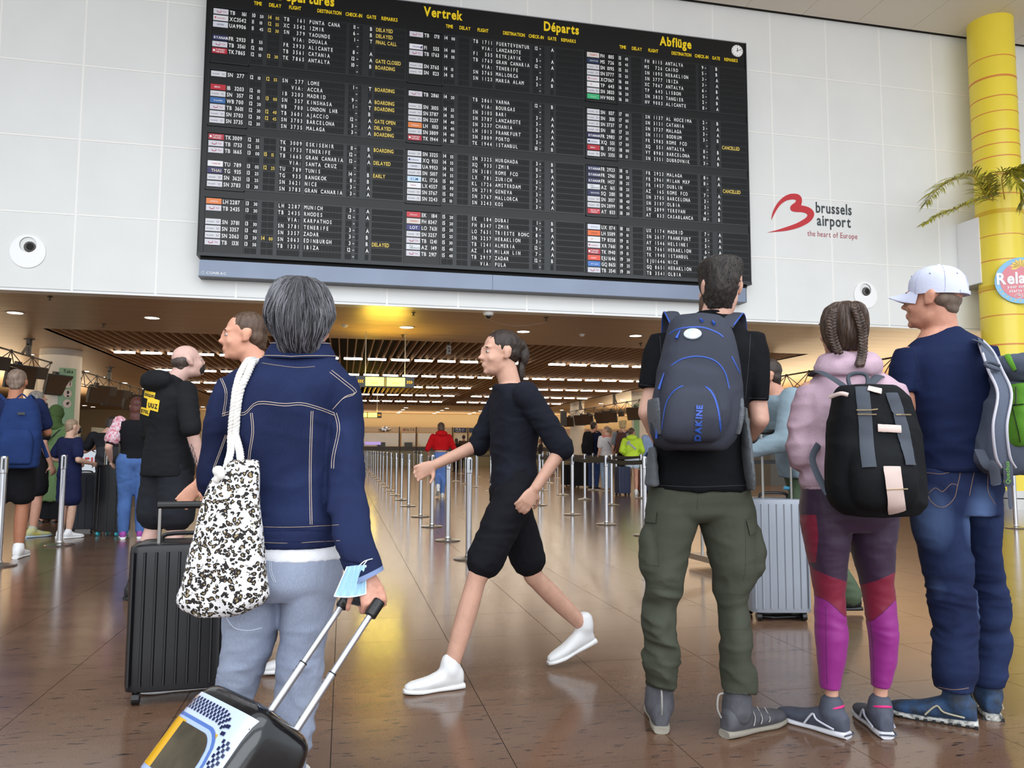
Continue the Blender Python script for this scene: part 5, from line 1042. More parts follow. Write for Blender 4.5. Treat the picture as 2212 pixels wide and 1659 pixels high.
pj = [PL([(506, 741, 1185, V0, .112), (496, 740, 1225, V0, .122), (490, 735, 1262, V0, .125), (494, 728, 1290, V0, .10)], 2.3),
      loft([PS(488, 606, 1262, V0, .105), PS(484, 604, 1300, V0, .1), PS(485, 600, 1350, V0, .092), PS(483, 588, 1400, V0, .085), PS(476, 566, 1450, V0, .08), PS(466, 547, 1500, V0, .078), PS(459, 538, 1560, 2.43, .074), PS(456, 531, 1620, 2.44, .068), PS(456, 524, 1680, 2.45, .062)], 22, 3),
      loft([PS(602, 734, 1262, V0, .105), PS(608, 722, 1300, V0, .1), PS(608, 712, 1350, V0, .09), PS(603, 702, 1400, V0, .083), PS(600, 695, 1450, V0, .078), PS(597, 688, 1500, V0, .074), PS(593, 681, 1560, 2.41, .072), PS(590, 668, 1620, 2.4, .068), PS(590, 661, 1680, 2.4, .062)], 22, 3)]
pjm = remesh(pj, .0068, 3, .010, (9, 9, 17), 21, lambda W: .35 + .9 * np.clip((.62 - W[:, 2]) / .25, 0, 1))
jeans = mk('jeans', pjm, PJ, parent=woman, smooth=True); TW = bvh(pjm); g = G()
for o_ in (0, 4): seam(g, TW, [(581 + o_, 1200), (583 + o_, 1235), (592 + o_, 1258)], .0008)
seam(g, TW, [(487, 1330), (505, 1355), (535, 1362), (566, 1356)], .0012); mk('pocket_stitching', g.get(), mat('stitch_pale', (206, 212, 226), .7), parent=jeans, kind='stuff')
for q in 'LR': shoe(woman, jw['an' + q], jw['toe' + q] + FW * .05, 1.6, whites, whites)
hm_ = remesh([PL([(632, 664, 602, 2.42, .03), (606, 688, 608, 2.42, .07), (590, 706, 626, 2.42, .092), (580, 716, 655, 2.415, .104), (576, 719, 680, 2.40, .106), (580, 711, 702, 2.385, .09), (591, 700, 722, 2.37, .07), (601, 688, 740, 2.365, .052), (604, 684, 756, 2.37, .042), (612, 676, 766, 2.38, .03)], 2.1, 26, 4)], .006, 2, .006, (30, 30, 9), 5)
HW = hairmat('hair_salt', (46, 45, 47), (84, 83, 87), .45); hair = mk('hair', hm_, HW, parent=woman, smooth=True)
def comb(crown, side=.0): return lambda q, n: nrm(-UP * 1.0 + nrm(q - crown) * .55 + RT * side)
cw = P(652, 606, 2.36)
for k, (cn, c_, n_) in enumerate((('lock_dark', (34, 33, 36), 1300), ('lock_grey', (84, 83, 88), 1100), ('lock_silver', (140, 140, 148), 220))):
    mk('hair_locks', strands(hm_, n_, comb(cw), .085, None, jitter=.42, w=.0010 if k < 2 else .0006, lift=.003 + .001 * k, seed=k + 3), mat(cn, c_, .45), parent=hair, kind='stuff')
# ------------------------------------------------------------------ leopard tote on rope handles
def leopard():
    m = bpy.data.materials.new('leopard_canvas'); m.use_nodes = True; nt = m.node_tree; b = nt.nodes['Principled BSDF']; L = nt.links.new; b.inputs['Roughness'].default_value = .9
    tc = nt.nodes.new('ShaderNodeTexCoord'); nz = nt.nodes.new('ShaderNodeTexNoise'); nz.inputs['Scale'].default_value = 50; L(tc.outputs['Object'], nz.inputs[0])
    ad = nt.nodes.new('ShaderNodeVectorMath'); ad.operation = 'MULTIPLY_ADD'; L(nz.outputs['Color'], ad.inputs[0]); ad.inputs[1].default_value = (.02, .02, .02); L(tc.outputs['Object'], ad.inputs[2])
    mp = nt.nodes.new('ShaderNodeMapping'); mp.inputs['Scale'].default_value = (72, 72, 84); L(ad.outputs[0], mp.inputs[0])
    vo = nt.nodes.new('ShaderNodeTexVoronoi'); vo.inputs['Scale'].default_value = 1; vo.inputs['Randomness'].default_value = .9; L(mp.outputs[0], vo.inputs[0])
    cr = nt.nodes.new('ShaderNodeValToRGB'); cr.color_ramp.interpolation = 'CONSTANT'; e = cr.color_ramp.elements; e[0].position = 0; e[0].color = lin((150, 130, 96)); e[1].position = .24; e[1].color = lin((34, 30, 28)); x = e.new(.53); x.color = lin((232, 230, 230)); L(vo.outputs['Distance'], cr.inputs[0])
    n2 = nt.nodes.new('ShaderNodeTexNoise'); n2.inputs['Scale'].default_value = 70; L(tc.outputs['Object'], n2.inputs[0]); st = nt.nodes.new('ShaderNodeMath'); st.operation = 'GREATER_THAN'; st.inputs[1].default_value = .595; L(n2.outputs[0], st.inputs[0])
    mx = nt.nodes.new('ShaderNodeMix'); mx.data_type = 'RGBA'; L(st.outputs[0], mx.inputs[0]); L(cr.outputs[0], mx.inputs[6]); mx.inputs[7].default_value = lin((232, 230, 230)); L(mx.outputs[2], b.inputs['Base Color']); return m
VT = 2.22; tb = P(480, 1330, VT)
tote = thing('tote_bag', tb, 'white canvas leopard print tote bag on the shoulder of the denim jacket woman', 'bag')
bag = remesh([PL([(496, 557, 996, VT + .01, .012), (482, 559, 1012, VT, .022), (452, 560, 1035, VT, .035), (430, 563, 1100, VT, .05), (417, 569, 1180, VT, .06), (397, 575, 1262, VT, .062), (386, 573, 1292, VT, .055), (400, 545, 1312, VT, .045), (430, 505, 1328, VT, .03)], 2.5, 30, 4)], .006, 2, .012, (9, 9, 4), 31)
mk('bag_body', bag, leopard(), parent=tote, smooth=True)
ROPE = mat('rope_white', (232, 230, 224), .9)
def rope(par, pts3, r=.006):
    p = cat_rom(np.array(pts3), 1); 
    L_ = np.concatenate([[0], np.cumsum(np.linalg.norm(np.diff(p, axis=0), axis=1))]); n = int(L_[-1] / .004); s_ = np.linspace(0, L_[-1], n); q = np.array([np.interp(s_, L_, p[:, i]) for i in range(3)]).T
    t_ = np.gradient(q, axis=0); t_ /= np.linalg.norm(t_, axis=1)[:, None]; a = np.cross(t_, UP + RT * .3); a /= np.linalg.norm(a, axis=1)[:, None]; b = np.cross(t_, a); g = G()
    for k in range(3): ph = s_ / .03 * 2 * math.pi + k * 2.094; g.tube(q + a * (np.cos(ph) * r)[:, None] + b * (np.sin(ph) * r)[:, None], r, 6)
    return mk('rope_handle', g.get(), ROPE, parent=par, smooth=True)
for pts, end in (([(540, 786), (524, 812), (514, 850), (509, 900), (506, 940)], (491, 1004)), ([(550, 789), (538, 815), (524, 850), (517, 900), (516, 940)], (520, 1002))):
    sp, _ = surfpath(TJ, pts, 5, 4, .012); top = sp[0]; pre = [top + FW * .12 - UP * .05, top + FW * .06 + UP * .008]
    rope(tote, np.vstack([pre, sp, cat_rom([sp[-1], P((pts[-1][0] + end[0]) / 2, 975, VT + .03), P(end[0], end[1], VT), P(end[0], end[1] + 14, VT)], 4)]), .0058)
mk('rope_knot', remesh([ell(P(472, 1017, VT - .045), (.016, .013, .014)), ell(P(478, 1024, VT - .045), (.011, .011, .016)), cap(P(474, 1020, VT - .045), P(468, 1036, VT - .04), .007, .01)], .004, 1, .002), ROPE, parent=tote, smooth=True)
# ------------------------------------------------------------------ face mask on the wrist
mt = thing('face_mask', P(755, 1288, 2.1), 'light blue pleated face mask hanging from the wrist of the denim woman', 'mask'); n = 24; V = []; VM = 2.13
for i in range(n + 1):
    for k in range(9):
        a, b_ = i / n, k / 8; x0, y0 = 722 + (750 - 722) * (1 - b_), 1288 + (1224 - 1288) * (1 - b_); x1 = 790; y1 = 1283 + (1221 - 1283) * (1 - b_)
        px_, py_ = x0 + (x1 - x0) * a, y0 + (y1 - y0) * a + 5 * math.sin(math.pi * a) * (b_ - .2); V.append(P(px_, py_, VM - .012 * math.sin(a * math.pi) + .0035 * math.sin(a * 26) * min(1, (1 - abs(2 * b_ - 1)) * 4)))
F = [(i * 9 + k, (i + 1) * 9 + k, (i + 1) * 9 + k + 1, i * 9 + k + 1) for i in range(n) for k in range(8)]; nb_ = len(V); V += [v + FW * .0025 for v in V]; F += [tuple(q + nb_ for q in reversed(f)) for f in F]
mk('mask_panel', (V, F), mat('mask_blue', (166, 208, 234), .8), parent=mt, smooth=True); g = G()
ed = [V[k] for k in range(9)]; ed2 = [V[n * 9 + k] for k in range(9)]; g.tube(ed, .0022, 5).tube(ed2, .0022, 5).tube([V[i * 9 + 8] for i in range(n + 1)], .0018, 5); mk('mask_edging', g.get(), mat('mask_edge', (222, 236, 246), .8), parent=mt)
g = G(); wr_ = P(800, 1206, 2.17); g.tube(cat_rom([P(776, 1222, 2.13), P(786, 1213, 2.14), wr_ - FW * .03], 4), .0014, 5).tube(cat_rom([P(785, 1221, 2.13), P(792, 1212, 2.14), wr_ - FW * .03, wr_ + RT * .02 + FW * .02], 4), .0014, 5); mk('ear_loop', g.get(), mat('loop_white', (236, 238, 240), .8), parent=mt)
# ------------------------------------------------------------------ tilted taxi suitcase
A_ = nrm(RT * -.46 + FW * -.47 + UP * -.75); W_ = nrm(RT * .715 + FW * -.70); N_ = nrm(np.cross(A_, W_)); N_ = N_ if N_[2] > 0 else -N_
hl = P(750, 1291, 2.235); hr_ = hl + W_ * .142
case = thing('suitcase', np.array([*(hl + A_ * .95)[:2], 0.0]), 'black hard suitcase with yellow and blue taxi print pulled by the denim woman', 'suitcase')
ALU = mat('rod_alu', (196, 200, 208), .28, .85)
for q, p in ((0, hl), (1, hr_)):
    mk('handle_rod', tube([p + A_ * .015, p + A_ * .21], .0085, 12), ALU, parent=case, smooth=True)
    sl = mk('rod_sleeve', tube([p + A_ * .205, p + A_ * .44], .0105, 12), ALU, parent=case, smooth=True)
    mk('sleeve_rim', tube([p + A_ * .203, p + A_ * .2065], .0112, 12), BLKP, parent=sl); g = G()
    for s_ in (.222, .234, .33): g.add(*ell(p + A_ * s_ + N_ * .0095 - W_ * .002, (.002, .002, .002), n=8, m=6))
    mk('button_holes', g.get(), BLKP, parent=sl)
mk('grip', remesh([tube([hl - W_ * .004, hr_ + W_ * .004], .0155, 12), tube([hl - A_ * .014, hl + A_ * .034], .0165, 12), tube([hr_ - A_ * .014, hr_ + A_ * .036], .0175, 12)], .004, 2), mat('grip_black', (16, 16, 17), .35), parent=case, smooth=True)
top_c = (hl + hr_) / 2 + A_ * .36 + N_ * .07
def CS(a, k, dn=0): return (top_c + A_ * a + N_ * dn, W_ * .17 * k, N_ * .105 * k)
shell_b = loft([CS(0, .72), CS(.006, .82), CS(.02, .91), CS(.045, .97), CS(.09, 1), CS(.25, 1), CS(.42, 1), CS(.47, .97), CS(.5, .88), CS(.51, .75)], 48, 2, 5.5)
blk_sh = mat('shell_black', (18, 18, 20), .18, coat=.6, noise=.2, nscale=30, bump=.15, bscale=30); shell = mk('shell', shell_b, blk_sh, parent=case, smooth=True); SHT = bvh(shell_b)
mk('zip_channel', loft([(top_c + A_ * .255 + N_ * q, W_ * .1715, A_ * .2565) for q in (-.045, -.035)], 56, 1, 5.5), mat('zip_black', (30, 30, 32), .5), parent=case, smooth=True)
mk('zip_channel', loft([(top_c + A_ * .255 + N_ * q, W_ * .1712, A_ * .256) for q in (-.065, -.057)], 56, 1, 5.5), mat('zip_black', (30, 30, 32), .5), parent=case, smooth=True)
def onshell(a, w_, lift=.0012):
    """point of the printed front at length a, width w_"""
    o = top_c + A_ * a + W_ * w_ + N_ * .3; r = SHT.ray_cast(Vector(o), Vector(-N_)); 
    return (np.array(r[0]) + N_ * lift) if r[0] is not None else None
def sheet(name, fn, m_, na=26, nw=26, lift=.0012, par=None):
    V = []; idx = {}; F = []
    for i in range(na + 1):
        for k in range(nw + 1):
            a, w_ = fn(i / na, k / nw); q = onshell(a, w_, lift)
            if q is not None: idx[(i, k)] = len(V); V.append(q)
    for i in range(na):
        for k in range(nw):
            c = [(i, k), (i + 1, k), (i + 1, k + 1), (i, k + 1)]
            if all(x in idx for x in c): F.append(tuple(idx[x] for x in c))
    return mk(name, (V, F), m_, parent=par or case, smooth=True)
gl = dict(rough=.14, coat=.5)
pr = sheet('white_print', lambda i, k: (.035 + .46 * i, -.150 + .30 * k), mat('print_white', (196, 210, 236), **gl), lift=.001)
sheet('yellow_print', lambda i, k: (.100 + .39 * i, -.150 + .225 * k), mat('print_yellow', (226, 172, 36), **gl), lift=.002, par=pr)
def arch(i, k, a0, w0, w1, rr=.05, a1=.34):
    w_ = w0 + (w1 - w0) * k; dl_ = max(0, (w_ - (w1 - rr)) / rr); a = a0 + rr * (1 - math.sqrt(max(0, 1 - min(1, dl_) ** 2))); return (a + (a1 - a) * i, w_)
sheet('blue_window_frame', lambda i, k: arch(i, k, .092, -.150, .100, .07, .242), mat('print_blue', (84, 116, 186), **gl), lift=.0028, par=pr)
sheet('pale_window_line', lambda i, k: arch(i, k, .100, -.150, .092, .065, .236), mat('print_pale', (170, 190, 232), **gl), lift=.0034, par=pr)
sheet('window_pillar', lambda i, k: (.106 + .118 * i, -.150 + .07 * k), mat('print_yellow', (226, 172, 36), **gl), 10, 8, lift=.0042, par=pr)
sheet('taxi_window', lambda i, k: arch(i, k, .110, -.092, .078, .055, .224), mat('print_window', (74, 66, 50), .1, noise=.5, nscale=9, coat=.6), lift=.0046, par=pr)
g = G(); n_ = 30
def chk(a, w_, s_=.0042):
    q = [onshell(a + da, w_ + dw, .0032) for da, dw in ((-s_, -s_), (-s_, s_), (s_, s_), (s_, -s_))]
    if all(x is not None for x in q): g.add(q, [(0, 1, 2, 3)])
for row in range(4):
    for i in range(34):
        if (i + row) % 2: continue
        w_ = -.142 + i * .0084
        if w_ < .095: dl_ = max(0, (w_ - .03) / .075); chk(.05 + row * .0086 + .055 * (1 - math.sqrt(max(0, 1 - min(1, dl_) ** 2))), w_)
    for i in range(40):
        if (i + row) % 2: continue
        a_ = .105 + i * .0084
        if a_ < .40: chk(a_, .109 + row * .0086)
mk('checker_print', g.get(), mat('print_navy', (26, 32, 72), **gl), parent=pr, kind='stuff')
# bands over the top end
def onend(w_, nn, lift=.001):
    o = top_c + W_ * w_ + N_ * nn - A_ * .3; r = SHT.ray_cast(Vector(o), Vector(A_)); return np.array(r[0]) - A_ * lift if r[0] is not None else None
for (n0, n1), m_, nm in (((.055, .083), mat('print_white2', (222, 222, 226), **gl), 'cream_band'), ((.03, .05), mat('print_blue', (84, 116, 186), **gl), 'blue_band'), ((.018, .026), mat('print_pale', (170, 190, 232), **gl), 'pale_band')):
    V = []; F = []
    for i in range(25):
        w_ = -.118 + .236 * i / 24
        for q in (n0, n1): x = onend(w_, q); V.append(x if x is not None else top_c + W_ * w_ + N_ * q)
    mk(nm, (V, [(2 * i, 2 * i + 2, 2 * i + 3, 2 * i + 1) for i in range(24)]), m_, parent=shell, smooth=True)
for q in (-1, 1):
    c = top_c + A_ * .515 + W_ * q * .13 - N_ * .06; mk('wheel', G().tube([c - W_ * .014, c + W_ * .014], .032, 18).get(), BLKP, parent=case)
# ------------------------------------------------------------------ passer-by hidden behind her, with black case (motion at rest)
b0 = FL(528, 1470); v1 = 3.55; t, j, f, r = figure('passer-by in charcoal top and black trousers walking left behind the denim woman', b0, 1.70, 96, (214, 156, 130), ('short', HB), (fab('charcoal_top', (62, 66, 74)), 'elbow', -.02, 1.08), (blackc, 'trousers'), (whites, whites), m=1.0, vox=.011, eyes=True,
    pose=dict(head=(-.0, .03, .925), knL=(-.04, .09, .285), anL=(-.04, .13, .05), toeL=(-.04, .25, 0), knR=(.04, -.02, .28), anR=(.04, -.17, .065), toeR=(.04, -.07, .0), elL=(-.13, -.05, .64), wrL=(-.12, .06, .53), elR=(.13, .05, .64), wrR=(.13, .14, .52)))
q0 = FL(385, 1500); suitcase(q0, .40, .27, .60, math.radians(4), mat('case_jet', (17, 18, 22), .3), 'black ribbed suitcase rolling behind the leopard tote', ribs=9, handle=.16)
# walker in the middle
b0 = FL(1110, 1462); t, j, f, r = figure('bare-legged walker in dark top and shorts striding left in white trainers', b0, 1.63, 101, (206, 160, 138), ('pony', HD), (fab('walk_top', (26, 28, 38)), 'elbow', -.02, 1.02), (fab('walk_shorts', (22, 22, 28)), 'shorts', 1.05), (whites, whites), m=.88, vox=.009, eyes=True, hipw=1.03,
    pose=dict(head=(.01, .045, .925), nb=(0, .012, .835), shL=(-.1, .01, .80), shR=(.1, 0, .80), knL=(-.04, .13, .29), anL=(-.04, .205, .05), toeL=(-.04, .32, 0), hipL=(-.045, .02, .515), knR=(.04, -.08, .27), anR=(.04, -.25, .11), toeR=(.04, -.19, .02), elL=(-.13, -.09, .65), wrL=(-.125, -.01, .54), elR=(.14, .06, .66), wrR=(.13, .2, .60)))
# ================================================================== RIGHT-HAND FOREGROUND TRIO
def seamset(par, name, m_, tree, lists, r=.001, flat=None, lift=.0006):
    g = G()
    for p in lists: seam(g, tree, p, r, 6, flat, lift)
    if g.n: return mk(name, g.get(), m_, parent=par, kind='stuff')
# ------------------------------------------------------------------ backpacker in black
VB = 2.98; p_ = P(1507, 1000, VB); man = thing('person', (p_[0], p_[1], 0), 'tall man in black tee and olive cargo trousers with grey rucksack', 'person'); man['near'] = 1
jb = dict(head=P(1555, 622, VB), nb=P(1540, 690, VB), chest=P(1520, 800, VB), waist=P(1512, 940, VB), pelvis=P(1510, 1070, VB), shL=P(1440, 754, VB), shR=P(1616, 758, VB), elL=P(1398, 890, 2.95), elR=P(1642, 905, 2.95), wrL=P(1440, 985, 3.14), wrR=P(1617, 945, 3.08),
          hipL=P(1455, 1095, VB), hipR=P(1565, 1095, VB), knL=P(1430, 1300, VB), knR=P(1584, 1305, VB), anL=P(1424, 1488, 3.05), anR=P(1592, 1500, 2.98), toeL=P(1412, 1500, 3.3), toeR=P(1668, 1525, 3.08))
for q in 'LR': jb['an' + q][2] = .085; jb['toe' + q][2] = 0
hfb = FHD(-.28, .16); bmb = body_mesh(jb, 1.80, hfb, .0075, .9, .98, None, nrm(UP - FW * .14), ml=.85, mg=.6)
mk('body', bmb, mat('skin_pale', (206, 160, 140), .5, noise=.12, nscale=40, rgb2=(220, 172, 152)), parent=man, smooth=True)
BT_ = fab('tee_black', (12, 13, 17), bscale=200)
tee = remesh([PL([(1403, 1617, 1058, VB, .135), (1406, 1613, 1020, VB, .135), (1412, 1606, 950, VB, .13), (1412, 1612, 880, VB, .135), (1408, 1630, 800, VB, .13), (1410, 1640, 755, VB, .115), (1436, 1616, 722, VB, .09), (1478, 1592, 694, VB, .072), (1500, 1578, 680, VB, .062), (1504, 1572, 674, VB, .058)], 2.3),
    loft([PS(1405, 1470, 722, VB, .065), PS(1390, 1468, 760, VB, .075), PS(1383, 1455, 800, 2.97, .075), PS(1379, 1444, 838, 2.96, .07)], 22, 3), loft([PS(1580, 1650, 720, VB, .065), PS(1585, 1659, 760, VB, .078), PS(1596, 1660, 810, 2.97, .078), PS(1612, 1657, 866, 2.96, .066)], 22, 3)], .0085, 3, .014, (6, 6, 11), 41, lambda W: .3 + .8 * np.clip((1.15 - W[:, 2]) / .3, 0, 1))
tee_o = mk('tee_shirt', tee, BT_, parent=man, smooth=True); TT = bvh(tee)
seamset(tee_o, 'hem_stitching', mat('stitch_black', (48, 50, 56), .8), TT, [[(1408, 1047), (1500, 1052), (1611, 1048)], [(1383, 831), (1412, 834)], [(1617, 860), (1655, 861)], [(1424, 700), (1428, 760), (1432, 830)], [(1622, 702), (1618, 770), (1610, 860)]], .0012)
mk('neck_rib', tube([P(1541, 678, VB) + RT * .062 * math.cos(q) + FW * .06 * math.sin(q) for q in np.linspace(0, 2 * math.pi, 25)], .007, 6), BT_, parent=man, smooth=True)
OL = fab('olive_ripstop', (68, 71, 60), noise=.12, nscale=5, bscale=180)
tr = [PL([(1404, 1617, 1040, VB, .12), (1400, 1620, 1075, VB, .125), (1394, 1628, 1110, VB, .12), (1430, 1590, 1126, VB, .08)], 2.4),
      loft([PS(1394, 1512, 1100, VB, .12), PS(1388, 1500, 1150, VB, .118), PS(1387, 1486, 1200, VB, .11), PS(1392, 1474, 1250, VB, .1), PS(1396, 1466, 1290, VB, .088), PS(1392, 1467, 1340, VB, .088), PS(1391, 1466, 1400, 3.0, .086), PS(1393, 1462, 1450, 3.02, .08), PS(1399, 1454, 1482, 3.04, .072)], 24, 3),
      loft([PS(1504, 1628, 1100, VB, .12), PS(1518, 1634, 1150, VB, .118), PS(1532, 1638, 1200, VB, .11), PS(1543, 1632, 1250, VB, .1), PS(1548, 1619, 1290, VB, .088), PS(1547, 1622, 1340, VB, .09), PS(1548, 1625, 1400, VB, .09), PS(1553, 1628, 1450, VB, .085), PS(1556, 1628, 1492, VB, .08)], 24, 3),
      ell(P(1399, 1190, VB - .03), (.035, .06, .1)), ell(P(1628, 1190, VB - .03), (.036, .06, .105))]
trm = remesh(tr, .008, 2, .020, (5, 5, 13), 51, lambda W: .35 + .9 * np.clip((.75 - W[:, 2]) / .3, 0, 1))
tro = mk('cargo_trousers', trm, OL, parent=man, smooth=True); TR_ = bvh(trm)
seamset(tro, 'seam_stitching', mat('stitch_olive', (60, 64, 56), .8), TR_, [[(1508, 1062), (1507, 1085), (1506, 1102)], [(1420, 1140), (1422, 1180), (1424, 1225)], [(1394, 1217), (1410, 1221), (1423, 1222)], [(1608, 1120), (1611, 1170), (1610, 1230), (1606, 1252)], [(1404, 1268), (1435, 1272), (1462, 1271)], [(1550, 1281), (1585, 1283), (1618, 1282)], [(1550, 1358), (1585, 1360), (1618, 1358)]], .0012)
for c_ in (((1398, 1101), (1421, 1106), (1418, 1130), (1395, 1128)), ((1610, 1124), (1624, 1120), (1630, 1150), (1618, 1157))): patch(tro, TR_, c_, OL, 'pocket_flap', .006)
BOOT = mat('boot_grey', (74, 74, 80), .7, noise=.25, nscale=18, bump=.3, bscale=60); BSOLE = mat('boot_sole', (140, 134, 122), .7)
for q in 'LR':
    o, (heel, ff_, rr_, uu_, LL_) = shoe(man, jb['an' + q], jb['toe' + q], 1.80, BOOT, BSOLE, name='boot', ws=1.08)
    mk('boot_collar', remesh([cap(jb['an' + q] + UP * .0, jb['an' + q] + UP * .05, .058, .054)], .007, 1), BOOT, parent=o, smooth=True)
    hb_ = heel - ff_ * .02; mk('heel_loop', tube(cat_rom([hb_ + UP * .075, hb_ - ff_ * .018 + UP * .11, hb_ - ff_ * .012 + UP * .155, hb_ + ff_ * .012 + UP * .16], 4), .0035, 6), mat('loop_grey', (150, 146, 140), .7), parent=o)
    g = G(); 
    for a_, z_ in ((.3, .07), (.42, .06), (.55, .05)): g.tube(cat_rom([heel + ff_ * LL_ * a_ + rr_ * .05 + UP * .04, heel + ff_ * LL_ * (a_ + .04) + rr_ * .045 + UP * z_, heel + ff_ * LL_ * (a_ + .06) + rr_ * .015 + UP * (z_ + .03)], 3), .0022, 5)
    mk('side_webbing', g.get(), mat('loop_grey', (150, 146, 140), .7), parent=o)
hmb = remesh([PL([(1524, 1586, 560, VB, .075), (1514, 1596, 566, VB - .0, .095), (1511, 1600, 580, VB, .108), (1513, 1597, 605, VB - .005, .108), (1518, 1590, 628, VB - .02, .09), (1522, 1586, 645, VB - .03, .066), (1526, 1582, 658, VB - .035, .048), (1526, 1580, 670, VB - .03, .04)], 2.5, 28)], .006, 2, .003, (60, 60, 40), 8)
HBK = hairmat('hair_fade', (30, 26, 24), (54, 47, 43), .6); hb1 = mk('hair', hmb, HBK, parent=man, smooth=True)
for k, (cn, c_, n_) in enumerate((('stub_dark', (30, 26, 24), 1500), ('stub_mid', (74, 66, 60), 900))): mk('hair_locks', strands(hmb, n_, lambda q, n: nrm(-UP + n * .2), .014, w=.0007, seg=3, lift=.0015, jitter=.8, seed=k + 20), mat(cn, c_, .6), parent=hb1, kind='stuff')
mk('beard', remesh([ell(jb['head'] + hfb * .055 - UP * .085, (.058, .05, .045)), ell(jb['head'] + hfb * .03 - UP * .06 - RT * .045, (.02, .035, .04))], .007, 2), mat('beard_brown', (92, 70, 58), .8), parent=man, smooth=True)
mk('wristwatch', tube([jb['wrR'] - nrm(jb['wrR'] - jb['elR']) * .03 + RT * .032 * math.cos(q) + UP * .034 * math.sin(q) + FW * .01 * math.cos(q) for q in np.linspace(0, 2 * math.pi, 17)], .006, 6), BLKP, parent=man)
# grey hip-tied jacket panels hanging at both sides
JKT = fab('tied_jacket', (92, 96, 100)); mk('jacket_sleeve', remesh([loft([PS(1402, 1416, 965, 2.92, .05), PS(1397, 1420, 1010, 2.92, .06), PS(1393, 1424, 1050, 2.93, .06)], 14, 3)], .008, 2, .004), JKT, parent=man, smooth=True); mk('jacket_sleeve', remesh([loft([PS(1600, 1612, 880, 2.9, .03), PS(1603, 1622, 960, 2.88, .05), PS(1608, 1626, 1020, 2.88, .06), PS(1611, 1628, 1058, 2.9, .055)], 14, 3)], .008, 2, .004), JKT, parent=man, smooth=True)
# rucksack
VR = 2.76; rk = thing('backpack', P(1502, 972, VR), 'large dark grey rucksack with royal blue zips on the black tee man', 'backpack')
RKM = fab('ruck_grey', (58, 61, 72), .8, noise=.08, nscale=6, bscale=320); RKB = mat('zip_royal', (38, 78, 168), .5)
rkb = [PL([(1466, 1552, 682, VR + .05, .05), (1450, 1566, 694, VR + .03, .075), (1441, 1580, 720, VR + .01, .1), (1430, 1590, 760, VR, .115), (1420, 1597, 810, VR, .125), (1411, 1600, 860, VR, .13), (1405, 1601, 910, VR, .13), (1407, 1590, 942, VR, .125), (1420, 1575, 962, VR, .11), (1445, 1562, 972, VR, .09)], 2.4, 30),
       PL([(1452, 1552, 782, VR - .06, .03), (1440, 1560, 800, VR - .07, .06), (1428, 1572, 850, VR - .085, .075), (1424, 1574, 900, VR - .09, .08), (1428, 1562, 940, VR - .08, .07), (1442, 1552, 956, VR - .06, .05)], 2.6, 26)]
rkm = remesh(rkb, .0075, 3, .007, (7, 7, 9), 61); rko = mk('pack_body', rkm, RKM, parent=rk, smooth=True); TK = bvh(rkm)
pkm = remesh([PL([(1468, 1535, 832, VR - .12, .02), (1450, 1545, 846, VR - .14, .04), (1436, 1556, 880, VR - .15, .05), (1430, 1556, 920, VR - .15, .05), (1432, 1552, 946, VR - .14, .04), (1445, 1540, 956, VR - .12, .03)], 2.6, 26)], .0075, 3, .006, (7, 7, 9), 62); pko = mk('front_pocket', pkm, RKM, parent=rk, smooth=True); TP = bvh(pkm)
g = G(); seam(g, TP, [(1428, 945), (1433, 905), (1440, 870), (1456, 845), (1480, 832), (1505, 830), (1528, 838), (1543, 858), (1552, 890), (1556, 925), (1557, 940)], 1, 6, (.0045, .0015), .001); mk('pocket_zip', g.get(), RKB, parent=pko)
g = G(); seam(g, TK, [(1446, 722), (1462, 712), (1490, 707), (1520, 708), (1548, 718), (1562, 728)], 1, 6, (.0032, .0014), .001); seam(g, TK, [(1450, 790), (1475, 775), (1510, 770), (1545, 780), (1566, 805), (1575, 840)], 1, 6, (.0026, .0014), .001); seam(g, TK, [(1580, 770), (1590, 790), (1597, 805)], 1, 6, (.0032, .0014), .001); mk('main_zip', g.get(), RKB, parent=rko)
for a, b_ in (((1470, 715), (1463, 733)), ((1437, 806), (1428, 842)), ((1512, 690), (1516, 697)), ((1538, 694), (1542, 703)), ((1421, 918), (1422, 945))):
    h1, h2 = hit(TK, a[0], a[1], .004), hit(TK, b_[0], b_[1], .008)
    if h1 and h2: mk('zip_pull', tube([h1[0], h2[0]], [.002, .0055], 8), RKB, parent=rko)
h1 = hit(TK, 1496, 722, .003)
if h1: 
    n_ = h1[1]; a_ = nrm(np.cross(UP, n_)); b2 = np.cross(n_, a_); q = np.linspace(0, 2 * math.pi, 24, endpoint=False); V = [h1[0] + a_ * .031 * math.cos(k) + b2 * .022 * math.sin(k) + n_ * .0 for k in q] + [h1[0] + a_ * .029 * math.cos(k) + b2 * .02 * math.sin(k) + n_ * .004 for k in q]
    mk('round_badge', (V, [tuple(range(47, 23, -1)), tuple(range(24, 48))][1:] + [(i, (i + 1) % 24, 24 + (i + 1) % 24, 24 + i) for i in range(24)]), mat('badge_pale', (150, 172, 180), .2, noise=.5, nscale=40, rgb2=(225, 232, 236), coat=.6), parent=rko)
print_text(pko, TP, 'DAKINE', (1512, 950), (.06, -1), (-1, -.06), 13, RKB, wx=.95)
for pts in ([(1470, 690), (1455, 683), (1425, 700)], [(1560, 690), (1590, 690), (1612, 705)]): pass
def strapover(par, tree, pts, flat, m_, ends=(), name='shoulder_strap', lift=.008):
    p, ns = surfpath(tree, pts, 6, 4, lift); pre, post = ends if ends else ([], [])
    P2 = list(pre) + list(p) + list(post); N2 = [ns[0]] * len(pre) + list(ns) + [ns[-1]] * len(post)
    return mk(name, tube(np.array(P2), 1, 8, True, flat, np.array(N2)), m_, parent=par, smooth=True)
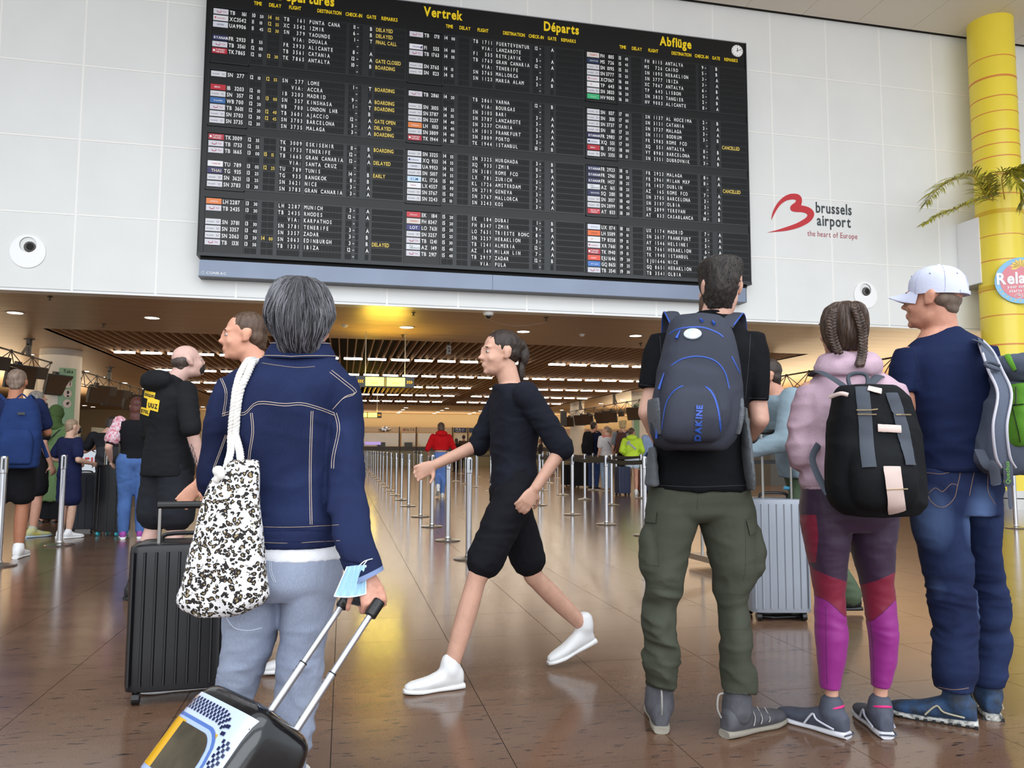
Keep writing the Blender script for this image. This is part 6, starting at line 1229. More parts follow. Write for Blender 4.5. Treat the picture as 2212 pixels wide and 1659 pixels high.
for sgn, pts, sh in ((-1, [(1480, 688), (1462, 680), (1448, 684)], 'shL'), (1, [(1560, 688), (1578, 684), (1592, 690)], 'shR')):
    s0, s1, s2, s3, s4 = (P(1466, 704, 2.84), P(1456, 684, 2.90), P(1450, 675, 2.98), P(1446, 690, 3.07), P(1444, 740, 3.13)) if sgn < 0 else (P(1568, 704, 2.84), P(1582, 686, 2.90), P(1590, 678, 2.98), P(1596, 694, 3.07), P(1600, 740, 3.13))
    pp = cat_rom([s0, s1, s2, s3, s4], 6); mk('shoulder_strap', tube(pp, 1, 10, True, (.027, .006), np.array([nrm(-FW * (1 - 2 * i / len(pp)) + UP * .9) for i in range(len(pp))])), RKM, parent=rk, smooth=True)
    mk('strap_piping', tube(pp + RT * sgn * .028 + UP * .002, .003, 6), RKB, parent=rk)
mk('haul_loop', tube(cat_rom([P(1478, 700, VR + .0), P(1482, 686, VR - .01), P(1502, 680, VR - .01), P(1525, 686, VR - .01), P(1545, 702, VR)], 5), .0065, 8), RKM, parent=rk, smooth=True)
for x, y in ((1406, 905), (1592, 900)): mk('mesh_side_pocket', remesh([loft([PS(x - 4 if x < 1500 else x - 16, x + 16 if x < 1500 else x + 6, 862, VR, .09), PS(x - 3 if x < 1500 else x - 22, x + 20 if x < 1500 else x + 6, 900, VR, .11), PS(x + 3 if x < 1500 else x - 26, x + 24 if x < 1500 else x - 2, 940, VR, .1)], 18, 3)], .009, 2), mat('mesh_grey', (88, 92, 98), .9, noise=.4, nscale=220), parent=rk, smooth=True)
# ------------------------------------------------------------------ girl in pink hoodie
VG = 2.98; p_ = P(1835, 1000, VG); girl = thing('person', (p_[0], p_[1], 0), 'girl with braids in pale pink hoodie and purple panelled leggings', 'person'); girl['near'] = 1
jg = dict(head=P(1822, 712, VG), nb=P(1830, 782, VG), chest=P(1835, 870, VG), waist=P(1832, 980, VG), pelvis=P(1834, 1105, VG), shL=P(1748, 845, VG), shR=P(1915, 850, VG), elL=P(1722, 985, 2.98), elR=P(1955, 985, 3.0), wrL=P(1748, 1010, 3.17), wrR=P(1925, 1020, 3.18),
          hipL=P(1788, 1125, VG), hipR=P(1882, 1125, VG), knL=P(1793, 1305, VG), knR=P(1905, 1305, VG), anL=P(1796, 1505, 2.99), anR=P(1900, 1500, 3.0), toeL=P(1712, 1515, 3.12), toeR=P(1855, 1505, 3.22))
for q in 'LR': jg['an' + q][2] = .075; jg['toe' + q][2] = 0
hfg = FHD(-.45, .10); bmg = body_mesh(jg, 1.60, hfg, .0068, .9, .96, None, nrm(UP - FW * .08), ml=.8, mg=.55)
mk('body', bmg, mat('skin_girl', (206, 156, 134), .5, noise=.1, nscale=40), parent=girl, smooth=True); eyeparts(girl, jg['head'], hfg, nrm(UP - FW * .08), .96)
PK = fab('pink_fleece', (190, 162, 176), noise=.05, bscale=150)
hdm = remesh([PL([(1734, 1922, 1054, VG, .115), (1732, 1925, 1040, VG, .118), (1738, 1925, 1000, VG, .112), (1735, 1932, 930, VG, .118), (1728, 1940, 880, VG, .118), (1728, 1942, 850, VG, .105), (1746, 1930, 826, VG, .088), (1772, 1898, 806, VG, .07)], 2.3),
    loft([PS(1722, 1785, 832, VG, .055), PS(1712, 1778, 865, VG, .062), PS(1706, 1768, 910, VG, .06), PS(1701, 1762, 950, VG, .058), PS(1702, 1762, 985, VG, .06), PS(1712, 1762, 1008, 3.0, .05)], 20, 3), cap(P(1730, 985, 2.99), P(1752, 1012, 3.15), .05, .036), loft([PS(1890, 1950, 832, VG, .055), PS(1900, 1966, 870, VG, .06), PS(1915, 1978, 930, VG, .058), PS(1922, 1985, 985, VG, .056)], 20, 3), cap(P(1952, 985, 3.0), P(1928, 1020, 3.15), .048, .036),
    PL([(1768, 1897, 812, VG - .02, .085), (1764, 1899, 796, VG - .02, .1), (1768, 1896, 780, VG - .01, .098), (1778, 1884, 768, VG, .085), (1790, 1872, 764, VG + .01, .06)], 2.2, 26)], .0075, 3, .013, (8, 8, 12), 71)
hdo = mk('hoodie', hdm, PK, parent=girl, smooth=True); TH = bvh(hdm)
hdf = remesh([loft([(P(1832, 790, 2.86) + RT * .088 * math.cos(q) * 1.12 + UP * (.02 * math.sin(q * 2 + .4)) - FW * .04 * abs(math.sin(q)), RT * .03, UP * .026) for q in np.linspace(math.pi, 0, 9)], 12, 2)], .007, 2, .006, (14, 14, 14), 72); mk('hood_fold', hdf, PK, parent=girl, smooth=True) if False else None
mk('hem_rib', remesh([PL([(1734, 1921, 1058, VG, .117), (1733, 1923, 1046, VG, .12), (1734, 1922, 1036, VG, .118)], 2.3)], .007, 1), PK, parent=hdo, smooth=True)
# leggings with coloured panels carried by surface attributes
lg_ = [PL([(1736, 1930, 1048, VG, .12), (1732, 1936, 1085, VG, .135), (1733, 1936, 1115, VG, .135), (1738, 1932, 1145, VG, .11)], 2.3),
    loft([PS(1733, 1834, 1125, VG, .115), PS(1740, 1832, 1165, VG, .108), PS(1748, 1828, 1205, VG, .098), PS(1757, 1823, 1250, VG, .084), PS(1762, 1822, 1290, VG, .07), PS(1762, 1825, 1330, VG, .068), PS(1764, 1829, 1375, VG, .072), PS(1768, 1824, 1420, VG, .062), PS(1771, 1816, 1460, VG, .048), PS(1773, 1814, 1486, VG, .043)], 24, 3),
    loft([PS(1833, 1935, 1125, VG, .115), PS(1838, 1930, 1165, VG, .108), PS(1848, 1926, 1205, VG, .098), PS(1860, 1926, 1250, VG, .084), PS(1868, 1930, 1290, VG, .07), PS(1873, 1933, 1330, VG, .068), PS(1880, 1937, 1370, VG, .072), PS(1884, 1934, 1420, VG, .062), PS(1884, 1926, 1460, VG, .048), PS(1884, 1920, 1484, VG, .043)], 24, 3)]
lgm = remesh(lg_, .0068, 3, .004, (8, 8, 20), 81)
def project(V):
    C = (np.asarray(V) - CAM) @ MC.T; return np.stack([CXP + FPX * C[:, 0] / C[:, 2], CYP + FPX * C[:, 1] / C[:, 2]], 1)
uv = project(lgm[0]); left = uv[:, 0] < 1835
def lineval(x, y, pts): xs, ys = zip(*pts); return y - np.interp(x, xs, ys)
k1 = np.where(left, lineval(uv[:, 0], uv[:, 1], [(1740, 1205), (1757, 1228), (1790, 1243), (1830, 1256)]), lineval(uv[:, 0], uv[:, 1], [(1860, 1262), (1890, 1255), (1935, 1236)]))
k2 = np.where(left, lineval(uv[:, 0], uv[:, 1], [(1760, 1285), (1790, 1300), (1830, 1335)]), lineval(uv[:, 0], uv[:, 1], [(1870, 1345), (1885, 1340), (1905, 1325), (1932, 1298)]))
k3 = np.maximum(np.where(left, 1, -1) * 0 - 200, np.where(left & (uv[:, 0] < 1790), np.minimum(1768 - uv[:, 0] - np.abs(uv[:, 1] - 1160) * .10 + 0, np.minimum(uv[:, 1] - 1112, 1215 - uv[:, 1])), -200))
def panels():
    m = bpy.data.materials.new('panel_leggings'); m.use_nodes = True; nt = m.node_tree; b = nt.nodes['Principled BSDF']; L = nt.links.new; b.inputs['Roughness'].default_value = .6; b.inputs['Sheen Weight'].default_value = .1
    last = None; col = lin((46, 22, 50))
    for nm, c in (('band', (120, 14, 46)), ('calf', (136, 26, 120)), ('side', (120, 14, 46))):
        at = nt.nodes.new('ShaderNodeAttribute'); at.attribute_name = nm; gt = nt.nodes.new('ShaderNodeMath'); gt.operation = 'GREATER_THAN'; gt.inputs[1].default_value = 0; L(at.outputs['Fac'], gt.inputs[0])
        mx = nt.nodes.new('ShaderNodeMix'); mx.data_type = 'RGBA'; L(gt.outputs[0], mx.inputs[0])
        if last is None: mx.inputs[6].default_value = col
        else: L(last, mx.inputs[6])
        mx.inputs[7].default_value = lin(c); last = mx.outputs[2]
    L(last, b.inputs['Base Color']); return m
lgo = mk('leggings', lgm, panels(), parent=girl, smooth=True)
for nm, k in (('band', k1), ('calf', k2), ('side', k3)):
    at = lgo.data.attributes.new(nm, 'FLOAT', 'POINT'); at.data.foreach_set('value', np.asarray(k, float))
TL = bvh(lgm); seamset(lgo, 'panel_seams', mat('seam_plum', (70, 26, 70), .7), TL, [[(1757, 1228), (1790, 1243), (1826, 1256)], [(1763, 1288), (1790, 1300), (1825, 1332)], [(1862, 1262), (1890, 1255), (1925, 1240)], [(1884, 1341), (1905, 1325), (1930, 1300)], [(1784, 1310), (1785, 1400), (1787, 1478)], [(1878, 1330), (1886, 1400), (1888, 1476)]], .0009)
TRN = mat('runner_grey', (70, 74, 88), .7, noise=.1, nscale=30, bump=.3, bscale=200); RSO = mat('runner_sole', (214, 214, 220), .5); PKL = mat('runner_pink', (214, 40, 120), .5)
for q in 'LR':
    o, (heel, ff_, rr_, uu_, LL_) = shoe(girl, jg['an' + q], jg['toe' + q], 1.60, TRN, RSO, extra=PKL, ws=1.1)
    mk('sock', cap(jg['an' + q] - UP * .01, jg['an' + q] + UP * .035, .035, .034), mat('sock_white', (235, 235, 240), .9), parent=girl, smooth=True)
    c = jg['an' + q] + UP * .022; mk('collar_lining', tube([c + rr_ * .037 * math.cos(k) + ff_ * .042 * math.sin(k) + UP * (.012 * -math.sin(k)) for k in np.linspace(0, 2 * math.pi, 21)], .0045, 8), PKL, parent=o, smooth=True)
    g = G()
    for s_ in (-1, 1): g.tube(cat_rom([heel + ff_ * LL_ * .5 + rr_ * s_ * .046 + UP * .025, heel + ff_ * LL_ * .38 + rr_ * s_ * .044 + UP * .068, heel + ff_ * LL_ * .32 + rr_ * s_ * .044 + UP * .05, heel + ff_ * LL_ * .1 + rr_ * s_ * .04 + UP * .032], 4), .004, 6)
    mk('side_swoosh', g.get(), mat('swoosh_silver', (190, 192, 204), .4), parent=o)
    mk('sole_line', tube(cat_rom([heel - ff_ * .008 + UP * .016 - rr_ * .03, heel - ff_ * .012 + UP * .016, heel - ff_ * .008 + UP * .016 + rr_ * .03, heel + ff_ * LL_ * .2 + rr_ * .038 + UP * .014], 4), .003, 6), TRN, parent=o)
hmg = remesh([PL([(1802, 1848, 655, VG, .05), (1788, 1860, 664, VG, .085), (1781, 1866, 682, VG, .1), (1779, 1869, 705, VG - .01, .1), (1782, 1869, 725, VG - .02, .085), (1788, 1866, 745, VG - .03, .06), (1795, 1862, 758, VG - .03, .04)], 2.2, 26)], .0065, 2, .004, (40, 40, 12), 9)
HGM = hairmat('hair_brunette', (46, 34, 28), (84, 66, 56), .4); hgo = mk('hair', hmg, HGM, parent=girl, smooth=True)
cwn = P(1826, 655, VG - .03); mk('hair_locks', strands(hmg, 900, lambda q, n: nrm(-UP + nrm(q - cwn) * .4), .06, w=.001, lift=.002, seed=33), mat('lock_brown', (82, 64, 52), .4), parent=hgo, kind='stuff')
for k, path in enumerate((((1800, 668, -.115), (1795, 700, -.122), (1800, 735, -.11), (1812, 762, -.1)), ((1846, 664, -.112), (1858, 695, -.12), (1864, 730, -.115), (1862, 768, -.12), (1856, 790, -.14)))):
    cp = cat_rom([P(x, y, VG + dv) for x, y, dv in path], 5); L_ = np.concatenate([[0], np.cumsum(np.linalg.norm(np.diff(cp, axis=0), axis=1))]); n = 60; s_ = np.linspace(0, L_[-1], n); q = np.array([np.interp(s_, L_, cp[:, i]) for i in range(3)]).T; g = G()
    for b_ in range(3):
        ph = s_ / .034 * 2 * math.pi + b_ * 2.094; g.tube(q + np.outer(np.sin(ph) * .011, RT) + np.outer(np.sin(2 * ph) * .005, FW), .0085, 7)
    mk('braid', g.get(), HGM, parent=hgo, smooth=True)
# black rucksack with blush straps, swung to the right
VQ = 2.72; bk = thing('backpack', P(1890, 1112, VQ), 'black rucksack with blush pink leather straps on the girl in pink', 'backpack'); QM = fab('ruck_black', (15, 17, 20), .75, bscale=300); BL_ = mat('blush_leather', (206, 184, 176), .45)
bkb = [PL([(1818, 1930, 832, VQ + .02, .05), (1806, 1945, 845, VQ, .08), (1798, 1965, 880, VQ, .1), (1792, 1978, 940, VQ, .115), (1786, 1988, 1010, VQ, .12), (1787, 1992, 1060, VQ, .12), (1800, 1990, 1092, VQ, .11), (1830, 1978, 1112, VQ, .09)], 2.6, 28),
       PL([(1842, 1958, 960, VQ - .07, .05), (1836, 1968, 985, VQ - .085, .07), (1832, 1975, 1040, VQ - .09, .075), (1838, 1972, 1085, VQ - .08, .065), (1855, 1960, 1102, VQ - .06, .05)], 2.8, 26)]
bkm = remesh(bkb, .0078, 3, .008, (7, 7, 9), 91); bko = mk('pack_body', bkm, QM, parent=bk, smooth=True); TB = bvh(bkm)
WEB = mat('webbing_grey', (62, 68, 78), .8)
for pts in ([(1862, 838), (1868, 900), (1872, 960), (1878, 1010)], [(1925, 850), (1942, 900), (1956, 960), (1966, 1005)]):
    g = G(); seam(g, TB, pts, 1, 6, (.022, .003), .004, n=8); mk('webbing_strap', g.get(), WEB, parent=bko, smooth=True)
for pts, w_ in (([(1924, 1008), (1930, 1055), (1936, 1102)], .028), ([(1894, 925), (1944, 928)], .013), ([(1874, 842), (1902, 848)], .012)):
    g = G(); seam(g, TB, pts, 1, 6, (w_, .003), .009, n=8); mk('leather_strap', g.get(), BL_, parent=bko, smooth=True)
for pts in ([(1912, 1056), (1956, 1054)], [(1850, 886), (1892, 886)], [(1932, 898), (1962, 898)], [(1851, 896), (1891, 896)]):
    g = G(); seam(g, TB, pts, .0022, 5, lift=.012); mk('buckle_bar', g.get(), mat('buckle_gold', (214, 196, 160), .25, .9), parent=bko)
mk('leather_tab', tube(cat_rom([P(1792, 858, VQ - .05), P(1815, 850, VQ - .09), P(1832, 853, VQ - .1)], 4), 1, 8, True, (.004, .007), UP), BL_, parent=bk, smooth=True)
mk('haul_loop', tube(cat_rom([P(1838, 840, VQ - .02), P(1832, 815, VQ), P(1850, 806, VQ), P(1872, 812, VQ), P(1874, 842, VQ - .02)], 5), .007, 8), WEB, parent=bk, smooth=True)
for e0, e1, e2, e3 in (((1838, 845, VQ + .05), (1800, 818, 2.84), (1768, 803, 2.90), (1752, 812, 3.02)), ((1868, 842, VQ + .05), (1888, 822, 2.84), (1900, 812, 2.9), (1912, 818, 3.02))):
    pp = cat_rom([P(*e0), P(*e1), P(*e2), P(*e3)], 6); mk('shoulder_strap', tube(pp, 1, 8, True, (.016, .004), nrm(UP - FW * .6)), WEB, parent=bk, smooth=True)
mk('side_strap', tube(cat_rom([P(1790, 1068, VQ + .03), P(1768, 1030, 2.8), P(1755, 990, 2.86), P(1768, 960, 2.9)], 5), 1, 8, True, (.013, .003), -FW), WEB, parent=bk, smooth=True)
# ------------------------------------------------------------------ man in white cap
VC = 3.1; p_ = P(2070, 1000, VC); cm = thing('person', (p_[0], p_[1], 0), 'man in pale lilac cap, navy tee and blue jeans at far right', 'person'); cm['near'] = 1
jc = dict(head=P(2016, 648, VC), nb=P(2036, 715, VC), chest=P(2055, 830, VC), waist=P(2065, 960, VC), pelvis=P(2075, 1065, VC), shL=P(1960, 775, VC), shR=P(2128, 778, VC), elL=P(1958, 905, 3.12), elR=P(2150, 910, 3.12), wrL=P(1990, 975, 3.3), wrR=P(2130, 980, 3.3),
          hipL=P(2030, 1090, VC), hipR=P(2118, 1090, 3.14), knL=P(2048, 1290, VC), knR=P(2130, 1290, 3.16), anL=P(2064, 1478, 3.1), anR=P(2134, 1462, 3.2), toeL=P(1945, 1470, 3.2), toeR=P(2105, 1440, 3.45))
for q in 'LR': jc['an' + q][2] = .08; jc['toe' + q][2] = 0
hfc = FHD(-.95, .12); hupc = nrm(UP - hfc * .12); bmc = body_mesh(jc, 1.78, hfc, .0075, .92, 1.06, None, hupc, ml=.92, mg=.6)
mk('body', bmc, mat('skin_tan', (192, 134, 110), .5, noise=.12, nscale=40, rgb2=(206, 150, 126)), parent=cm, smooth=True); eyeparts(cm, jc['head'], hfc, hupc, 1.06)
NT = fab('navy_tee', (22, 33, 66), noise=.08, bscale=220)
nt_ = remesh([PL([(1990, 2156, 1018, VC, .13), (1988, 2158, 1000, VC, .132), (1982, 2150, 940, VC, .128), (1972, 2148, 880, VC, .135), (1962, 2146, 820, VC, .13), (1948, 2142, 775, VC, .112), (1968, 2122, 742, VC, .09), (1998, 2084, 720, VC, .07), (2008, 2068, 708, VC, .06)], 2.3),
    loft([PS(1938, 1998, 752, VC, .062), PS(1925, 1990, 790, VC, .07), PS(1924, 1980, 825, VC, .068), PS(1925, 1976, 848, VC, .064)], 20, 3), loft([PS(2100, 2150, 750, VC, .06), PS(2106, 2158, 800, VC, .068), PS(2112, 2160, 850, VC, .064)], 20, 3)], .0085, 3, .013, (5, 5, 12), 101, lambda W: .35 + .8 * np.clip((1.2 - W[:, 2]) / .3, 0, 1))
nto = mk('tee_shirt', nt_, NT, parent=cm, smooth=True); TN = bvh(nt_); seamset(nto, 'hem_stitching', mat('stitch_navy', (24, 34, 66), .8), TN, [[(1992, 1008), (2070, 1011), (2150, 1008)], [(1928, 841), (1974, 844)], [(1972, 748), (1984, 800), (1976, 846)]], .0012)
uJ = lambda x, y, v: P(x, y, v) - np.array([p_[0], p_[1], 0])
DJ = denim('mid_denim', (22, 31, 62), (38, 52, 88), (92, 116, 160), sc=3, fades=[(uJ(2010, 1130, 2.98), (.10, .16, .17)), (uJ(2120, 1120, 2.98), (.07, .16, .14)), (uJ(2030, 1280, 3.0), (.05, .14, .07)), (uJ(2125, 1300, 3.05), (.05, .14, .10))])
cj = [PL([(1984, 2158, 1010, VC, .118), (1976, 2156, 1050, VC, .13), (1972, 2154, 1085, VC, .135), (1972, 2152, 1110, VC, .12)], 2.4),
    loft([PS(1970, 2080, 1100, VC, .12), PS(1978, 2086, 1150, VC, .115), PS(1992, 2092, 1200, VC, .105), PS(2004, 2098, 1250, VC, .096), PS(2010, 2100, 1285, VC, .088), PS(2014, 2104, 1330, VC, .086), PS(2020, 2106, 1390, VC, .082), PS(2022, 2104, 1440, VC, .08), PS(2024, 2094, 1490, VC, .078)], 24, 3),
    loft([PS(2072, 2152, 1100, 3.14, .12), PS(2080, 2150, 1150, 3.15, .115), PS(2086, 2154, 1200, 3.16, .105), PS(2094, 2166, 1250, 3.17, .096), PS(2098, 2172, 1290, 3.18, .09), PS(2102, 2176, 1340, 3.19, .088), PS(2102, 2176, 1400, 3.2, .082), PS(2098, 2168, 1440, 3.2, .08), PS(2096, 2162, 1478, 3.2, .076)], 24, 3)]
cjm = remesh(cj, .008, 3, .014, (5, 5, 14), 111, lambda W: .4 + .8 * np.clip((.8 - W[:, 2]) / .3, 0, 1)); cjo = mk('jeans', cjm, DJ, parent=cm, smooth=True); TJ2 = bvh(cjm)
seamset(cjo, 'pocket_stitching', mat('stitch_brown', (150, 118, 96), .7), TJ2, [[(1996, 1020), (2035, 1024), (2072, 1016), (2068, 1050), (2060, 1078), (2036, 1096), (2010, 1082), (2000, 1050), (1996, 1020)], [(2004, 1068), (2020, 1054), (2036, 1062), (2054, 1046), (2068, 1048)], [(2106, 1012), (2100, 1040), (2094, 1070)], [(2134, 1022), (2134, 1060), (2144, 1080), (2150, 1090)], [(2134, 1024), (2150, 1022)], [(2026, 1484), (2060, 1490), (2092, 1486)]], .0011)
TRL = mat('trail_blue', (36, 70, 110), .7, noise=.3, nscale=24, rgb2=(34, 40, 48), bump=.3, bscale=120); TSO = mat('trail_sole', (206, 206, 200), .6, noise=.5, nscale=60, rgb2=(60, 64, 60))
for q in 'LR':
    o, (heel, ff_, rr_, uu_, LL_) = shoe(cm, jc['an' + q], jc['toe' + q], 1.80, TRL, TSO, ws=1.05, extra=mat('lace_navy', (30, 44, 70), .7))
    g = G()
    for s_ in (-1, 1): g.tube(cat_rom([heel + ff_ * LL_ * .55 + rr_ * s_ * .048 + UP * .03, heel + ff_ * LL_ * .42 + rr_ * s_ * .047 + UP * .07, heel + ff_ * LL_ * .34 + rr_ * s_ * .047 + UP * .05, heel + ff_ * LL_ * .12 + rr_ * s_ * .043 + UP * .04], 4), .0035, 6)
    mk('side_swoosh', g.get(), mat('swoosh_khaki', (170, 164, 140), .5), parent=o)
    g = G()
    for k in range(12): a_ = k / 11; c = heel + ff_ * LL_ * a_; w_ = .046 if a_ > .5 else .038; g.box(-w_, w_, -.006, .006, 0, .012, np.array([rr_, ff_, UP]), c)
    mk('tread_lugs', g.get(), BLKP, parent=o, kind='stuff')
# cap with bill, strap opening and seams
CAPM = fab('cap_lilac', (204, 208, 228), noise=.04, bscale=240); r3, f3, u3 = basis(hfc, hupc); hc = jc['head']; E3 = lambda o, rad: ell(hc + (r3 * o[0] + f3 * o[1] + u3 * o[2]) * 1.06, [x * 1.06 for x in rad], np.array([r3, f3, u3]))
crown = loft([(hc + (f3 * o + u3 * z) * 1.06, r3 * a * 1.06, f3 * b_ * 1.06) for o, z, a, b_ in ((-.016, .015, .083, .103), (-.014, .04, .084, .104), (-.012, .07, .082, .1), (-.012, .095, .074, .088), (-.012, .115, .058, .066), (-.012, .126, .036, .04), (-.012, .130, .012, .014))], 32, 4)
co = mk('cap', crown, CAPM, parent=cm, smooth=True); V = []; nb3 = 14
for i in range(nb3 + 1):
    a_ = -1.15 + 2.3 * i / nb3
    for k in range(6): rad = k / 5; q = hc + (r3 * math.sin(a_) * (.078 + .0 * rad) + f3 * (-.012 + .098 * math.cos(a_) + rad * .078 * max(0, math.cos(a_ * 1.25))) + u3 * (.032 - .026 * math.sin(a_) ** 2 * rad - .012 * rad - .018 * abs(math.sin(a_)) * rad)) * 1.06; V.append(q)
F = [(i * 6 + k, (i + 1) * 6 + k, (i + 1) * 6 + k + 1, i * 6 + k + 1) for i in range(nb3) for k in range(5)]; m_ = len(V); V += [v - u3 * .004 for v in V]; F += [tuple(x + m_ for x in reversed(f)) for f in F]
mk('cap_bill', (V, F), CAPM, parent=co, smooth=True); TCp = bvh(crown)
mk('cap_opening', E3((0, -.098, .043), (.034, .014, .018)), mat('cap_gap', (66, 60, 56), .8), parent=co, smooth=True)
mk('cap_strap', tube([hc + (r3 * .045 * math.sin(q) + f3 * (-.016 - .106 * math.cos(q * .42)) + u3 * .022) * 1.06 for q in np.linspace(-1.3, 1.3, 12)], 1, 6, True, (.002, .008), u3), CAPM, parent=co, smooth=True)
mk('cap_button', ell(hc + (f3 * -.012 + u3 * .132) * 1.06, (.008, .008, .005)), CAPM, parent=co, smooth=True); g = G()
for k in range(6):
    a_ = k * math.pi / 3 + .5; g.tube([hc + (f3 * (-.013) + u3 * z + (r3 * math.cos(a_) * aa + f3 * math.sin(a_) * bb)) * 1.06 for z, aa, bb in ((.017, .0835, .1035), (.04, .0845, .1045), (.07, .0825, .1005), (.095, .0745, .0885), (.115, .0585, .0665), (.126, .0365, .0405))], .0009, 4)
    b2 = a_ + math.pi / 6; g.add(*ell(hc + (f3 * (-.012) + u3 * .09 + (r3 * math.cos(b2) * .078 + f3 * math.sin(b2) * .093)) * 1.06, (.003, .003, .003), n=8, m=5))
mk('cap_seams', g.get(), mat('cap_seam', (150, 154, 178), .8), parent=co, kind='stuff')
mk('hair', remesh([E3((0, -.046, -.0), (.071, .052, .045)), E3((0, -.066, -.035), (.046, .022, .024))], .007, 1), hairmat('hair_buzz', (96, 82, 72), (122, 106, 92), .7), parent=cm, smooth=True)
# grey and green trekking rucksack on the right shoulder
VK = 2.92; gk = thing('backpack', P(2190, 1100, VK), 'grey and lime green trekking rucksack hanging at the right edge', 'backpack'); GM = fab('ruck_slate', (84, 91, 106), .8, noise=.1, nscale=8, bscale=280); GR_ = fab('ruck_lime', (92, 146, 48), .7, noise=.1, nscale=9, bscale=260); PPG = mat('piping_pale', (196, 194, 204), .6)
gb = remesh([PL([(2165, 2262, 772, VK, .07), (2156, 2275, 790, VK, .11), (2150, 2285, 840, VK, .13), (2132, 2292, 900, VK, .14), (2120, 2292, 960, VK, .145), (2120, 2290, 1000, VK, .13), (2140, 2280, 1024, VK, .10)], 2.5, 28)], .009, 3, .012, (9, 9, 9), 121); gbo = mk('pack_body', gb, GM, parent=gk, smooth=True); TG = bvh(gb)
gp = remesh([PL([(2184, 2290, 832, VK - .09, .06), (2178, 2296, 880, VK - .1, .09), (2174, 2296, 930, VK - .1, .09), (2180, 2290, 964, VK - .09, .07)], 2.6, 24)], .009, 3, .012, (12, 5, 5), 122); mk('green_pocket', gp, GR_, parent=gk, smooth=True); TGp = bvh(gp)
mk('lid', remesh([PL([(2166, 2268, 766, VK - .03, .08), (2155, 2280, 782, VK - .04, .13), (2160, 2284, 808, VK - .05, .14), (2172, 2282, 826, VK - .05, .12)], 2.3, 24)], .009, 3, .014, (12, 12, 12), 123), GM, parent=gk, smooth=True)
lid_t = bvh(([*map(tuple, bpy.data.objects['lid'].data.vertices and [np.array(v.co) + ORG['lid'] for v in bpy.data.objects['lid'].data.vertices])], [tuple(p.vertices) for p in bpy.data.objects['lid'].data.polygons]))
g = G(); seam(g, lid_t, [(2176, 768), (2184, 782), (2194, 800)], 1, 5, (.010, .003), .003, n=8); mk('lime_zip', g.get(), GR_, parent=gk, smooth=True)
g = G(); seam(g, TGp, [(2196, 836), (2196, 870), (2188, 878)], .002, 5, lift=.004); seam(g, TGp, [(2190, 876), (2212, 874)], .002, 5, lift=.004); seam(g, TGp, [(2188, 880), (2200, 930), (2204, 955)], .0015, 5, lift=.003); mk('bungee_cord', g.get(), BLKP, parent=gk)
def flatstrap(name, pts, w_, th, m_, up, par=gk): pp = cat_rom([P(*q) for q in pts], 6); return mk(name, tube(pp, 1, 8, True, (w_, th), up), m_, parent=par, smooth=True)
flatstrap('shoulder_strap', [(2118, 738, 3.06), (2134, 762, 2.9), (2150, 800, 2.84), (2170, 850, 2.74), (2160, 920, 2.7), (2166, 985, 2.71), (2178, 1010, 2.73)], .028, .008, GM, -FW)
for dx in (-15, 15): flatstrap('strap_piping', [(2118 + dx * .3, 736, 3.05), (2134 + dx * .8, 762, 2.892), (2150 + dx, 800, 2.83), (2170 + dx, 850, 2.73), (2160 + dx, 920, 2.69), (2166 + dx, 985, 2.70), (2178 + dx, 1010, 2.72)], .004, .006, PPG, -FW)
flatstrap('load_strap', [(2104, 734, 3.0), (2126, 744, 2.93), (2142, 765, 2.88), (2158, 792, 2.86)], .010, .003, mat('strap_dark', (64, 70, 84), .7), -FW)
mk('haul_loop', tube(cat_rom([P(2158, 790, 2.82), P(2140, 783, 2.80), P(2129, 784, 2.79), P(2132, 791, 2.79), P(2158, 800, 2.81)], 5), .006, 8), mat('strap_dark', (64, 70, 84), .7), parent=gk, smooth=True)
SD = mat('strap_dark', (64, 70, 84), .7)
flatstrap('hip_strap', [(2116, 972, 2.84), (2130, 1000, 2.80), (2146, 1010, 2.79), (2152, 1045, 2.80)], .020, .004, SD, -FW); flatstrap('hanging_strap', [(2176, 986, 2.71), (2178, 1020, 2.71), (2180, 1050, 2.72)], .017, .003, SD, -FW)
hs_ = flatstrap('hanging_tail', [(2180, 1048, 2.72), (2183, 1090, 2.72), (2186, 1098, 2.72)], .008, .002, SD, -FW); flatstrap('hanging_tail', [(2152, 1044, 2.80), (2153, 1048, 2.80)], .016, .006, SD, -FW)
ob = bpy.data.objects['hanging_strap']; vt = (np.array([v.co[:] for v in ob.data.vertices]) + ORG['hanging_strap'], [tuple(p.vertices) for p in ob.data.polygons]); Ts = bvh(vt)
print_text(gk, Ts, 'Quechua', (2172, 1024), (.05, -1), (-1, -.05), 8, GR_, lift=.002, wx=.9, name='strap_lettering') if False else None
g = G(); o_ = P(2181, 1020, 2.70); text_g(g, 'Quechua', o_, UP * -1 if False else UP, -RT, .016, .01, .9, align='c'); mk('strap_lettering', g.get(), GR_, parent=gk)
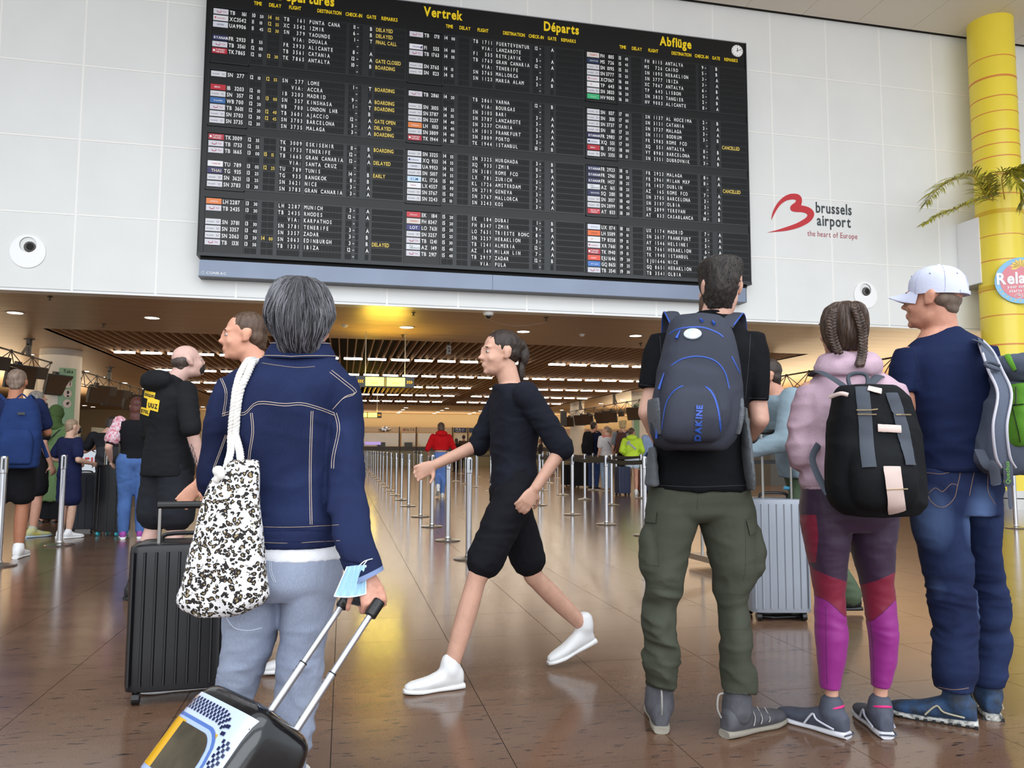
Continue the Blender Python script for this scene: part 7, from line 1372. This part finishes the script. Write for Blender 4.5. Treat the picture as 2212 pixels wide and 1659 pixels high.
# ================================================================== BACKGROUND PEOPLE
def small_pack(j, f, r, H_, m_, lab, name='backpack', h_=.27, w_=.085, dp=.07, off=(0, 0), group=None, logo=None):
    """soft rucksack lying against a back, with pocket, straps and top loop"""
    c = (j['chest'] + j['waist']) / 2 + UP * (.0 + off[1]) * H_ - f * (.075 + dp * .5) * H_ + r * off[0] * H_
    t = thing(name, c - UP * h_ * .5 * H_, lab, 'backpack', group); S_ = lambda z, a, b_, o=0: (c + UP * z * H_ - f * o * H_, r * a * H_, f * b_ * H_)
    mk('pack_body', remesh([loft([S_(-h_ / 2, w_ * .75, dp * .4), S_(-h_ / 2 + .015, w_ * .95, dp * .55), S_(-.03, w_, dp * .6), S_(.06, w_ * .95, dp * .52), S_(h_ / 2 - .02, w_ * .7, dp * .4), S_(h_ / 2, w_ * .45, dp * .25)], 20, 3, 2.6)], .014, 2, .006), m_, parent=t, smooth=True)
    mk('front_pocket', remesh([loft([S_(-h_ / 2 + .02, w_ * .7, dp * .2, dp * .5), S_(-.04, w_ * .78, dp * .26, dp * .55), S_(.02, w_ * .55, dp * .16, dp * .5)], 18, 3, 2.6)], .012, 2), m_, parent=t, smooth=True)
    for q, k in ((-1, 'L'), (1, 'R')):
        pts = [c + UP * h_ * .38 * H_ + r * q * w_ * .6 * H_ + f * dp * .3 * H_, j['sh' + k] * .62 + j['nb'] * .38 + UP * .035 * H_ - f * .02, j['sh' + k] * .7 + j['nb'] * .3 + UP * .02 * H_ + f * .055 * H_, j['chest'] + r * q * .07 * H_ + f * .082 * H_, c - UP * h_ * .35 * H_ + r * q * (w_ + .02) * H_ + f * dp * .5 * H_]
        pp = cat_rom(pts, 6); mk('shoulder_strap', tube(pp, 1, 8, True, (.018, .005), nrm(-f)), m_, parent=t, smooth=True)
    mk('top_loop', tube(cat_rom([c + UP * h_ * .48 * H_ - r * .03 * H_, c + UP * (h_ * .48 + .03) * H_, c + UP * h_ * .48 * H_ + r * .03 * H_], 5), .007, 6), m_, parent=t)
    if logo: mk('label_patch', G().box(-.03, .03, -.004, 0, -.012, .012, np.array([r, f, UP]), c - f * (dp * .62) * H_ + UP * .1 * H_ + r * .03).get(), logo, parent=t)
    return t
# left queue
b0 = FL(14, 1206); t, j, f, r = figure('man in navy shirt and black shorts with blue rucksack at left edge', b0, 1.82, 6, (168, 112, 84), ('short', hairmat('hair_cropped', (96, 78, 66), (140, 120, 104))), (navy, 'short', -.02), (blackc, 'shorts', 1.1), (whites, whites), pose=dict(elL=(-.14, -.03, .64), elR=(.15, .03, .66), wrR=(.12, .12, .68), anL=(-.05, -.12, .05), toeL=(-.05, -.0, .0), knL=(-.05, -.03, .28)))
small_pack(j, f, r, 1.82, fab('pack_blue', (32, 52, 98)), 'bright blue trekking rucksack on the back of the man at the left edge', h_=.36, w_=.1, dp=.1, off=(.06, -.03), logo=BLKP)
b0 = FL(62, 1160); t, j, f, r = figure('grey-haired masked man in black shorts half hidden behind blue rucksack', b0, 1.74, -38, (188, 140, 118), ('short', HG), (blackc, 'short', -.02), (blackc, 'shorts', 1.15), (mat('trainer_teal', (148, 168, 176), .6, noise=.3, nscale=12, rgb2=(196, 184, 90)), greyish), eyes=True)
mk('face_mask', ell(j['head'] + f * .07 - UP * .045, (.05, .045, .045)), BLKP, parent=t, smooth=True)
b0 = FL(108, 1128); green = fab('olive_dress', (92, 116, 76)); t, j, f, r = figure('woman in long green dress and green hijab seen from behind', b0, 1.66, -8, (176, 128, 104), None, (green, 'long', -.02, 1.05), None, (mat('sandal_skin', (188, 136, 112), .6), BLKP), m=1.02)
w_ = lambda z, a, b_: (np.array([b0[0], b0[1], 0]) + UP * z, r * a, f * b_)
mk('dress_skirt', remesh([loft([w_(.30, .25, .22), w_(.55, .24, .2), w_(.8, .21, .17), w_(.98, .17, .14), w_(1.1, .14, .11)], 26, 3)], .02, 2, .02, (14, 14, 3)), green, parent=t, smooth=True)
mk('hijab', remesh([ell(j['head'] + UP * .015 - f * .015, (.105, .118, .125)), ell(j['nb'] + UP * .03 - f * .01, (.1, .1, .09)), ell(j['nb'] - UP * .04 - f * .02, (.16, .11, .08))], .014, 3, .008), fab('hijab_green', (64, 84, 46)), parent=t, smooth=True)
mk('crossbody_strap', tube(cat_rom([j['shR'] + UP * .05 - f * .03, j['chest'] - f * .15 + r * .05, j['waist'] - f * .14 - r * .1, j['pelvis'] - r * .2 - UP * .05], 5), .008, 6), BLKP, parent=t)
b0 = FL(142, 1162); t, j, f, r = figure('boy in navy shirt and shorts with black face mask and white trainers', b0, 1.40, -42, (200, 160, 138), ('short', HF), (navy2, 'short', -.03, 1.08), (navy2, 'shorts', 1.2), (whites, whites), pose=dict(elL=(-.17, -.05, .66), elR=(.17, -.03, .65), wrL=(-.1, .1, .62), wrR=(.12, .12, .62)), eyes=True)
mk('face_mask', ell(j['head'] + f * .06 - UP * .035, (.045, .042, .042)), BLKP, parent=t, smooth=True)
b0 = FL(232, 1128); t, j, f, r = figure('man in black tee and dark jeans leaning forward over the desk', b0, 1.80, 12, (196, 152, 130), ('short', HD), (blackc2, 'short', .01), (fab('black_jeans', (50, 50, 54)), 'trousers'), (BLKP, whites), pose=dict(pelvis=(0, -.02, .53), waist=(-.02, .04, .60), chest=(-.04, .13, .66), nb=(-.05, .2, .71), head=(-.01, .26, .77), shL=(-.14, .17, .68), shR=(.07, .17, .69), elL=(-.2, .2, .56), elR=(.12, .24, .58), wrL=(-.16, .3, .58), wrR=(.1, .33, .58)), headf=(-30, -20))
b0 = FL(284, 1163); t, j, f, r = figure('woman with long auburn hair in black top and blue jeans', b0, 1.66, 10, (214, 170, 150), ('long', HR), (blackc, 'short', -.0), (fab('mid_jeans', (74, 104, 158), noise=.2, nscale=5), 'trousers'), (mat('sandal_purple', (150, 60, 150), .5), whites), hipw=1.12, m=1.06, pose=dict(elL=(-.17, -.03, .64), wrL=(-.16, .07, .55)))
mk('floral_sleeve', remesh([cap(j['shL'] + UP * .02, j['shL'] + (j['elL'] - j['shL']) * .62, .075, .088)], .014, 2, .012), mat('floral', (200, 60, 80), .8, noise=.6, nscale=40, rgb2=(230, 225, 235)), parent=t, smooth=True)
suitcase(FL(178, 1150), .44, .28, .68, math.radians(-10), mat('case_charcoal', (34, 38, 48), .5), 'tall dark grey suitcase standing behind the boy in navy', ribs=5)
suitcase(FL(242, 1156), .34, .26, .80, math.radians(-18), mat('case_black', (20, 20, 23), .35), 'tall black suitcase with turquoise wheels beside the woman in jeans', ribs=3, handle=.35, wheels=mat('wheel_teal', (60, 170, 185), .5))
suitcase(FL(118, 1128), .40, .25, .55, math.radians(-20), blackc, 'black suitcase between the green dress and the boy', ribs=3)
# far walkers
b0 = FL(951, 1074); t, j, f, r = figure('long-haired woman in red cropped hoodie and light blue leggings walking away', b0, 1.66, 0, (206, 160, 138), ('long', HB), (fab('red_fleece', (196, 20, 26)), 'elbow', .1, 1.2, True), (fab('sky_leggings', (96, 126, 186), bump=.1), 'trousers'), (whites, whites), pose=dict(knL=(-.03, .06, .29), anL=(-.05, -.16, .14), toeL=(-.05, -.1, .03), knR=(.04, .03, .28), anR=(.03, .03, .045), toeR=(.03, .14, 0), elL=(-.18, -.02, .64), elR=(.18, -.02, .64), wrL=(-.15, .06, .56), wrR=(.15, .06, .56)))
b0 = FL(985, 1019); figure('small far woman with dark hair standing in front of the airline counters', b0, 1.6, 20, (120, 80, 60), ('long', HD), (blackc, 'short'), (blackc, 'trousers'), (BLKP, BLKP), vox=.03)
b0 = FL(1001, 1018); figure('small far man in brown jacket in front of the airline counters', b0, 1.78, 0, (150, 104, 80), ('short', HD), (fab('brown_jkt', (66, 52, 42)), 'long'), (blackc, 'trousers'), (BLKP, BLKP), vox=.03)
b0 = FL(1168, 1017); figure('small far person in dark coat walking left past the counters', b0, 1.62, 80, (150, 104, 80), ('long', HD), (fab('dark_coat', (40, 40, 48)), 'long', -.12), (blackc, 'trousers'), (BLKP, BLKP), vox=.03)
b0 = FL(1194, 1016); figure('small far woman in dark red top near the far right column', b0, 1.66, -70, (140, 96, 74), ('long', HD), (fab('dark_red', (120, 24, 40)), 'short'), (blackc, 'trousers'), (BLKP, BLKP), vox=.03)
# right queue
b0 = FL(1283, 1058); t, j, f, r = figure('dark-haired man in navy jacket with black rucksack in the right queue', b0, 1.82, -60, (190, 140, 115), ('short', HD), (fab('jkt_navy', (24, 30, 58)), 'long', -.02, 1.08), (fab('jeans_r', (46, 66, 110)), 'trousers'), (BLKP, whites))
small_pack(j, f, r, 1.82, blackc, 'black rucksack on the man in navy jacket in the right queue', h_=.33, w_=.09, dp=.11)
b0 = FL(1311, 1061); t, j, f, r = figure('blond woman in pink and white tee and pale jeans in the right queue', b0, 1.68, 12, (214, 170, 148), ('pony', HF), (fab('white_tee', (218, 216, 220)), 'short', -.01, 1.1), (fab('pale_jeans', (150, 172, 200)), 'trousers'), (mat('tan_shoe', (150, 120, 96), .6), whites), headf=(60, 0))
mk('pink_yoke', remesh([ell((j['shL'] + j['shR']) / 2 + UP * .012, (.215, .1, .075), np.array([r, f, UP]))], .016, 1), fab('pink_yoke', (206, 120, 124)), parent=t, smooth=True)
mk('crossbody_strap', tube(cat_rom([j['shL'] + UP * .07 + r * .04, j['chest'] - f * .15 - r * .02, j['waist'] - f * .135 + r * .1, j['pelvis'] + r * .19], 5), .008, 6), BLKP, parent=t)
b0 = FL(1346, 1063); t, j, f, r = figure('tall person with messy blond hair in grey tee and black shorts in the right queue', b0, 1.80, -15, (206, 160, 135), ('curly', HBL), (fab('grey_tee', (130, 134, 140)), 'short'), (blackc, 'shorts'), (BLKP, BLKP))
small_pack(j, f, r, 1.80, fab('pack_grey', (56, 54, 56), noise=.3, nscale=14, rgb2=(104, 56, 46)), 'dark grey and orange drawstring pack on the blond person', h_=.3, w_=.08, dp=.09, off=(-.03, .0))
b0 = FL(1366, 1068); t, j, f, r = figure('girl in neon yellow hoodie and white shorts in the right queue', b0, 1.60, -22, (208, 152, 128), ('pony', HB), (fab('neon_fleece', (200, 232, 70)), 'long', .0, 1.12, True), (fab('pale_shorts', (196, 212, 226)), 'minishorts'), (whites, whites), pose=dict(elL=(-.16, -.04, .65), elR=(.16, -.03, .65), wrL=(-.12, .07, .6), wrR=(.13, .08, .58)), headf=(-50, 0))
g = G(); c = j['chest'] - f * .135; g.tube([c + UP * .07 - r * .1, c + r * .1 - UP * .1], 1, 4, True, (.02, .006), -f); g.tube([c + UP * .09 - r * .04, c + UP * .07 - r * .1, c + UP * .0 - r * .1], 1, 4, True, (.02, .006), -f); mk('grey_arrow_print', g.get(), mat('print_grey', (170, 170, 176), .6), parent=t)
b0 = FL(1405, 1066); t, j, f, r = figure('person in pale blue sweatshirt partly hidden by the backpacker in black', b0, 1.70, 20, (208, 160, 138), ('short', HD), (fab('pale_blue', (150, 168, 204)), 'long'), (fab('jeans_d', (50, 60, 90)), 'trousers'), (BLKP, BLKP))
suitcase(FL(1232, 1051), .50, .3, .58, math.radians(15), blackc, 'squat black suitcase at the left end of the right queue', ribs=3)
suitcase(FL(1257, 1053), .50, .32, .74, math.radians(-10), blackc2, 'tall black suitcase behind the man in navy jacket', ribs=4)
suitcase(FL(1345, 1070), .34, .24, .62, math.radians(10), mat('case_navy', (26, 36, 66), .5), 'navy suitcase in front of the blond person in grey', ribs=3)
suitcase(FL(1384, 1064), .22, .2, .52, math.radians(5), mat('case_rust', (110, 52, 36), .5), 'rust red suitcase beside the girl in neon yellow', ribs=3)
# black hooded man with print, bald crown
b0 = FL(350, 1294); hoodm = fab('hoodie_black', (26, 27, 30)); t, j, f, r = figure('large man in black hoodie with yellow back print and tattooed arm', b0, 1.80, -45, (206, 168, 156), ('bald', hairmat('hair_bald', (52, 44, 40), (84, 70, 62))), (hoodm, 'elbow', -.06, 1.12, True), (fab('shorts_charcoal', (34, 36, 42)), 'shorts', 1.25), (BLKP, BLKP), m=1.04, headf=(-62, 14), pose=dict(elL=(-.135, -.0, .65), wrL=(-.12, .08, .53), elR=(.17, -.02, .66), wrR=(.17, .04, .49), anL=(-.09, -.06, .045), toeL=(-.1, .04, 0), knL=(-.07, .0, .28), head=(.035, .05, .93)), vox=.013, eyes=True)
T_ = bvh(top_mesh(j, 1.80, .013, 1.04, 'elbow', -.06, loose=1.12, hood=True)); YP = mat('patch_yellow', (244, 204, 44), .6); TX = mat('patch_ink', (24, 22, 24), .6)
mk('beard', remesh([ell(j['head'] + nrm(j['head'] * 0 + np.array([.88, .45, .2])) * .07 - UP * .06, (.05, .05, .05))], .012, 2), mat('beard_dark', (40, 32, 30), .9), parent=t, smooth=True)
for cs in (((314, 842), (337, 848), (334, 866), (312, 859)), ((320, 859), (346, 865), (342, 890), (317, 883)), ((306, 879), (326, 884), (322, 899), (304, 893))): patch(t, T_, cs, YP, 'yellow_patch')
print_text(t, T_, 'UUZ', (321, 879), (.97, .22), (.12, -.97), 10, TX, wx=.62); print_text(t, T_, 'EIGDHUI', (314, 855), (.97, .25), (.15, -.97), 6.5, TX, wx=.6); print_text(t, T_, 'STEL', (306, 890), (.97, .25), (.15, -.97), 7, TX, wx=.7)
g = G(); e_, w2 = j['elR'], j['wrR']; d_ = w2 - e_; 
for k in range(3): g.tube([e_ + d_ * (.35 + .5 * q) - f * .0405 * (1.02 - .2 * q) + r * (.02 * math.sin(q * 9 + k * 2)) for q in np.linspace(0, 1, 16)], .0018, 4)
mk('tattoo_lines', g.get(), mat('tattoo_ink', (70, 74, 84), .6), parent=t)
# man in motion behind the girl in pink: grey blue shirt, olive trousers, pushing a trolley
b0 = FL(1752, 1330); t, j, f, r = figure('dark-haired person in grey-blue shirt and olive trousers between backpacker and girl in pink', b0, 1.74, 78, (190, 140, 118), ('short', HD), (fab('shirt_greyblue', (128, 146, 156)), 'long', -.03, 1.15), (fab('olive_trousers', (78, 92, 72)), 'trousers', 1.25), (BLKP, BLKP), m=1.1, vox=.012, pose=dict(chest=(0, .06, .73), waist=(0, .03, .63), nb=(0, .10, .81), head=(0, .15, .88), shL=(-.11, .09, .79), shR=(.1, .08, .79), elL=(-.14, .13, .64), elR=(.14, .13, .64), wrL=(-.12, .26, .6), wrR=(.12, .26, .6), knL=(-.04, .08, .28), anL=(-.04, .08, .045), toeL=(-.04, .2, 0), knR=(.05, -.05, .28), anR=(.05, -.17, .06), toeR=(.05, -.07, 0)))
t = thing('luggage_trolley', (*FL(1540, 1215), 0), 'steel luggage trolley glimpsed between the legs of the backpacker', 'trolley')
q1, q2 = atz(1488, 1194, .10), atz(1600, 1222, .10); q3 = q1 + nrm(np.array([q2[1] - q1[1], -(q2[0] - q1[0]), 0])) * -.55; dd = (q2 - q1)
mk('tray', G().add([q1, q2, q2 + (q3 - q1), q3, q1 - UP * .05, q2 - UP * .05, q2 + (q3 - q1) - UP * .05, q3 - UP * .05], [(0, 1, 2, 3), (4, 5, 6, 7), (0, 1, 5, 4), (2, 3, 7, 6), (0, 3, 7, 4), (1, 2, 6, 5)]).get(), STEELB, parent=t)
for k, q in enumerate((q1 + dd * .1 + (q3 - q1) * .5, q2 - dd * .1, q3 + dd * .8)): mk('wheel', G().tube([q * [1, 1, 0] + UP * .035 - RT * .015, q * [1, 1, 0] + UP * .035 + RT * .015], .035, 14).get(), BLKP, parent=t)
for k in (0, 1): a = q1 + (q3 - q1) * (.15 + .7 * k) + dd * .12; mk('upright', tube([a, a + UP * .95], .014, 8), STEELB, parent=t)
a, b_ = q1 + (q3 - q1) * .15 + dd * .12 + UP * .95, q1 + (q3 - q1) * .85 + dd * .12 + UP * .95; mk('push_bar', tube([a, b_], .016, 8), BLKP, parent=t)
sv = mat('case_silver', (146, 152, 162), .34, .35)
p0 = atz(1690, 1343, 0); t, (b_, rr, ff, z0) = suitcase((p0[0]+.03, p0[1] + .12), .38, .26, .70, math.radians(-12), sv, 'silver ribbed suitcase between the backpacker and the girl in pink', ribs=8, handle=.42)
mk('blue_ribbon', tube([b_ + rr * .07 + UP * (z0 + .765), b_ + rr * .11 + UP * (z0 + .76)], .012, 8), mat('ribbon_blue', (90, 180, 220), .5), parent=t)
bpy.data.objects.remove(_fo)
